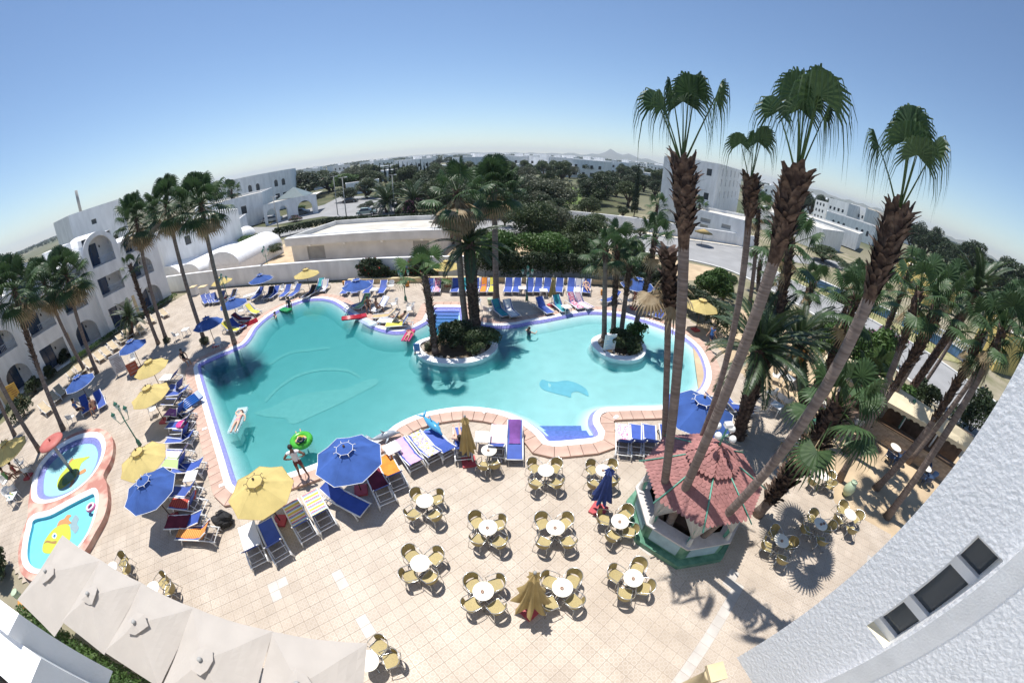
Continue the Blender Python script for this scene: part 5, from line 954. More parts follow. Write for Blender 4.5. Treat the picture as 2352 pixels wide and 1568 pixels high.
# back row against the planter
for k, (x, tw_) in enumerate(((190, None), (240, 'redfloral'), (390, None), (455, 'teal'), (555, None), (625, 'orange'), (695, 'yellow'), (830, None), (900, None), (1005, None), (1075, None), (1150, None), (1250, None), (1345, None), (1405, 'grey'), (1475, None))):
    lb = 'plain blue lounger in the back row along the planter' if tw_ is None else 'blue lounger with %s in the back row along the planter' % TNAME[tw_]
    lounger(z5(x + 8, 498 if x < 1360 else 510), z5(x - 8 + (6 if x > 1300 else 0), 612), lb, beta=52, tw=tw_, group='back row of loungers along the planter' if tw_ is None else None, where='in the back row along the planter')
for k, (h, f, tw_, s) in enumerate([((730, 680), (800, 800), 'teal', 'in palm shade by the white chairs'), ((810, 668), (900, 820), 'white', 'second in the palm shade'), ((1090, 655), (1170, 780), None, 'in front of the lamp post'), ((1225, 640), (1300, 770), 'teal', 'by the closed gold parasol'), ((1345, 620), (1430, 745), 'redfloral', 'in the front sunny pair'), ((1400, 620), (1510, 745), 'rose', 'last in the front sunny pair'), ((1700, 610), (1650, 680), None, 'behind the island palms'), ((2060, 690), (1980, 790), 'lstripe', 'at the pool bend'), ((2110, 700), (2060, 820), None, 'plain at the pool bend')]):
    lounger(z5(*h), z5(*f), 'blue lounger %s%s' % ('with %s, ' % TNAME[tw_] if tw_ else '', s), beta=52, tw=tw_, where=s)
for k, (h, f) in enumerate((((985, 100), (1010, 160)), ((1150, 160), (1180, 230)))): lounger(z9(*h), z9(*f), ('blue lounger half hidden by bar palms at the pool bend', 'blue lounger behind the shaggy feather palm trunk')[k], beta=38)
# parasols
def parasol_kit(cm, base_m, r=1.24, ze=1.76, zt=2.30):
    k = []; m = MB(); n = 8; V = [(0, 0, zt)]; A = [R(22.5 + 45 * i) for i in range(n)]; rings = ((.26, .985), (.62, .72), (1., 0.))
    for f, q in rings:
        for i in range(n):
            a = A[i]; V.append((r * f * math.cos(a), r * f * math.sin(a), ze + (zt - ze) * (1 - f) * 1.0)); a2 = a + R(22.5); rr = r * f * math.cos(R(22.5)) * (.985 if f == 1 else 1); V.append((rr * math.cos(a2), rr * math.sin(a2), ze + (zt - ze) * (1 - f) - .035 * f))
    F = [(0, 1 + j, 1 + (j + 1) % 16) for j in range(16)]
    for i in range(2): F += [(1 + 16 * i + j, 17 + 16 * i + j, 17 + 16 * i + (j + 1) % 16, 1 + 16 * i + (j + 1) % 16) for j in range(16)]
    m.add(V, F); k.append(('canopy', m.mesh('canopy', cm), None))
    e = MB(); pts = [Vector(V[33 + j]) for j in range(16)] + [Vector(V[33])]; e.tube([p * 1.003 for p in pts], .012, 4, False); k.append(('edge_piping', e.mesh('edge_piping', M_pipe if cm == M_bbl else cm), 0))
    c = MB(); rc = .30; c.add([(0, 0, zt + .09)] + [(rc * math.cos(a), rc * math.sin(a), zt - .02) for a in A], [(0, 1 + i, 1 + (i + 1) % 8) for i in range(8)]); k.append(('vent_cap', c.mesh('vent_cap', cm), 0))
    s = MB(); ed = [Vector((rc * 1.03 * math.cos(a), rc * 1.03 * math.sin(a), zt - .015)) for a in A]
    for i in range(8): s.tube([ed[i], ed[(i + 1) % 8]], .010, 4, False); s.tube([ed[i], Vector((ed[i].x * 1.28, ed[i].y * 1.28, ed[i].z + .01)), Vector((ed[i].x * 1.34, ed[i].y * 1.34, ed[i].z - .05))], .012, 4)
    k.append(('vent_cord', s.mesh('vent_cord', M_pipe if cm == M_bbl else M_pole), 0)); k.append(('finial', MB().lathe([(.005, .17), (.04, .14), (.045, .1), (.03, .07)], 10, (0, 0, zt)).mesh('finial', M_pole), 0))
    for i in range(8): a = A[i]; k.append(('rib', MB().tube([(.03 * math.cos(a), .03 * math.sin(a), zt - .05), (r * .98 * math.cos(a), r * .98 * math.sin(a), ze - .012)], .012, 4).mesh('rib', M_pole), None))
    k.append(('pole', MB().tube([(0, 0, .05), (0, 0, zt)], .025, 8).mesh('pole', M_pole), None)); k.append(('base', MB().box((0, 0, .05), (.5, .5, .09)).mesh('base', base_m), None)); return k
PK = {'y': parasol_kit(M_ybl, M_redbase), 'b': parasol_kit(M_bbl, M_redbase)}
for px, py, c, s, lab in ((598, 1127, 'y', 1.0, 'open yellow octagonal parasol at the corner of the pool over rainbow towels'), (328, 1057, 'y', 1., 'open yellow parasol touching a blue one in the pool-edge row'), (345, 907, 'y', 1., 'open yellow parasol over the purple towel'), (347, 845, 'y', 1., 'open yellow parasol at the pool corner beside the notice boards'), (509, 647, 'y', .95, 'small yellow parasol by the white crates at the wall'), (704, 630, 'y', 1., 'yellow parasol casting shade at the white boundary wall'), (1026, 612, 'y', 1., 'yellow parasol by the planter beside the pool stairs'), (1611, 704, 'y', 1.05, 'yellow parasol behind the tall bar palms'), (20, 1035, 'y', 1.1, 'yellow parasol in dappled shade beside the paddling pool'),
    (800, 1053, 'b', 1.02, 'largest-looking blue octagonal parasol with white piping by the near pool edge'), (343, 1124, 'b', 1., 'blue parasol overlapping a yellow one in the pool-edge row'), (183, 879, 'b', 1., 'blue parasol over the seated pair before the hotel wing'), (304, 796, 'b', 1., 'blue parasol beside the notice boards'), (478, 744, 'b', 1., 'blue parasol behind the slim palm trunks'), (536, 698, 'b', 1., 'blue parasol between the slim palm and the pool curve'), (599, 642, 'b', 1., 'blue parasol in front of the boundary wall'), (820, 656, 'b', 1., 'blue parasol on the pool tongue over a family'), (1465, 655, 'b', 1.1, 'blue parasol by the dark hedge behind the round island'), (1606, 946, 'b', 1.25, 'big blue parasol behind the trunks at the bar')):
    z = 1.80; p = G(px, py, z * s); spawn(PK[c], 'parasol', lab, 'parasol', (p.x, p.y, .008), rnd.uniform(0, .78), None, s)
def closed_kit(cm, flare, ztop, zb, base_m, r=.17):
    k = []; m = MB(); n = 32; V = []; rows_ = 9
    for i in range(rows_):
        t = i / (rows_ - 1); z = ztop - (ztop - zb) * t; rr = r * (.25 + .75 * t ** .6) * (1 + flare * t ** 2)
        for j in range(n): a = 2 * math.pi * j / n; q = rr * (1 + (.34 * t + .08) * math.cos(8 * a + .4 * t)); V.append((q * math.cos(a), q * math.sin(a), z - (.05 * math.cos(8 * a) if i == rows_ - 1 else 0)))
    m.add(V, [(i * n + j, i * n + (j + 1) % n, (i + 1) * n + (j + 1) % n, (i + 1) * n + j) for i in range(rows_ - 1) for j in range(n)], 0, True); k.append(('folded_canopy', m.mesh('folded_canopy', cm), None))
    c = MB(); c.add([(0, 0, ztop + .08)] + [((.13 if j % 2 else .2) * math.cos(j * math.pi / 8), (.13 if j % 2 else .2) * math.sin(j * math.pi / 8), ztop - .16) for j in range(16)], [(0, 1 + i, 1 + (i + 1) % 16) for i in range(16)]); k.append(('vent_cap', c.mesh('vent_cap', cm), 0)); k.append(('finial', MB().lathe([(.005, .16), (.045, .12), (.04, .05)], 8, (0, 0, ztop)).mesh('finial', M_grey), 0))
    k.append(('pole', MB().tube([(0, 0, .04), (0, 0, ztop)], .025, 8).mesh('pole', M_pole), None)); k.append(('base', MB().box((0, 0, .045), (.55, .55, .08)).mesh('base', base_m), None)); return k
for top, base, cm, fl, lab in (((1075, 960), (1077, 1062), M_tan, .25, 'closed tan parasol beside the round table at the pool edge'), ((1213, 1300), (1216, 1400), M_tan, 1.1, 'closed tan parasol with loose flared folds among the café tables'), ((1405, 1078), (1374, 1172), M_navy, .45, 'closed navy parasol on a red base plate beside the bar'), ((1269, 637), (1267, 702), M_tan, .2, 'closed gold parasol in front of the back row of loungers')):
    b = G(*base); tz = COL(b, *top).z; spawn(closed_kit(cm, fl, min(2.6, tz), .75, M_redbase, .2), 'closed_parasol', lab, 'parasol', (b.x, b.y, .008), rnd.uniform(0, 1))
# café tables and chairs
def chair_kit():
    k = []; m = MB(); n = 8; V = []
    for i in range(5):
        for j in range(n + 1): y = -.22 + .44 * j / n; x = -.19 + .42 * i / 4; V.append((x, y * (1 - .10 * (i < 1)), .43 - .015 * math.sin(math.pi * i / 4)))
    F = [(i * (n + 1) + j, (i + 1) * (n + 1) + j, (i + 1) * (n + 1) + j + 1, i * (n + 1) + j + 1) for i in range(4) for j in range(n)]; m.add(V, F); k.append(('seat', m.mesh('seat', M_wick), None))
    m = MB(); V = []
    for i in range(5):
        z = .43 + .36 * i / 4
        for j in range(11): a = R(-78 + 156 * j / 10); rr = .25 + .03 * i / 4; V.append((-.03 - rr * math.cos(a) * .86 - .03 * i / 4, rr * math.sin(a), z - .11 * (i / 4) * (abs(a) / 1.36) ** 2))
    m.add(V, [(i * 11 + j, i * 11 + j + 1, (i + 1) * 11 + j + 1, (i + 1) * 11 + j) for i in range(4) for j in range(10)], 0, True); k.append(('backrest', m.mesh('backrest', M_wick), None))
    fr = MB(); rim = [(-.03 - .28 * math.cos(a) * .86 - .03, .285 * math.sin(a), .79 - .11 * (abs(a) / 1.36) ** 2) for a in np.linspace(R(-80), R(80), 13)]; path = [(.24, -.27, .42), (.26, -.28, .62), (.1, -.29, .66)] + rim + [(.1, .29, .66), (.26, .28, .62), (.24, .27, .42)]; fr.tube(path, .013, 6); k.append(('frame', fr.mesh('frame', M_alu), None)); k.append(('seat_rim', MB().tube([(-.2, -.22, .42), (.23, -.24, .425), (.25, 0, .425), (.23, .24, .425), (-.2, .22, .42)], .013, 6).mesh('seat_rim', M_alu), 0))
    for x, s in ((-.2, -1), (-.2, 1), (.22, -1), (.22, 1)): k.append(('leg', MB().tube([(x, .24 * s, .43), (x * 1.25, .27 * s, .0)], .012, 6).mesh('leg', M_alu), None))
    return k
CH = chair_kit()
TB = [('table_top', MB().lathe([(.005, .705), (.29, .705), (.30, .715), (.30, .73), (.29, .735), (.005, .735)], 36).mesh('table_top', M_top), None), ('column', MB().tube([(0, 0, .02), (0, 0, .705)], .03, 8).mesh('column', M_alu), None)] + [('foot', MB().tube([(0, 0, .06), (.24 * math.cos(a), .24 * math.sin(a), .015)], [.025, .018], 5).mesh('foot', M_alu), None) for a in (.78, 2.35, 3.92, 5.5)]
ASH = MB().lathe([(.005, .008), (.04, .008), (.045, .035), (.055, .035), (.055, 0), (.005, 0)], 14).mesh('ashtray', M_ash)
sets = [((976, 1150), 4, 0, 0, 'nearest the big blue parasol'), ((1254, 1080), 4, 0, 0, 'in front of the pool notch'), ((1386, 1080), 4, 0, 1, 'beside the closed navy parasol'), ((1121, 1211), 4, 0, 1, 'in the middle of the café terrace'), ((1276, 1211), 4, 0, 1, 'between the middle table and the bar'), ((1424, 1197), 4, .15, 1, 'touching the bar plinth'), ((965, 1293), 4, 0, 0, 'on the side of the cream canopies'), ((1110, 1357), 4, 0, 1, 'below the middle table, ashtray on top'), ((1292, 1349), 4, 0, 1, 'beside the flared tan parasol'), ((1455, 1327), 4, .2, 1, 'in front of the bar near its shadow'), ((1795, 1241), 4, .6, 1, 'at the shadow tips behind the bar'), ((1885, 1203), 4, .6, 2, 'with two ashtrays on the bar side of the sand'), ((1953, 1181), 4, .6, 0, 'at the edge of the sandy ground'), ((1891, 1092), 3, .5, 1, 'between the shaggy palm and the pale green jar'), ((1826, 1015), 3, .4, 0, 'behind the shaggy thick palm'), ((1123, 1034), 2, -.6, 1, 'beside the closed tan parasol at the pool edge'), ((256, 1305), 2, .3, 0, 'under the edge of the second cream canopy'), ((350, 1352), 2, .3, 0, 'under the edge of the third cream canopy'), ((845, 1517), 2, 0, 0, 'at the corner of the last cream canopy'), ((1842, 1052), 2, .9, 0, 'in the fringe shadow beside the bar')]
for (px, py), nc, a0, na, wh in sets:
    p = G(px, py, .72); spawn(TB, 'cafe_table', 'round ivory café table ' + wh, 'table', (p.x, p.y, .008), 0, 'round café tables')
    for i in range(na): tag(obj('ashtray', ASH, None, (p.x + .08 * (i * 2 - .3), p.y - .03, .744)), 'brown ashtray on the table ' + wh, 'ashtray', 'ashtrays on the café tables')
    for i in range(nc):
        a = a0 + R((135, 45, 225, 315)[i]) if nc == 4 else a0 + R((-30, -75, 150)[i])
        if nc == 2 and py > 1290: a = a0 + R((20, 75)[i])
        dd = .48 + rnd.uniform(-.05, .1); spawn(CH, 'cafe_chair', 'olive-weave café chair at the table ' + wh, 'chair', (p.x + dd * math.cos(a), p.y + dd * math.sin(a), .008), a + math.pi + rnd.uniform(-.4, .4), 'café chairs at the table ' + wh, .92)
# dark blue chairs and white tables on the sand
M_dkblue = mat('dark_blue_metal', (.03, .06, .13), .5, var=.1)
def recolour(kit, m): 
    out = []
    for e in kit: me = e[1].copy(); me.materials.clear(); me.materials.append(m); out.append((e[0], me) + tuple(e[2:]))
    return out
CHB = recolour(CH, M_dkblue); CHW = recolour(CH, M_plast)
for k, ((px, py), n) in enumerate((((2058, 1027), 3), ((2128, 1073), 4))):
    p = G(px, py, .72); wh = ('by the block bar counter', 'in palm shade near the stucco wing')[k]; spawn(TB, 'cafe_table', 'round white table with dark blue chairs ' + wh, 'table', (p.x, p.y, 0), 0, None, (1.15, 1.15, 1))
    for i in range(n): a = R((200, 250, 310, 20)[i]); spawn(CHB, 'metal_chair', 'dark blue metal chair at the white table ' + wh, 'chair', (p.x + .55 * math.cos(a), p.y + .55 * math.sin(a), 0), a + math.pi, 'dark blue chairs ' + wh, .95)
SQ = [('table_top', MB().box((0, 0, .58), (.62, .62, .035)).mesh('table_top', M_plast), None)] + [('leg', MB().tube([(x * .24, y * .24, .565), (x * .28, y * .28, 0)], [.03, .022], 6).mesh('leg', M_plast), None) for x in (-1, 1) for y in (-1, 1)]
for (px, py), rz, lab in ((z6(1662, 555), .75, 'square white plastic table with a can beside the orange towel'), (z7(843, 240), 0, 'small white table with sandals beside the pink towel'), (z2(1375, 1080), .35, 'square white plastic table at the gap in the pool-edge row'), (z10(312, 205), .5, 'square white plastic table among white chairs beyond the feather palm'), (z10(205, 425), .5, 'square white plastic table at the edge of the sand'), (z4(1515, 370), 0, 'low white table between two loungers at the wall'), (z5(1120, 600), 0, 'low white table in the back row of loungers'), (z5(945, 580), 0, 'low white table under the lamp in the back row'), (z5(1310, 735), .5, 'low white table between the sunny front loungers'), (z1(1335, 1395), .3, 'white bench-like table alone on the terrace')):
    p = G(px, py, .58); spawn(SQ, 'plastic_table', lab, 'table', (p.x, p.y, .008), rz)
for (px, py), rz, lab in ((z10(155, 330), 2.2, 'white plastic armchair beside the feather palm'), (z10(240, 370), .4, 'white plastic armchair pushed to the square table'), (z10(290, 400), 1.2, 'white plastic armchair behind the square table on the sand'), (z10(200, 190), 2.5, 'white plastic armchair under the feather palm fronds'), (z10(370, 150), 4, 'white plastic armchair beyond the far square table'), (z10(300, 130), 3.2, 'white plastic armchair furthest under the feather palm'), (z10(670, 420), 3.6, 'white plastic armchair at the oval white table'), (z10(560, 410), .2, 'white plastic armchair facing the oval white table'), (z10(870, 580), 1.0, 'white plastic chair behind the dead palm fronds'), (z10(20, 460), 1., 'white plastic chair in dappled shade by the bar'), (z2(1100, 600), .6, 'white plastic chair behind the purple-towelled lounger'), (z2(510, 665), 2., 'white plastic chair beside the seated pair'), (z2(960, 240), 5, 'white plastic chair behind the notice board'), (z4(1655, 340), 4.4, 'white plastic armchair alone at the planter edge'), (z4(755, 370), 4.2, 'white plastic chair between loungers at the boundary wall'), (z4(870, 350), 4.2, 'white plastic chair second along the boundary wall'), (z4(1685, 490), 3.6, 'white plastic chair behind the seated man'), (z4(1815, 535), 3.4, 'white plastic armchair at the tip of the pool tongue'), (z4(420, 545), 5.2, 'white plastic chair by the palm and yellow towel'), (z4(230, 820), 5.0, 'white plastic chair alone below the slim palms'), (z5(570, 720), 4.0, 'white plastic armchair by the pool stairs'), (z5(655, 770), 1.0, 'white plastic armchair at the palm pot'), (z5(25, 750), 3.2, 'white plastic armchair on the pool tongue behind the island palm'), (z5(1830, 690), 2.2, 'white plastic chair under the hedge-side blue parasol'), (z1(1270, 1440), 1.2, 'white plastic lounger chair stack on the terrace')):
    p = G(px, py, .4); spawn(CHW, 'plastic_chair', lab, 'chair', (p.x, p.y, .008), rz, None, 1.05)
p = G(*z10(605, 425), .7); spawn(TB, 'plastic_table', 'oval white plastic table beyond the shaggy palm', 'table', (p.x, p.y, 0), 0, None, (1.7, 1.4, .98))
# cream canopies in a row
M_can = mat('cream_canopy', (.49, .45, .41), .85, var=.035, scale=1.6, trans=.2)
cc_ = [G(143, 1230, 2.35), G(230, 1287, 2.35), G(325, 1340, 2.35), G(445, 1397, 2.35), G(624, 1451, 2.35), G(840, 1478, 2.35)]
for k in range(5):
    a, b = cc_[k], cc_[k + 1]; e = (b - a); W = e.length; e.normalize(); nn = Vector((e.y, -e.x, 0)); 
    if nn.y > 0: nn = -nn
    c = (a + b) / 2 + nn * W * .5; t = thing('canopy', ('first cream canopy, its corner over the fish painting', 'second cream canopy of the row, next to the fish pool', 'third cream canopy, in the middle of the row', 'fourth cream canopy with a flapping vent', 'last cream canopy of the row, at the café tables')[k], 'canopy', (c.x, c.y, 0), math.atan2(e.y, e.x), 'row of cream canopies'); h = W / 2 + .03; S = 2.35 + .02 * (k % 2); top = 2.82; mb = MB(); V = [(0, 0, top)]; K = 8; NR = 7
    sq = []
    for s_ in range(4):
        for i in range(K): u = -1 + 2 * i / K; sq.append(((1, u), (-u, 1), (-1, -u), (u, -1))[s_])
    for r_ in range(1, NR + 1):
        q = r_ / NR
        for i, (x, y) in enumerate(sq): dg = min(abs(x), abs(y)); cv = 1 - .015 * (1 - dg ** 2) * q; V.append((x * h * q * cv, y * h * q * cv, S + (top - S) * (1 - q) - .06 * q * q * (1 - dg ** 2) + .012 * math.sin(7 * x * q + 4 * y * q + k * 2.)))
    n4 = 4 * K; F = [(0, 1 + i, 1 + (i + 1) % n4) for i in range(n4)]
    for r_ in range(NR - 1): F += [(1 + r_ * n4 + i, 1 + (r_ + 1) * n4 + i, 1 + (r_ + 1) * n4 + (i + 1) % n4, 1 + r_ * n4 + (i + 1) % n4) for i in range(n4)]
    mb.add(V, F); mb.build('canopy_cloth', M_can, t)
    g = random.Random(k); mb = MB(); mb.add([(0, 0, top + .08)] + [(.36 * math.cos(q * .785 + .3) * g.uniform(.7, 1.1), .36 * math.sin(q * .785 + .3) * g.uniform(.7, 1.1), top - .02 + g.uniform(-.03, .08)) for q in range(8)], [(0, 1 + i, 1 + (i + 1) % 8) for i in range(8)]); mb.build('vent_flap', M_can, t); MB().lathe([(.005, .12), (.06, .1), (.06, .02)], 10, (0, 0, top + .04)).build('finial', M_grey, t); MB().tube([(0, 0, 0), (0, 0, top)], .05, 8).build('pole', M_smooth, t)
    for x, y in ((1, 1), (1, -1), (-1, 1), (-1, -1)): MB().tube([(0, 0, top - .09), (x * h * .97, y * h * .97, S - .06)], .018, 5).build('rib', M_grey, t)
    MB().box((0, 0, .06), (.9, .9, .1)).build('base', M_conc, t)
# ================================================================ octagonal bar
M_rtile = mat('red_roof_tile', (.32, .145, .135), .75, var=.2, scale=3, rndv=.14); M_green = mat('green_marble', (.05, .15, .10), .35, col2=(.14, .29, .20), scale=3); M_gpaint2 = mat('green_painted_wood', (.12, .34, .26), .5, var=.1); M_drape = mat('white_drape', (.68, .66, .62), .9, trans=.3); M_ctop = mat('grey_counter_stone', (.55, .52, .50), .4, var=.08, scale=6); M_globe = mat('white_lamp_globe', (.82, .82, .80), .25); M_bluep = mat('pale_blue_panel', (.28, .42, .48), .5, var=.1)
GC = Vector((6.2, 6.75)); gz = thing('tiled_bar', 'octagonal poolside bar with red scalloped tile roof, green plinth and white drapes', 'bar', (GC.x, GC.y, 0), 0, None, (.94, .94, 1))
OA = [R(22.5 + 45 * i) for i in range(8)]; oct_ = lambda r, rot=0: [Vector((r * math.cos(a), r * math.sin(a))) for a in OA]
MB().prism(oct_(2.3), 0, .22).build('plinth', M_green, gz); m = MB(); m.prism(oct_(2.02), .22, 1.02, top=False); m.build('bar_front', M_green, gz)
for i in range(8):
    a, b = oct_(2.02)[i], oct_(2.02)[(i + 1) % 8]; c = (a + b) / 2; d = (b - a); MB().box((c.x * 1.008, c.y * 1.008, .62), (d.length * .74, .03, .55), math.atan2(d.y, d.x)).build('front_panel', M_bluep, gz)
m = MB(); o, q = oct_(2.16), oct_(1.62); strip(m, o, q, 1.09, 1.09); strip(m, q, q, 1.09, 1.03); strip(m, o, o, 1.03, 1.09); strip(m, q, o, 1.03, 1.03); m.build('counter_top', M_ctop, gz)
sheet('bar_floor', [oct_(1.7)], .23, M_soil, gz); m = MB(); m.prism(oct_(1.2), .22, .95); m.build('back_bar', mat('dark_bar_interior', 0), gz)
for i, p in enumerate(oct_(1.86)): MB().box((p.x, p.y, 1.75), (.12, .12, 1.35), OA[i]).build('post', M_gpaint2, gz)
tiers = ((2.12, 2.42, .74, 3.18), (.90, 3.24, .05, 3.78)); UT = MB(); w_, l_ = .15, .21
UT.add([(x, y, z) for z in (0, .016) for x, y in ((-.5 * w_, 0), (.5 * w_, 0), (.5 * w_, .6 * l_), (.3 * w_, .9 * l_), (0, l_), (-.3 * w_, .9 * l_), (-.5 * w_, .6 * l_))], [(7, 8, 9, 10, 11, 12, 13), (2, 9, 8, 1), (3, 10, 9, 2), (4, 11, 10, 3), (5, 12, 11, 4), (6, 13, 12, 5), (0, 7, 13, 6)]); ut = UT.mesh('roof_tile', M_rtile)
jobs = []
for (r0, h0, r1, h1) in tiers:
    ap0, ap1 = r0 * math.cos(R(22.5)), r1 * math.cos(R(22.5)); SL = math.hypot(ap0 - ap1, h1 - h0); rows_ = int(SL / .145) + 1
    for s in range(8):
        ph = R(45 * s + 45); tv_ = Vector((-math.sin(ph), math.cos(ph), 0)); ex_ = Vector((math.cos(ph), math.sin(ph), 0)); dn = (ex_ * (ap0 - ap1) + Vector((0, 0, h0 - h1))).normalized(); nm = tv_.cross(dn); 
        if nm.z < 0: nm = -nm
        for k in range(rows_):
            f = (k + .25) / rows_; ap = ap1 + (ap0 - ap1) * f; half = ap * math.tan(R(22.5)); cnt = max(1, int(round(2 * half / w_)))
            for i in range(cnt):
                x = -half + (i + .5) * 2 * half / cnt; p = ex_ * ap + tv_ * x + Vector((0, 0, h1 + (h0 - h1) * f + .012)); tl_t = (dn + nm * .09).normalized(); nm2 = tv_.cross(tl_t); 
                if nm2.z < 0: nm2 = -nm2
                Mx = Matrix((tv_, tl_t, nm2)).transposed()
                if Mx.determinant() < 0: Mx = Matrix((-tv_, tl_t, nm2)).transposed()
                jobs.append((ph, (GC.x + p.x) ** 2 + (GC.y + p.y) ** 2, p, Mx))
    m = MB(); o, q = oct_(r0 * .985), oct_(r1); strip(m, o, q, h0 - .01, h1 - .01); strip(m, o, oct_(r0 * .9), h0 - .01, h0 - .06); m.build('roof_deck', M_rtile, gz)
jobs.sort(key=lambda j: j[1]); rb = MB()
for n_, (ph, _, p, Mx) in enumerate(jobs):
    if n_ < 300: e_ = Mx.to_euler(); obj('roof_tile', ut, gz, p, (e_.x + rnd.uniform(-.03, .03), e_.y + rnd.uniform(-.03, .03), e_.z + rnd.uniform(-.05, .05)))
    else: rb.add([Mx @ Vector(v) + p for v in UT.v], UT.f)
tag(rb.build('roof_tile_field', M_rtile, gz), kind='stuff')
for i in range(8):
    a = OA[i]; e = Vector((math.cos(a), math.sin(a), 0)); MB().tube([e * .74 + Vector((0, 0, 3.22)), e * 2.35 + Vector((0, 0, 2.36))], .03, 4).build('ridge_strip', M_gpaint2, gz)
lp = thing('roof_lamp', 'green lamp with four white globes on the peak of the tiled bar roof', 'lamp', (GC.x, GC.y, 3.75)); MB().tube([(0, 0, 0), (0, 0, .75)], .035, 8).build('stem', M_gpaint2, lp)
for i in range(4): a = R(20 + 90 * i); MB().tube([(0, 0, .35), (.2 * math.cos(a), .2 * math.sin(a), .3), (.32 * math.cos(a), .32 * math.sin(a), .42)], .015, 5).build('arm', M_gpaint2, lp); MB().ell((.32 * math.cos(a), .32 * math.sin(a), .53), (.115, .115, .115), 14, 9).build('globe', M_globe, lp)
MB().box((0, 0, .82), (.24, .18, .12)).build('floodlight', M_smooth, lp)
P8 = oct_(1.9)
for i in (3, 4, 5, 6, 7):
    p = P8[i].to_3d(); 
    for sgn in (-1, 1):
        q = P8[(i + sgn) % 8].to_3d(); d = (q - p) * .5; mb = MB(); V = []; nu, nv = 9, 8
        for v in range(nv + 1):
            t = v / nv
            for u in range(nu + 1):
                s = u / nu; wdt = (1 - t) ** 1.1 + .06; x = p * 1.03 + d * s * wdt; V.append(x + Vector((0, 0, 2.38 - t * .95 - .10 * math.sin(math.pi * s) * (1 - t))) + (p.normalized() * .05 * math.sin(s * 22) * (1 - .4 * t)))
        mb.add(V, [(v * (nu + 1) + u, v * (nu + 1) + u + 1, (v + 1) * (nu + 1) + u + 1, (v + 1) * (nu + 1) + u) for v in range(nv) for u in range(nu)], 0, True); mb.build('drape', M_drape, gz)
    MB().lathe([(.03, .0), (.06, -.1), (.10, -.4), (.13, -.46)], 10, (p.x * 1.03, p.y * 1.03, 1.48)).build('drape_tail', M_drape, gz)
# ================================================================ lamp posts, pots, signs, small things
M_lamp = mat('green_cast_iron', (.05, .17, .12), .5, var=.15); M_lglass = mat('lantern_glass', (.5, .62, .58), .2)
def lamp_kit(h):
    k = [('post', MB().lathe([(.12, 0), (.11, .3), (.06, .4), (.04, .5), (.032, h - .5)], 10).mesh('post', M_lamp), None)]
    for i in range(4):
        if i == 3: pos = (0, 0, h); pa = [(0, 0, h - .6), (0, 0, h)]
        else: a = R(120 * i + 30); pos = (.42 * math.cos(a), .42 * math.sin(a), h - .35); pa = [(0, 0, h - .75), (.3 * math.cos(a), .3 * math.sin(a), h - .72), pos]
        k.append(('arm', MB().tube(pa, .018, 6).mesh('arm', M_lamp), None)); j = len(k); k.append(('lantern', MB().lathe([(.05, 0), (.11, .26)], 6, pos).mesh('lantern', M_lglass), None)); k.append(('lantern_cap', MB().lathe([(.135, .26), (.10, .33), (.02, .42), (.005, .48)], 6, pos).mesh('lantern_cap', M_lamp), j))
    return k
for bpx, tpx, lab in (((322, 1022), (290, 960), 'green four-lantern lamp post beside the pool-edge parasols'), ((932, 690), (927, 624), 'green four-lantern lamp post on the pool tongue'), ((1210, 690), (1210, 622), 'green four-lantern lamp post before the back row of loungers'), ((2042, 1015), (2096, 933), 'green lamp post beside the block bar counter'), ((1838, 1060), (1880, 995), 'green lamp post in the shade beside the shaggy palm'), ((622, 640), (601, 575), 'slender lamp post behind the boundary wall'), ((525, 690), (512, 640), 'green lamp post by the white crates')):
    b = G(*bpx); h = max(2.4, min(4.2, COL(b, *tpx).z)); spawn(lamp_kit(h), 'lamp_post', lab, 'lamp post', b)
def jar(px, py, prof, m, lab, z=0., n=20): p = G(px, py, z); t = thing('jar', lab, 'jar', (p.x, p.y, 0)); MB().lathe(prof, n).build('body', m, t); MB().lathe([(prof[-1][0] - .03, prof[-1][1] - .02), (prof[-1][0] + .03, prof[-1][1] + .01), (prof[-1][0] + .03, prof[-1][1] + .05), (prof[-1][0] - .03, prof[-1][1] + .05)], n).build('rim', m, t); return t
M_jar = mat('pale_green_glaze', (.45, .55, .38), .4, var=.08); M_terra = mat('orange_terracotta', (.55, .24, .05), .6, var=.12)
jar(1941, 1135, [(.12, 0), (.24, .2), (.27, .42), (.2, .65), (.13, .78)], M_jar, 'pale green glazed jar on the sandy ground'); jar(*z4(1790, 345), [(.12, 0), (.2, .15), (.2, .28), (.13, .42)], M_terra, 'round orange pot at the planter edge'); jar(*z5(680, 715), [(.14, 0), (.2, .3), (.19, .42)], M_jar, 'green pot beside the white armchairs'); jar(*z5(1605, 640), [(.14, 0), (.2, .25), (.17, .4)], M_terra, 'squat ochre pot at the end of the back row'); jar(*z3(290, 985), [(.2, 0), (.26, .25), (.25, .6), (.22, .75)], M_terra, 'orange barrel pot behind the first cream canopy'); jar(*z3(178, 885), [(.14, 0), (.18, .3), (.16, .45)], M_jar, 'small pot in the hedge behind the canopies'); jar(*z4(1270, 330), [(.1, 0), (.17, .15), (.12, .3)], M_terra, 'small round pot beside the creeper')
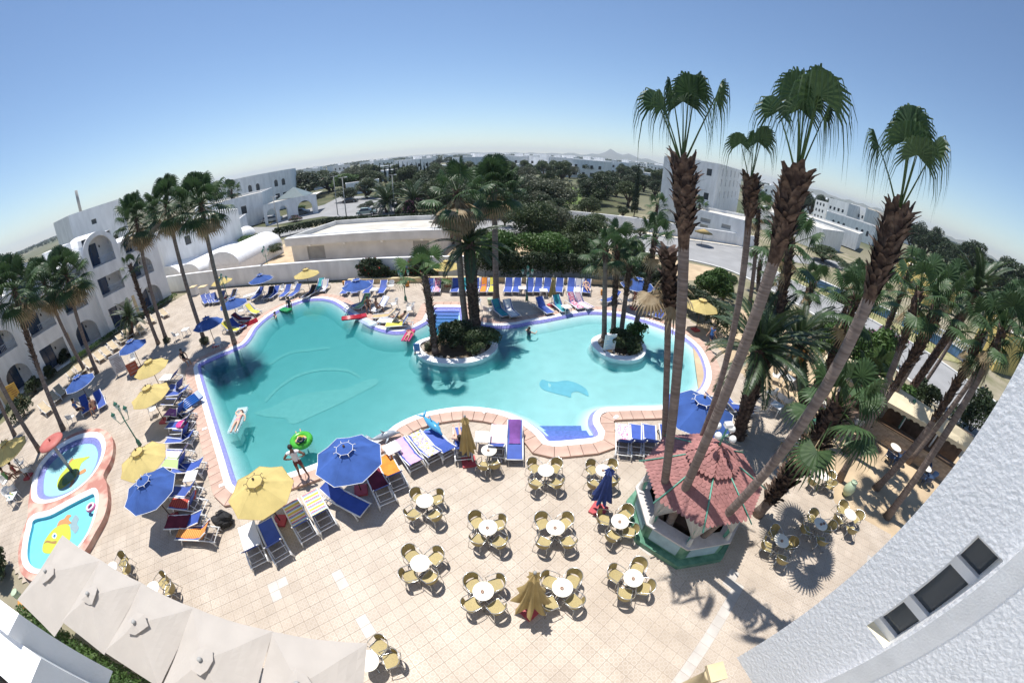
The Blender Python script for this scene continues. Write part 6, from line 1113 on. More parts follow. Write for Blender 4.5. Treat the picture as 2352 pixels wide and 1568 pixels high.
def board(name, lab, bpx, tpx, w, m, marks, z0, rz, cat='sign', mcol=(.2, .4, .6), th=.06, legs=True):
    b = G(*bpx); ht = max(.6, COL(b, *tpx).z - z0); t = thing(name, lab, cat, (b.x, b.y, z0), rz); MB().box((0, 0, ht / 2 + .15), (w, th, ht - .1)).build('panel', m, t)
    mk = mat('print_%s' % name, mcol, .6); g = random.Random(len(lab))
    for i in range(marks):
        y = ht * .9 - (ht * .75) * i / marks; MB().box((g.uniform(-.1, .1) * w, -th / 2 - .004, y), (w * g.uniform(.35, .75), .006, ht * .035)).build('printed_line', mk, t)
    if legs:
        for s in (-1, 1): MB().box((s * w * .42, 0, .08), (.05, .3, .16)).build('foot', M_grey, t)
    return t
board('pool_sign', 'white pool rules sign with pale blue print on the round island', z8(432, 1260), z8(440, 1050), .75, M_smooth, 9, .12, R(12), mcol=(.35, .58, .78)); board('notice_board', 'tall grey notice board covered with leaflets beside the pool corner', z2(885, 345), z2(850, 200), 1.0, mat('pale_board', (.55, .56, .58), .6), 10, 0, R(55), mcol=(.3, .28, .3)); board('notice_board', 'red framed notice board with white posters beside the grey one', z2(985, 360), z2(965, 260), .85, mat('red_wood', (.28, .07, .04), .6), 3, 0, R(55), mcol=(.75, .75, .74)); board('menu_board', 'orange-yellow menu board in the shade of the hotel shrubs', z2(150, 570), z2(110, 400), 1.1, mat('ochre_board', (.55, .33, .06), .6), 8, 0, R(50), mcol=(.25, .1, .03)); board('island_plaque', 'small blue plaque on the oval pool island', z5(85, 1140), z5(85, 1090), .35, mat('blue_plaque', (.1, .2, .45), .4), 0, .12, 0)
for k, (x, w) in enumerate(((45, .8), (125, .95))):
    p = G(*z4(x, 415)); t = thing('white_crate', ('slatted white crate by the boundary wall', 'second slatted white crate beside the small yellow parasol')[k], 'crate', p, .2)
    MB().box((0, 0, 1.0), (w + .1, .75, .06)).build('lid', M_cream, t)
    for i in range(5): MB().box((-w / 2 + (i + .5) * w / 5, -.33, .5), (w / 5 - .05, .05, .94)).build('slat', M_smooth, t)
    MB().box((0, .02, .5), (w, .6, .94)).build('body', M_smooth, t)
p = G(*z6(300, 1170)); t = thing('black_bag', 'bulging black beach bag and clothes on the tiles at the pool corner', 'bag', p, .5)
V, F = leaves(1, [(0, 0, 0, 1, 1, 1)], .1, 1); bm = bmesh.new(); bmesh.ops.create_icosphere(bm, subdivisions=3, radius=1); g = random.Random(4)
for v in bm.verts: n_ = 1 + .18 * math.sin(5 * v.co.x + 3 * v.co.y) + .1 * math.sin(9 * v.co.z + 4 * v.co.x); v.co = Vector((v.co.x * .42 * n_, v.co.y * .3 * n_, max(0, .28 + v.co.z * .3 * n_)))
me = bpy.data.meshes.new('bag_body'); bm.to_mesh(me); bm.free(); me.materials.append(mat('black_fabric', (.018, .018, .02), .8, var=.4, scale=6)); obj('bag_body', me, t); MB().tube([(-.2, 0, .5), (-.1, 0, .68), (.1, .03, .68), (.2, 0, .5)], .02, 6).build('strap', MATS['black_fabric'], t); MB().box((.1, -.28, .2), (.3, .06, .24), .1).build('pocket', MATS['black_fabric'], t)
# pool ladder
p = G(*z4(825, 500), .12); t = thing('pool_ladder', 'steel pool ladder at the rounded end of the pool', 'ladder', p)
for s in (-.22, .22): MB().tube([(s, .25, .0), (s, .25, .5), (s, .1, .75), (s, -.15, .7), (s, -.3, .2), (s, -.3, -.9)], .02, 6).build('rail', M_alu, t)
for k in range(3): MB().box((0, -.3, -.2 - .25 * k), (.44, .08, .03)).build('rung', M_alu, t)
# ================================================================ inflatables
def infl(name, col, rough=.25): return mat(name, col, rough, spec=.6, trans=.3)
def clear_mat():
    if 'clear_vinyl' in MATS: return MATS['clear_vinyl']
    m = bpy.data.materials.new('clear_vinyl'); m.use_nodes = True; n = m.node_tree.nodes; b = n['Principled BSDF']; b.inputs['Base Color'].default_value = (.75, .85, .9, 1); b.inputs['Roughness'].default_value = .08; b.inputs['Alpha'].default_value = .35; MATS['clear_vinyl'] = m; return m
def lilo(lab, loc, rz, m, L=1.8, W=.68, tilt=(0, 0), n=5, r=.07):
    t = thing('air_mattress', lab, 'air mattress', loc, rz); t.rotation_euler = (tilt[0], tilt[1], rz)
    for i in range(n): y = -W / 2 + W * (i + .5) / n; MB().tube([(-L / 2 + .02, y, r), (-L / 2 + .1, y, r), (L * .28, y, r), (L * .30, y, r * .8), (L * .32, y, r), (L / 2 - .08, y, r), (L / 2, y, r)], [.02, W / n / 2 * 1.06, W / n / 2 * 1.06, W / n / 2 * .8, W / n / 2 * 1.06, W / n / 2 * 1.06, .02], 10, flat=1.).build('tube', m, t)
    MB().box((L * .4, 0, r * 2 - .01), (L * .2, W * .9, .06)).build('pillow', m, t); return t
fd = G(557, 943) - G(536, 991); FRZ = math.atan2(fd.y, fd.x); lilo('clear air mattress carrying the sunbather in pink in the pool', G(547, 967, 0) + Vector((0, 0, -.03)), FRZ, clear_mat(), 2.0); lilo('pink air mattress with a child near the pool tongue', G(938, 772, 0) + Vector((0, 0, -.03)), R(88), infl('pink_vinyl', (.72, .10, .28)), 1.5, .6); lilo('red air mattress lying across the pool rim', G(*z4(1350, 605), .15), R(25), infl('red_vinyl', (.55, .03, .05)), 1.9, .65, (0, .08)); lilo('clear air mattress on the pool rim beside the red one', G(*z4(1465, 645), .15), R(-35), clear_mat(), 1.6, .7); lilo('green air mattress floating by the ladder', G(*z4(775, 540), -.03), R(-20), infl('green_vinyl', (.04, .42, .14)), 1.7, .6); lilo('blue ribbed air mattress propped on the pool-edge row', G(*z2(1375, 545), .45), R(70), infl('blue_vinyl', (.03, .16, .55)), 1.5, .62, (.5, 0)); lilo('red air mattress leaning against loungers at the pool curve', G(*z4(480, 655), .2), R(60), infl('red_vinyl', 0), 1.6, .4, (.9, 0))
def torus(name, R0, r, m, par, loc=(0, 0, 0), rot=(0, 0, 0), n=28): return MB().tube([(R0 * math.cos(a), R0 * math.sin(a), 0) for a in np.linspace(0, 2 * math.pi, n + 1)], r, 12, False).build(name, m, par, loc=loc, rot=rot)
p = G(692, 1011, .05); t = thing('swim_ring', 'big lime green swim ring with a bather inside', 'swim ring', p); torus('ring', .40, .16, infl('lime_vinyl', (.10, .55, .06)), t); torus('yellow_stripe', .40, .165, infl('yellow_vinyl', (.6, .55, .05)), t, n=9).scale = (1, .55, .6)
p = G(*z2(655, 1305), .26); t = thing('swim_ring', 'small pink and white swim ring in the fish pool', 'swim ring', p); torus('ring', .2, .085, infl('pink_ring_vinyl', (.70, .20, .40)), t); torus('white_stripe', .2, .05, M_smooth, t, (0, 0, .05))
def dolphin(lab, loc, rz, m, s=1., tilt=0.):
    t = thing('inflatable_dolphin', lab, 'inflatable', loc, rz, None, s); t.rotation_euler = (0, tilt, rz)
    MB().tube([(-.78, 0, .30), (-.6, 0, .22), (-.3, 0, .22), (0, 0, .25), (.3, 0, .26), (.52, 0, .24), (.66, 0, .18), (.85, 0, .13)], [.03, .08, .16, .2, .19, .15, .075, .04], 14).build('body', m, t)
    MB().add([(-.05, 0, .42), (.12, 0, .42), (-.16, -.03, .70), (-.16, .03, .70), (-.05, -.04, .42), (.12, .04, .42)], [(0, 1, 2), (1, 0, 3), (2, 3, 0), (1, 3, 2)]).build('dorsal_fin', m, t)
    for y in (-1, 1): MB().tube([(.15, .15 * y, .2), (.05, .32 * y, .12), (-.08, .44 * y, .08)], [.08, .06, .02], 8, flat=.5).build('flipper', m, t); MB().tube([(-.72, 0, .30), (-.88, .16 * y, .36), (-.95, .3 * y, .4)], [.06, .07, .02], 8, flat=.5).build('tail_fluke', m, t)
    return t
dolphin('glossy blue inflatable dolphin lying on a lounger', G(*z7(430, 165), .42), R(-45), infl('sky_blue_vinyl', (.10, .45, .72)), .85); dolphin('grey inflatable dolphin behind the big blue parasol', G(*z7(40, 255), .2), R(30), infl('grey_vinyl', (.45, .5, .55)), .8); p = G(*z2(1310, 705), .45); bm = bmesh.new(); bmesh.ops.create_icosphere(bm, subdivisions=2, radius=.3)
for v in bm.verts: v.co.z *= .35; v.co.x *= 1.3; v.co *= 1 + .1 * math.sin(7 * v.co.x * 3)
me = bpy.data.meshes.new('bag_body'); bm.to_mesh(me); bm.free(); me.materials.append(T['hot']); t = thing('pink_bag', 'hot pink spotted bag on a lounger of the pool-edge row', 'bag', p); obj('bag_body', me, t); MB().tube([(-.2, 0, .06), (0, .1, .16), (.2, 0, .06)], .015, 6).build('strap', T['hot'], t)
# ================================================================ people
SK = dict(light=mat('light_skin', (.62, .40, .30), .55, var=.06), tan=mat('tanned_skin', (.42, .24, .16), .55, var=.06), brown=mat('brown_skin', (.20, .11, .075), .55, var=.06)); M_hair = mat('dark_hair', (.02, .015, .012), .6, var=.3, scale=30)
EDG = [('pel', 'spi'), ('spi', 'che'), ('che', 'nec'), ('nec', 'hea'), ('hea', 'top')] + [(a + s, b + s) for s in 'LR' for a, b in (('sho', 'elb'), ('elb', 'wri'), ('wri', 'han'), ('hip', 'kne'), ('kne', 'ank'), ('ank', 'toe'))] + [('che', 'shoL'), ('che', 'shoR'), ('pel', 'hipL'), ('pel', 'hipR')]
RAD = dict(pel=(.145, .11), spi=(.13, .10), che=(.155, .115), nec=(.055, .055), hea=(.085, .095), top=(.055, .065), sho=(.068, .066), elb=(.044, .044), wri=(.03, .03), han=(.034, .018), hip=(.088, .088), kne=(.058, .058), ank=(.038, .038), toe=(.035, .025))
STAND = dict(pel=(0, 0, .93), spi=(0, 0, 1.08), che=(0, 0, 1.32), nec=(0, 0, 1.50), hea=(0, .01, 1.62), top=(0, .015, 1.72), shoL=(-.19, 0, 1.41), shoR=(.19, 0, 1.41), elbL=(-.24, -.02, 1.13), elbR=(.24, -.02, 1.13), wriL=(-.25, .05, .88), wriR=(.25, .05, .88), hanL=(-.25, .08, .79), hanR=(.25, .08, .79), hipL=(-.1, 0, .86), hipR=(.1, 0, .86), kneL=(-.12, .01, .48), kneR=(.12, .01, .48), ankL=(-.13, -.02, .08), ankR=(.13, -.02, .08), toeL=(-.15, .12, .035), toeR=(.15, .12, .035))
HIPS = dict(STAND, elbL=(-.42, -.06, 1.20), wriL=(-.24, .06, 1.02), hanL=(-.16, .10, 1.0), elbR=(.42, -.06, 1.20), wriR=(.24, .06, 1.02), hanR=(.16, .10, 1.0), ankL=(-.17, -.02, .08), ankR=(.17, -.02, .08))
WALK = dict(STAND, kneL=(-.1, .18, .5), ankL=(-.1, .22, .1), toeL=(-.1, .36, .05), kneR=(.1, -.06, .48), ankR=(.1, -.32, .14), toeR=(.1, -.22, .04), wriL=(-.25, -.18, .95), hanL=(-.25, -.22, .87), wriR=(.25, .2, .95), hanR=(.25, .24, .88))
def lie(p): return {k: (v[0], v[2] - .93, .13 + v[1] * .6) for k, v in p.items()}         # on the back, head along +y
LIE = lie(dict(STAND, elbL=(-.34, .06, 1.56), wriL=(-.16, .08, 1.76), hanL=(-.08, .08, 1.74), elbR=(.36, 0, 1.2), wriR=(.42, 0, .98), hanR=(.42, .0, .9), kneL=(-.12, .04, .48), kneR=(.14, .06, .48)))
SIT = dict(STAND, pel=(0, 0, .52), spi=(0, -.03, .68), che=(0, -.06, .92), nec=(0, -.03, 1.10), hea=(0, .01, 1.22), top=(0, .02, 1.32), shoL=(-.19, -.05, 1.01), shoR=(.19, -.05, 1.01), elbL=(-.26, .06, .76), elbR=(.26, .06, .76), wriL=(-.17, .27, .68), wriR=(.17, .27, .68), hanL=(-.13, .34, .66), hanR=(.13, .34, .66), hipL=(-.1, .02, .50), hipR=(.1, .02, .50), kneL=(-.13, .44, .50), kneR=(.13, .44, .50), ankL=(-.13, .5, .09), ankR=(.13, .5, .09), toeL=(-.14, .64, .04), toeR=(.14, .64, .04))
RECL = dict(SIT, pel=(0, 0, .46), spi=(0, -.10, .58), che=(0, -.27, .76), nec=(0, -.38, .90), hea=(0, -.43, 1.0), top=(0, -.47, 1.09), shoL=(-.19, -.31, .84), shoR=(.19, -.31, .84), elbL=(-.28, -.08, .62), elbR=(.28, -.08, .62), wriL=(-.2, .14, .58), wriR=(.2, .14, .58), hanL=(-.15, .22, .56), hanR=(.15, .22, .56), kneL=(-.11, .42, .56), kneR=(.11, .44, .48), ankL=(-.11, .78, .42), ankR=(.11, .84, .42), toeL=(-.13, .9, .5), toeR=(.13, .96, .5), hipL=(-.1, .04, .46), hipR=(.1, .04, .46))
SWIM = dict(STAND, elbL=(-.4, .18, 1.3), wriL=(-.34, .42, 1.34), hanL=(-.28, .5, 1.34), elbR=(.4, .18, 1.3), wriR=(.34, .42, 1.34), hanR=(.28, .5, 1.34))
RIDE = dict(SIT, wriL=(-.28, .45, .78), wriR=(.28, .45, .78), hanL=(-.28, .52, .80), hanR=(.28, .52, .80), elbL=(-.3, .2, .8), elbR=(.3, .2, .8), kneL=(-.2, .36, .56), kneR=(.2, .36, .56), ankL=(-.2, .22, .18), ankR=(.2, .22, .18), toeL=(-.2, .36, .14), toeR=(.2, .36, .14))
PCACHE = {}
def body_mesh(key, J, outfit):
    names = list(J); idx = {n: i for i, n in enumerate(names)}; me = bpy.data.meshes.new('tmp'); me.from_pydata([J[n] for n in names], [(idx[a], idx[b]) for a, b in EDG], []); o = bpy.data.objects.new('tmp', me); link(o)
    md = o.modifiers.new('s', 'SKIN'); md.use_smooth_shade = True; o.modifiers.new('u', 'SUBSURF').levels = 1
    for n in names:
        r = RAD[n if n in RAD else n[:3]]; sv = me.skin_vertices[0].data[idx[n]]; sv.radius = r; sv.use_root = n == 'pel'
    dg = bpy.context.evaluated_depsgraph_get(); ev = o.evaluated_get(dg); nm = bpy.data.meshes.new_from_object(ev); bpy.data.objects.remove(o); bpy.data.meshes.remove(me)
    bm = bmesh.new(); bm.from_mesh(nm)
    for s in 'LR':                                             # fingers rooted in the palm
        h = Vector(J['han' + s]); w_ = Vector(J['wri' + s]); d = (h - w_).normalized(); sd_ = d.cross(Vector((0, .3, 1)));
        if sd_.length < .1: sd_ = d.cross(Vector((1, 0, 0)))
        sd_.normalize(); up = sd_.cross(d); mb = MB()
        for i in range(5):
            if i < 4: off = (i - 1.5) * .019; L = (.066, .078, .072, .056)[i]; mb.tube([h + sd_ * off - d * .01, h + sd_ * off + d * L * .55 - up * .008, h + sd_ * off + d * L * .9 - up * .028], [.0095, .0085, .006], 6)
            else: mb.tube([w_.lerp(h, .35) + sd_ * .03, w_.lerp(h, .8) + sd_ * .055 - up * .01, h + sd_ * .06 + d * .02 - up * .02], [.011, .010, .007], 6)
        o_ = len(bm.verts); vs_ = [bm.verts.new(v) for v in mb.v]
        for f in mb.f: bm.faces.new([vs_[i] for i in f])
    hd = Vector(J['hea']); up = (Vector(J['top']) - Vector(J['nec'])).normalized(); fw = Vector((0, 1, 0)) - up * up.y
    if fw.length < .3: fw = Vector((0, 0, 1)) - up * up.z
    fw.normalize(); sd_ = up.cross(fw)
    for c, r in [(hd + fw * .1 - up * .005, .014), (hd + sd_ * .088, .018), (hd - sd_ * .088, .018)]:
        mb = MB().ell(c, (r, r, r * 1.5), 6, 4); vs_ = [bm.verts.new(v) for v in mb.v]
        for f in mb.f: bm.faces.new([vs_[i] for i in f])
    bm.to_mesh(nm); bm.free()
    mats = [outfit.get('skin'), outfit.get('top') or outfit['skin'], outfit.get('bottom') or outfit['skin']]; nm.materials.clear()
    for m in mats: nm.materials.append(m)
    segs = [(a, b, Vector(J[a]), Vector(J[b])) for a, b in EDG]
    for p in nm.polygons:
        c = p.center; best = min(segs, key=lambda s: (c - (s[2] + (s[3] - s[2]) * max(0, min(1, (c - s[2]).dot(s[3] - s[2]) / (s[3] - s[2]).length_squared)))).length); k = {best[0][:3], best[1][:3]}; t = max(0, min(1, (c - best[2]).dot(best[3] - best[2]) / (best[3] - best[2]).length_squared)); mi = 0
        if k <= {'pel', 'hip'} or k == {'hip', 'kne'} and t < outfit.get('leg', .0): mi = 2
        elif k == {'pel', 'spi'}: mi = 2 if t < .35 else (1 if outfit.get('long', True) else 0)
        elif k == {'spi', 'che'}: mi = 1 if outfit.get('long', True) or t > .45 else 0
        elif k == {'che', 'sho'} or k == {'che', 'nec'} and t < .5: mi = 1 if outfit.get('long', True) or k == {'che', 'nec'} and t < .1 else 0
        elif k == {'sho', 'elb'} and t < outfit.get('slv', 0.): mi = 1
        p.material_index = mi; p.use_smooth = True
    nm.update(); return nm, hd, up, fw
def person(label, loc, rz, J, outfit, s=1., longhair=False, tilt=None):
    key = (id(J), tuple(sorted((k, getattr(v, 'name', v)) for k, v in outfit.items())))
    if key not in PCACHE: PCACHE[key] = body_mesh(key, J, outfit)
    nm, hd, up, fw = PCACHE[key]; t = thing('person', label, 'person', loc, rz, None, s)
    if tilt: t.rotation_euler = (*tilt, rz)
    obj('body', nm, t); c = hd + up * .045 - fw * .018; m = MB().ell((0, 0, 0), (.098, .108, .095), 14, 8); q = Matrix((up.cross(fw), fw, up)).transposed(); h = obj('hair', m.mesh('hair', M_hair), t, c, q.to_euler())
    if longhair: MB().tube([c - fw * .06, c - fw * .11 - up * .12, c - fw * .10 - up * .26], [.07, .075, .03], 8).build('hair', M_hair, t)
    return t
cl = lambda n, c: mat(n, c, .85, var=.08)
white_v, maroon, red_c, blue_c, pinkb, navy, green_c, blackc = cl('white_vest', (.74, .73, .74)), cl('maroon_shorts', (.13, .03, .03)), cl('red_cloth', (.42, .05, .05)), cl('blue_cloth', (.06, .16, .42)), cl('pink_swimwear', (.66, .28, .32)), cl('navy_swimwear', (.02, .03, .08)), cl('green_cloth', (.16, .32, .12)), cl('black_cloth', (.02, .02, .02))
p = G(700, 1095, .13); person('person in white vest and maroon shorts standing hands on hips at the pool edge', p, R(28), HIPS, dict(skin=SK['brown'], top=white_v, bottom=maroon, leg=.45, slv=.25), 1.03)
p = G(547, 967, .1); person('person in pink swimwear lying on the clear air mattress', (p.x, p.y, .02), FRZ - R(90), LIE, dict(skin=SK['light'], top=pinkb, bottom=pinkb, long=False), 1., True)
p = G(692, 1011, .1); person('person seated in the green swim ring', (p.x, p.y, -.42), R(40), RECL, dict(skin=SK['light'], bottom=navy, top=navy), .95)
p = G(938, 770, .1); person('person in dark swimwear lying on the pink air mattress', (p.x, p.y, .02), R(0), LIE, dict(skin=SK['tan'], bottom=pinkb, top=pinkb, long=False), .8, True)
p = G(*z4(1735, 590), .6); person('person in yellow shorts sitting up on a lounger on the pool tongue', (p.x, p.y, .0), R(65), RECL, dict(skin=SK['tan'], bottom=T['yellow'], leg=.5), 1.)
p = G(*z4(700, 582), .0); person('person swimming with only head and shoulders above water', (p.x, p.y, -1.42), R(150), SWIM, dict(skin=SK['light'], bottom=navy), 1.)
p = G(*z4(820, 510), .1); person('person in dark swimwear standing at the pool ladder', (p.x, p.y, -.75), R(180), STAND, dict(skin=SK['tan'], bottom=navy, top=navy), 1., True)
p = G(*z5(1000, 945), .0); person('person with dark hair wading beside the pool tongue wall', (p.x, p.y, -1.28), R(-40), SWIM, dict(skin=SK['light'], bottom=navy, top=navy), .95, True)
p = G(*z7(645, 250), .5); person('person sunbathing on a lounger behind the closed tan parasol', (p.x, p.y, .0), R(15), RECL, dict(skin=SK['light'], bottom=pinkb, top=pinkb, long=False), 1., True)
p = G(*z2(560, 600), .5); person('person in blue shirt sitting under the blue parasol before the hotel wing', (p.x, p.y, 0), R(-60), SIT, dict(skin=SK['tan'], top=blue_c, bottom=blackc, leg=.6, slv=.4), 1.)
p = G(*z2(680, 590), .5); person('person in swimwear sitting opposite the blue shirt', (p.x, p.y, 0), R(100), SIT, dict(skin=SK['tan'], bottom=red_c), 1.)
p = G(*z5(1475, 565), .6); person('person sunbathing on the last lounger of the back row', (p.x, p.y, 0.05), R(185), RECL, dict(skin=SK['light'], bottom=navy, top=navy, long=False), .95)
p = G(*z8(725, 720)); person('person in red standing under the hedge-side blue parasol', p, R(190), STAND, dict(skin=SK['tan'], top=red_c, bottom=red_c, leg=.4), .95); p = G(*z8(850, 690)); person('person in dark clothes under the hedge-side blue parasol', p, R(150), STAND, dict(skin=SK['tan'], top=navy, bottom=blackc, leg=.8), .95)
p = G(*z8(1585, 1195), .12); person('person walking along the pool rim behind the feather palm', p, R(-70), WALK, dict(skin=SK['tan'], top=blue_c, bottom=navy, leg=.4), 1.)
p = G(*z4(1470, 520), .4); person('person sitting in the shade of the blue parasol on the tongue', (p.x, p.y, 0), R(200), SIT, dict(skin=SK['brown'], bottom=blackc), 1.); p = G(*z4(1540, 520), .5); person('person holding a lime ring on the pool tongue', (p.x, p.y, 0), R(-30), SIT, dict(skin=SK['brown'], bottom=blackc), .95)
p = G(*z2(1330, 240), .5); person('person in a black top seated at the palm shade by the pool corner', (p.x, p.y, 0), R(-100), SIT, dict(skin=SK['tan'], top=blackc, bottom=blackc), 1.); p = G(*z2(120, 1060), .5); person('person seated in deep shade under the yellow parasol', (p.x, p.y, 0), R(-40), SIT, dict(skin=SK['tan'], top=red_c, bottom=navy), 1.); p = G(*z2(60, 1100), .5); person('person in green seated beside the paddling pool', (p.x, p.y, 0), R(30), SIT, dict(skin=SK['tan'], top=green_c, bottom=navy), 1.)
for k, (x, y, rz) in enumerate(((150, 990, 1.), (190, 1040, 2.), (60, 1210, 0.), (90, 1180, 3.), (40, 1120, .5))):
    p = G(*z2(x, y), .4); spawn(CHW, 'plastic_chair', ('white plastic chair under the dappled yellow parasol', 'white plastic chair between the yellow parasol and the paddling pool', 'white plastic chair at the picnic table', 'white plastic chair facing the picnic table', 'white plastic chair in deep shade')[k], 'chair', (p.x, p.y, 0), rz)
p = G(*z2(85, 1225), .58); spawn(SQ, 'plastic_table', 'white plastic table with cups beside the paddling pool', 'table', (p.x, p.y, 0), .5)
for i, (c, dx, dy) in enumerate((('green', .1, .1), ('yellow', -.15, .05), ('teal', .05, -.15))): tag(MB().lathe([(.03, 0), (.045, .12), (.04, .12), (.025, .01)], 10).build('cup', T[c], loc=(p.x + dx, p.y + dy, .6)), '%s plastic cup on the picnic table' % c, 'cup')
# ================================================================ motorcycle and cars
b = G(*z10(1850, 395)); mt = thing('motorcycle', 'dark motorcycle on the road beyond the awning bar', 'motorcycle', b, R(118)); M_moto = mat('black_paint', (.02, .02, .025), .35); M_tyre = mat('tyre_rubber', (.02, .02, .02), .8)
for y in (-.62, .62): o = torus('wheel', .27, .055, M_tyre, mt, (0, y, .32), (0, R(90), 0)); MB().lathe([(.2, -.015), (.2, .015)], 12).build('rim', M_alu, o)
MB().tube([(0, -.6, .55), (0, -.3, .72), (0, .1, .68), (0, .35, .82), (0, .5, .85)], [.07, .12, .13, .1, .04], 8).build('body', M_moto, mt); MB().box((0, .05, .42), (.26, .4, .3)).build('engine', M_grey, mt); MB().tube([(0, .62, .32), (0, .45, .95)], .03, 6).build('fork', M_alu, mt); MB().tube([(-.34, .38, .98), (0, .45, .97), (.34, .38, .98)], .018, 6).build('handlebar', M_moto, mt); MB().box((0, -.28, .8), (.25, .6, .08)).build('seat', M_moto, mt)
person('person in dark jacket riding the motorcycle', (b.x, b.y, .32), R(118), RIDE, dict(skin=SK['tan'], top=navy, bottom=blackc, leg=1., slv=1.), 1.)
def car_kit(col):
    pm = mat('car_paint_%02d%02d%02d' % tuple(int(c * 99) for c in col), col, .25, spec=.6); k = []; prof = [(-2.1, .3), (-2.12, .62), (-1.95, .82), (-1.0, .9), (1.0, .92), (1.95, .78), (2.12, .55), (2.1, .3)]; m = MB(); n = len(prof)
    m.add([(x, s * (.86 if 0 < i < n - 1 else .8), z) for s in (-1, 1) for i, (x, z) in enumerate(prof)], [tuple(range(n)), tuple(range(2 * n - 1, n - 1, -1))] + [(i, n + i, n + (i + 1) % n, (i + 1) % n) for i in range(n)]); k.append(('body', m.mesh('body', pm), None))
    m = MB(); lo = [(-1.5, .88), (1.15, .9)]; hi = [(-1.05, 1.42), (.35, 1.43)]; m.add([(x, s * .8, z) for s in (-1, 1) for x, z in lo] + [(x, s * .62, z) for s in (-1, 1) for x, z in hi], [(0, 1, 5, 4), (2, 6, 7, 3), (0, 4, 6, 2), (1, 3, 7, 5)]); k.append(('windows', m.mesh('windows', M_glass), None)); k.append(('cabin_roof', MB().box((-.35, 0, 1.44), (1.5, 1.28, .05)).mesh('cabin_roof', pm), None))
    for x in (-1.3, 1.3):
        for s in (-1, 1): k.append(('wheel', MB().lathe([(.1, -.1), (.31, -.1), (.33, 0), (.31, .1), (.1, .1)], 16).mesh('wheel', M_tyre), None, (x, s * .8, .33), (R(90), 0, 0))); k.append(('hub', MB().lathe([(.005, .02), (.18, .015), (.19, -.02)], 12).mesh('hub', M_alu), len(k) - 1, (0, 0, -.1 * s), (0, 0, 0)))
    for s in (-1, 1): k.append(('headlight', MB().box((2.06, s * .6, .66), (.1, .3, .13)).mesh('headlight', M_lglass), None)); k.append(('tail_light', MB().box((-2.08, s * .62, .68), (.06, .26, .14)).mesh('tail_light', M_redbase), None))
    return k
for (px, py), rz, col, lab in ((z14(682, 695), .1, (.02, .02, .025), 'black hatchback parked on the far side of the car park'), (z14(825, 800), .15, (.30, .38, .36), 'pale green car parked behind the hedge'), (z14(258, 795), .2, (.22, .24, .26), 'dark grey car under the pavilion arch'), (z14(18, 858), .3, (.55, .57, .6), 'silver car on the lane by the pavilion'), (z1(1945, 620), .4, (.5, .5, .52), 'grey car beside the white dome')):
    p = G(px, py); spawn(car_kit(col), 'parked_car', lab, 'car', p, rz)
p = PA(-41.0, 62); t = thing('white_dome', 'small white dome beside the palms behind the vaults', 'dome', (p.x, p.y, 0)); MB().lathe([(1.6, 0), (1.6, 2.3)], 24).build('drum', M_smooth, t); MB().lathe([(1.55, 2.3), (1.5, 2.8), (1.2, 3.4), (.7, 3.8), (.01, 3.95)], 24).build('cupola', M_smooth, t)
p = G(*z13(1525, 815)); t = thing('red_kiosk', 'red drinks kiosk against the hotel across the road', 'kiosk', p); MB().box((0, 0, .9), (1.6, .9, 1.8)).build('cabinet', M_redbase, t); MB().box((0, -.46, 1.0), (1.3, .03, 1.0)).build('front_panel', M_dark, t)
p = G(1617, 530, 2.2); t = thing('garden_parasol', 'small tan parasol in the garden of the hotel across the road', 'parasol', (p.x, p.y, 0)); MB().lathe([(1.5, 1.9), (.01, 2.5)], 8).build('canopy', M_tan, t); MB().tube([(0, 0, 0), (0, 0, 2.4)], .03, 6).build('pole', M_pole, t)
for bpx, tpx, lab in ((z14(572, 800), z14(535, 470), 'tall grey street light column by the car park'), (z14(655, 885), z14(605, 480), 'tall grey street light column behind the flat roof'), (z14(70, 990), z14(40, 640), 'grey street light column by the pavilion lane'), (z14(1065, 780), z14(1055, 455), 'street light column with twin heads among the trees')):
    b = G(*bpx); h = COL(b, *tpx).z; t = thing('street_light', lab, 'street light', b); MB().tube([(0, 0, 0), (0, 0, h)], [.12, .07], 8).build('column', M_grey, t); MB().tube([(-.7, 0, h), (.7, 0, h)], .05, 6).build('arm', M_grey, t); MB().box((.7, 0, h + .02), (.5, .25, .12)).build('lamp_head', M_smooth, t)
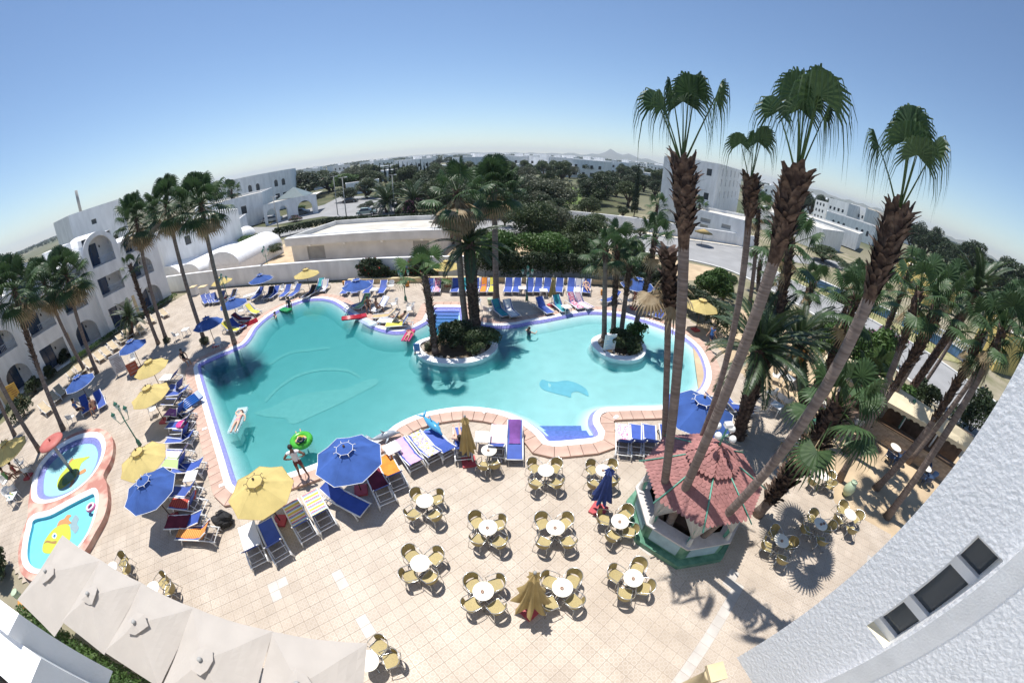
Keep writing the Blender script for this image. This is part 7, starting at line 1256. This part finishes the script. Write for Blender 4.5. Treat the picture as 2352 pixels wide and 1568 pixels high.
# ================================================================ trees of the middle distance, town, hills
def treeD(key, lab, bpx, top, wide=None, name='tree', group=None):
    b = G(*bpx); h = max(1.5, COL(b, bpx[0], top).z); base = 2.15 if key != 'cyp' else 2.2; s = h / base
    w_ = s if wide is None else (G(bpx[0] + wide, bpx[1]) - G(bpx[0] - wide, bpx[1])).length / 2.05
    return tree(key, name, lab, b, w_, group, None, 'tree', s)
NT = [('dk', (703, 455), 385, 34, 'round dark green tree beside the three-storey block'), ('dk', (755, 440), 398, 20, 'dark tree left of the gatehouse wall'), ('grn', (800, 440), 395, 26, 'light green spreading tree behind the car park'), ('oliv', (845, 455), 405, 28, 'olive green tree at the edge of the car park'), ('oliv', (905, 470), 415, 38, 'broad domed olive tree behind the feather palm of the car park'), ('dk', (800, 462), 425, 22, 'bushy dark tree behind the black car'), ('oliv', (860, 430), 390, 24, 'olive tree in front of the cypress row'), ('dk', (965, 470), 420, 30, 'dark tree half hidden by the skirted palm'), ('dk', (1175, 470), 405, 34, 'dark tree behind the tall crown palm'), ('gry', (1160, 520), 475, 30, 'bare grey brushy tree beside the tall palm'), ('gry', (1205, 500), 462, 28, 'thin grey-green tree behind the thickets'), ('oliv', (1255, 520), 455, 36, 'rounded olive tree above the thickets'), ('dk', (1262, 450), 385, 22, 'dark pine-like tree at the lawn'), ('dk', (1340, 450), 395, 22, 'dark tree at the lawn edge'), ('dk', (1375, 470), 390, 28, 'tall dark tree right of the lawn'), ('oliv', (1365, 540), 485, 36, 'olive tree behind the island palms'), ('oliv', (1320, 580), 515, 30, 'bushy olive tree by the road wall'), ('gry', (1225, 570), 510, 26, 'grey-green tree between the thickets'), ('dk', (1430, 500), 470, 16, 'small dark tree below the cypress'), ('grn', (585, 585), 535, 30, 'leafy tree beside the white dome'), ('dk', (530, 590), 545, 28, 'dark bushy tree behind the vaults'), ('oliv', (505, 580), 550, 20, 'olive bush against the low annex'), ('oliv', (625, 590), 555, 24, 'olive bush behind the boundary wall'), ('grn', (690, 487), 470, 12, 'small light green shrub at the pavilion'), ('dk', (845, 480), 460, 18, 'dark shrub by the car park palm'), ('dk', (885, 480), 450, 16, 'dark bushy tree beyond the car park palm'), ('grn', (1300, 500), 470, 20, 'small green tree on the lawn border'), ('oliv', (1470, 545), 520, 16, 'low olive bush on the far pavement'), ('grn', (1790, 600), 575, 14, 'small green bush beside the shaggy palm'), ('oliv', (1890, 600), 560, 24, 'olive bush beyond the verge'), ('dk', (1960, 640), 600, 26, 'dark oleander before the ochre beach house')]
for k, bp, tp_, wd_, lab in NT: treeD(k, lab, bp, tp_, wd_)
treeD('cyp', 'tall dark cypress standing alone beside the bar palms', (1456, 497), 374, 22)
treeD('cyp', 'small dark cypress beside the lawn', (1355, 452), 408, 10); treeD('cyp', 'slim cypress at the lawn corner', (1262, 448), 376, 9)
for k, x in enumerate((862, 874, 886, 897, 908, 918, 928, 938, 948, 958, 968, 976, 984)): treeD('cyp', 'dark cypress in the close-set row behind the car park', (x, 424 - .03 * (x - 862)), 378 - (x - 862) * .06 + rnd.uniform(-5, 7) - (12 if k == 10 else 0), 8, 'cypress', 'close-set cypress row behind the car park')
for k, (x, tw_) in enumerate(((898, 26), (960, 22))): b = G(x - 10, 488); n = COL(b, x - 10, 462); palm(('bushy feather palm at the car park edge', 'second feather palm near the pink oleander')[k], b, n, .35, .35, 'feather', 30, 1.9, (0, 1.), 400 + k, None, 0, M_boot, .3, 80, 0, 1.)
bush('oleander', 'pink flowering oleander behind the skirted palm', G(948, 490), 2.6, 2.4, 2.0, M_dk, 2600, .16, 411, 'shrub', None, M_blos, 500); bush('oleander', 'pink oleander at the corner of the flat-roofed store', G(1040, 560), 1.5, 1.4, 1.3, M_dk, 2200, .12, 412, 'shrub', None, M_blos, 420); bush('oleander', 'low pink oleander by the pavilion lane', G(680, 508), 2.8, 1.5, .8, M_gry, 1500, .14, 413, 'shrub', None, M_blos, 160); bush('oleander', 'purple flowering oleander in front of the ochre beach house', (30.5, 17.5, 0), 2.4, 2.2, 1.9, M_dk, 2600, .13, 414, 'shrub', None, M_blos, 260)
hedge('long dark clipped hedge between the lane and the flat-roofed store', [G(640, 545).xy, G(760, 520).xy, G(880, 517).xy, G(985, 512).xy], 1.5, 1.7, M_dk, 11000, .17, 421)
for k in range(11):
    az = (59, 60.5, 62.2, 63.8, 65.3, 66.8, 68.4, 70, 71.6, 73.2, 74.8)[k]; d = 165 - k * 3; p = PA(az, d); tree('dk', 'tree', 'tall dark tree in the belt beyond the beach houses', (p.x, p.y, 0), 6.6 + rnd.uniform(-.6, .8), 'belt of dark trees beyond the beach houses', None, 'tree', 6.2 + 1.0 * math.sin(k * 1.7))
for k, (az, d, s) in enumerate(((43.0, 210, 6.5), (44.2, 205, 7.0), (46.0, 215, 7.4), (42.2, 200, 5.5))): p = PA(az, d); tree('dk', 'tree', 'dark tree behind the far apartment houses', (p.x, p.y, 0), s * .9, 'dark trees behind the far apartments', None, 'tree', s * .85)
# wooded gardens between the pool and the town
g = random.Random(5); n_ = 0
while n_ < 150:
    px, py = g.uniform(675, 1545), 372 + 140 * g.random() ** 1.5
    if 725 < px < 925 and 440 < py < 510 or 1222 < px < 1352 and 418 < py < 475 or px > 1380 and py > 470 or px < 760 and py > 405 or 640 < px < 1000 and py > 478 or py > 500 and px < 1090: continue
    d = ray(px, py)
    if d.z > -.012: continue
    p = G(px, py); D_ = p.length
    if D_ > 260: continue
    s = min(4.6, max(1.5, g.uniform(.9, 1.5) * (1.6 + D_ / 95))); k = g.choice(('dk', 'oliv', 'dk', 'oliv', 'gry')) + str(g.randrange(3)); n_ += 1
    spawn(TREE[k], 'garden_tree', 'bushy green tree of the wooded gardens behind the pool', 'tree', (p.x, p.y, -.12 * s), g.uniform(0, 6), 'trees of the wooded gardens', (s * 1.25, s * 1.25, s))
# far town
g = random.Random(11)
def house_kit(seed):
    q = random.Random(seed); w_, d_, h = q.uniform(8, 15), q.uniform(7, 11), q.choice((3.6, 4.2, 6.6, 7.0)); k = [('wall', MB().box((0, 0, h / 2), (w_, d_, h)).mesh('wall', M_white), None)]; m = MB()
    for x in (-1, 1): m.box((x * (w_ / 2 - .15), 0, h + .25), (.3, d_, .5))
    for y in (-1, 1): m.box((0, y * (d_ / 2 - .15), h + .25), (w_ - .6, .3, .5))
    k.append(('parapet', m.mesh('parapet', M_white), None)); n = int(w_ / 3)
    for z in np.arange(1.2, h - 1.2, 3.):
        for i in range(n): k.append(('window', MB().box((-w_ / 2 + (i + .5) * w_ / n, -d_ / 2 - .01, z + .6), (1.1, .12, 1.3)).mesh('window', M_dark), None))
    if h > 6: k.append(('roof_room', MB().box((w_ * .2, d_ * .1, h + 1.0), (3.2, 3, 1.9)).mesh('roof_room', M_white), None))
    return k
HK = [house_kit(i) for i in range(7)]
for i in range(150):
    az = g.uniform(-31, 23) if i < 120 else g.uniform(35, 58); d = 190 + 700 * g.random() ** 1.3
    if i >= 120: d = g.uniform(230, 600)
    p = PA(az, d); spawn(HK[i % 7], 'town_house', 'small flat-roofed white house of the far town', 'house', (p.x, p.y, 0), -R(az) + g.uniform(-.5, .5), 'white houses of the far town', 1.25)
for i in range(230):
    az = g.uniform(-33, 24) if i < 215 else g.uniform(34, 60); d = 240 + 1150 * g.random() ** 1.4; 
    if -12 < az < 20 and d < 190: d += 90
    p = PA(az, d); s = g.uniform(2.2, 4.2); kk = g.choice(('dk', 'oliv', 'oliv', 'dk')); k = kk + str(g.randrange(3)); spawn(TREE[k], 'town_tree', 'dark green tree scattered between the far white houses', 'tree', (p.x, p.y, 0), g.uniform(0, 6), 'trees scattered through the far town', (s * 1.25, s * 1.25, s))
bl = []                                               # the wood that reads as one mass towards the horizon
for i in range(260):
    az = g.uniform(-75, 80); d = g.uniform(900, 2600); p = PA(az, d); r = g.uniform(20, 45); bl.append((p.x, p.y, 1, r * 1.6, r * 1.6, g.uniform(4, 8)))
V, F = leaves(14000, bl, 5., 77, .6, .8); V[:, 2] = np.maximum(V[:, 2], -.05); tag(obj('far_woods', npmesh('far_woods', V, F, M_dk)), 'dark band of far woods on the plain', kind='stuff')
# hills
def hill(name, az0, az1, d, prof, m):
    n = 60; V = []; F = []; gg_ = random.Random(name)
    for i in range(n + 1):
        t = i / n; az = az0 + (az1 - az0) * t; z = 0
        for c, w_, h in prof: z += h * math.exp(-((az - c) / w_) ** 2)
        z *= 1 + .12 * math.sin(i * 1.9) + .07 * math.sin(i * 4.3 + 1); z *= min(1, t * 8) * min(1, (1 - t) * 8)
        for k, (dd, f) in enumerate(((-.18, 0), (-.08, .55), (0, 1), (.12, .5), (.25, 0))): p = PA(az, d * (1 + dd)); V.append((p.x, p.y, z * f * (1 + .1 * math.sin(i * (2.3 + k))) - (.3 if f == 0 else 0)))
    F = [(i * 5 + k, (i + 1) * 5 + k, (i + 1) * 5 + k + 1, i * 5 + k + 1) for i in range(n) for k in range(4)]
    struct(MB().add(V, F, 0, True).build('hills', m))
M_hill = mat('bare_hill', (.16, .15, .11), .95, col2=(.09, .10, .06), scale=.004)
hill('hills_a', -28, 26, 6200, [(14.2, 2.2, 120), (20, 3, 62), (17, 2, 50), (3, 8, 28), (-8, 6, 26), (-16, 5, 18), (9, 3, 34)], M_hill); hill('hills_b', 38, 75, 4200, [(44.5, 2.5, 62), (50, 3, 48), (54, 2, 40), (66, 3, 34), (62, 6, 18)], M_hill)
# haze
hz = MB().box((0, 500, 70), (15600, 15600, 146)).build('haze', None); hz.data.materials.clear()
m = bpy.data.materials.new('haze_air'); m.use_nodes = True; n = m.node_tree.nodes; n.remove(n['Principled BSDF']); v = n.new('ShaderNodeVolumePrincipled'); v.inputs['Color'].default_value = (.80, .88, .97, 1); v.inputs['Density'].default_value = .00016; v.inputs['Anisotropy'].default_value = .3; m.node_tree.links.new(v.outputs[0], n['Material Output'].inputs['Volume']); hz.data.materials.append(m); tag(hz, 'thin bluish haze lying over the plain', kind='stuff')
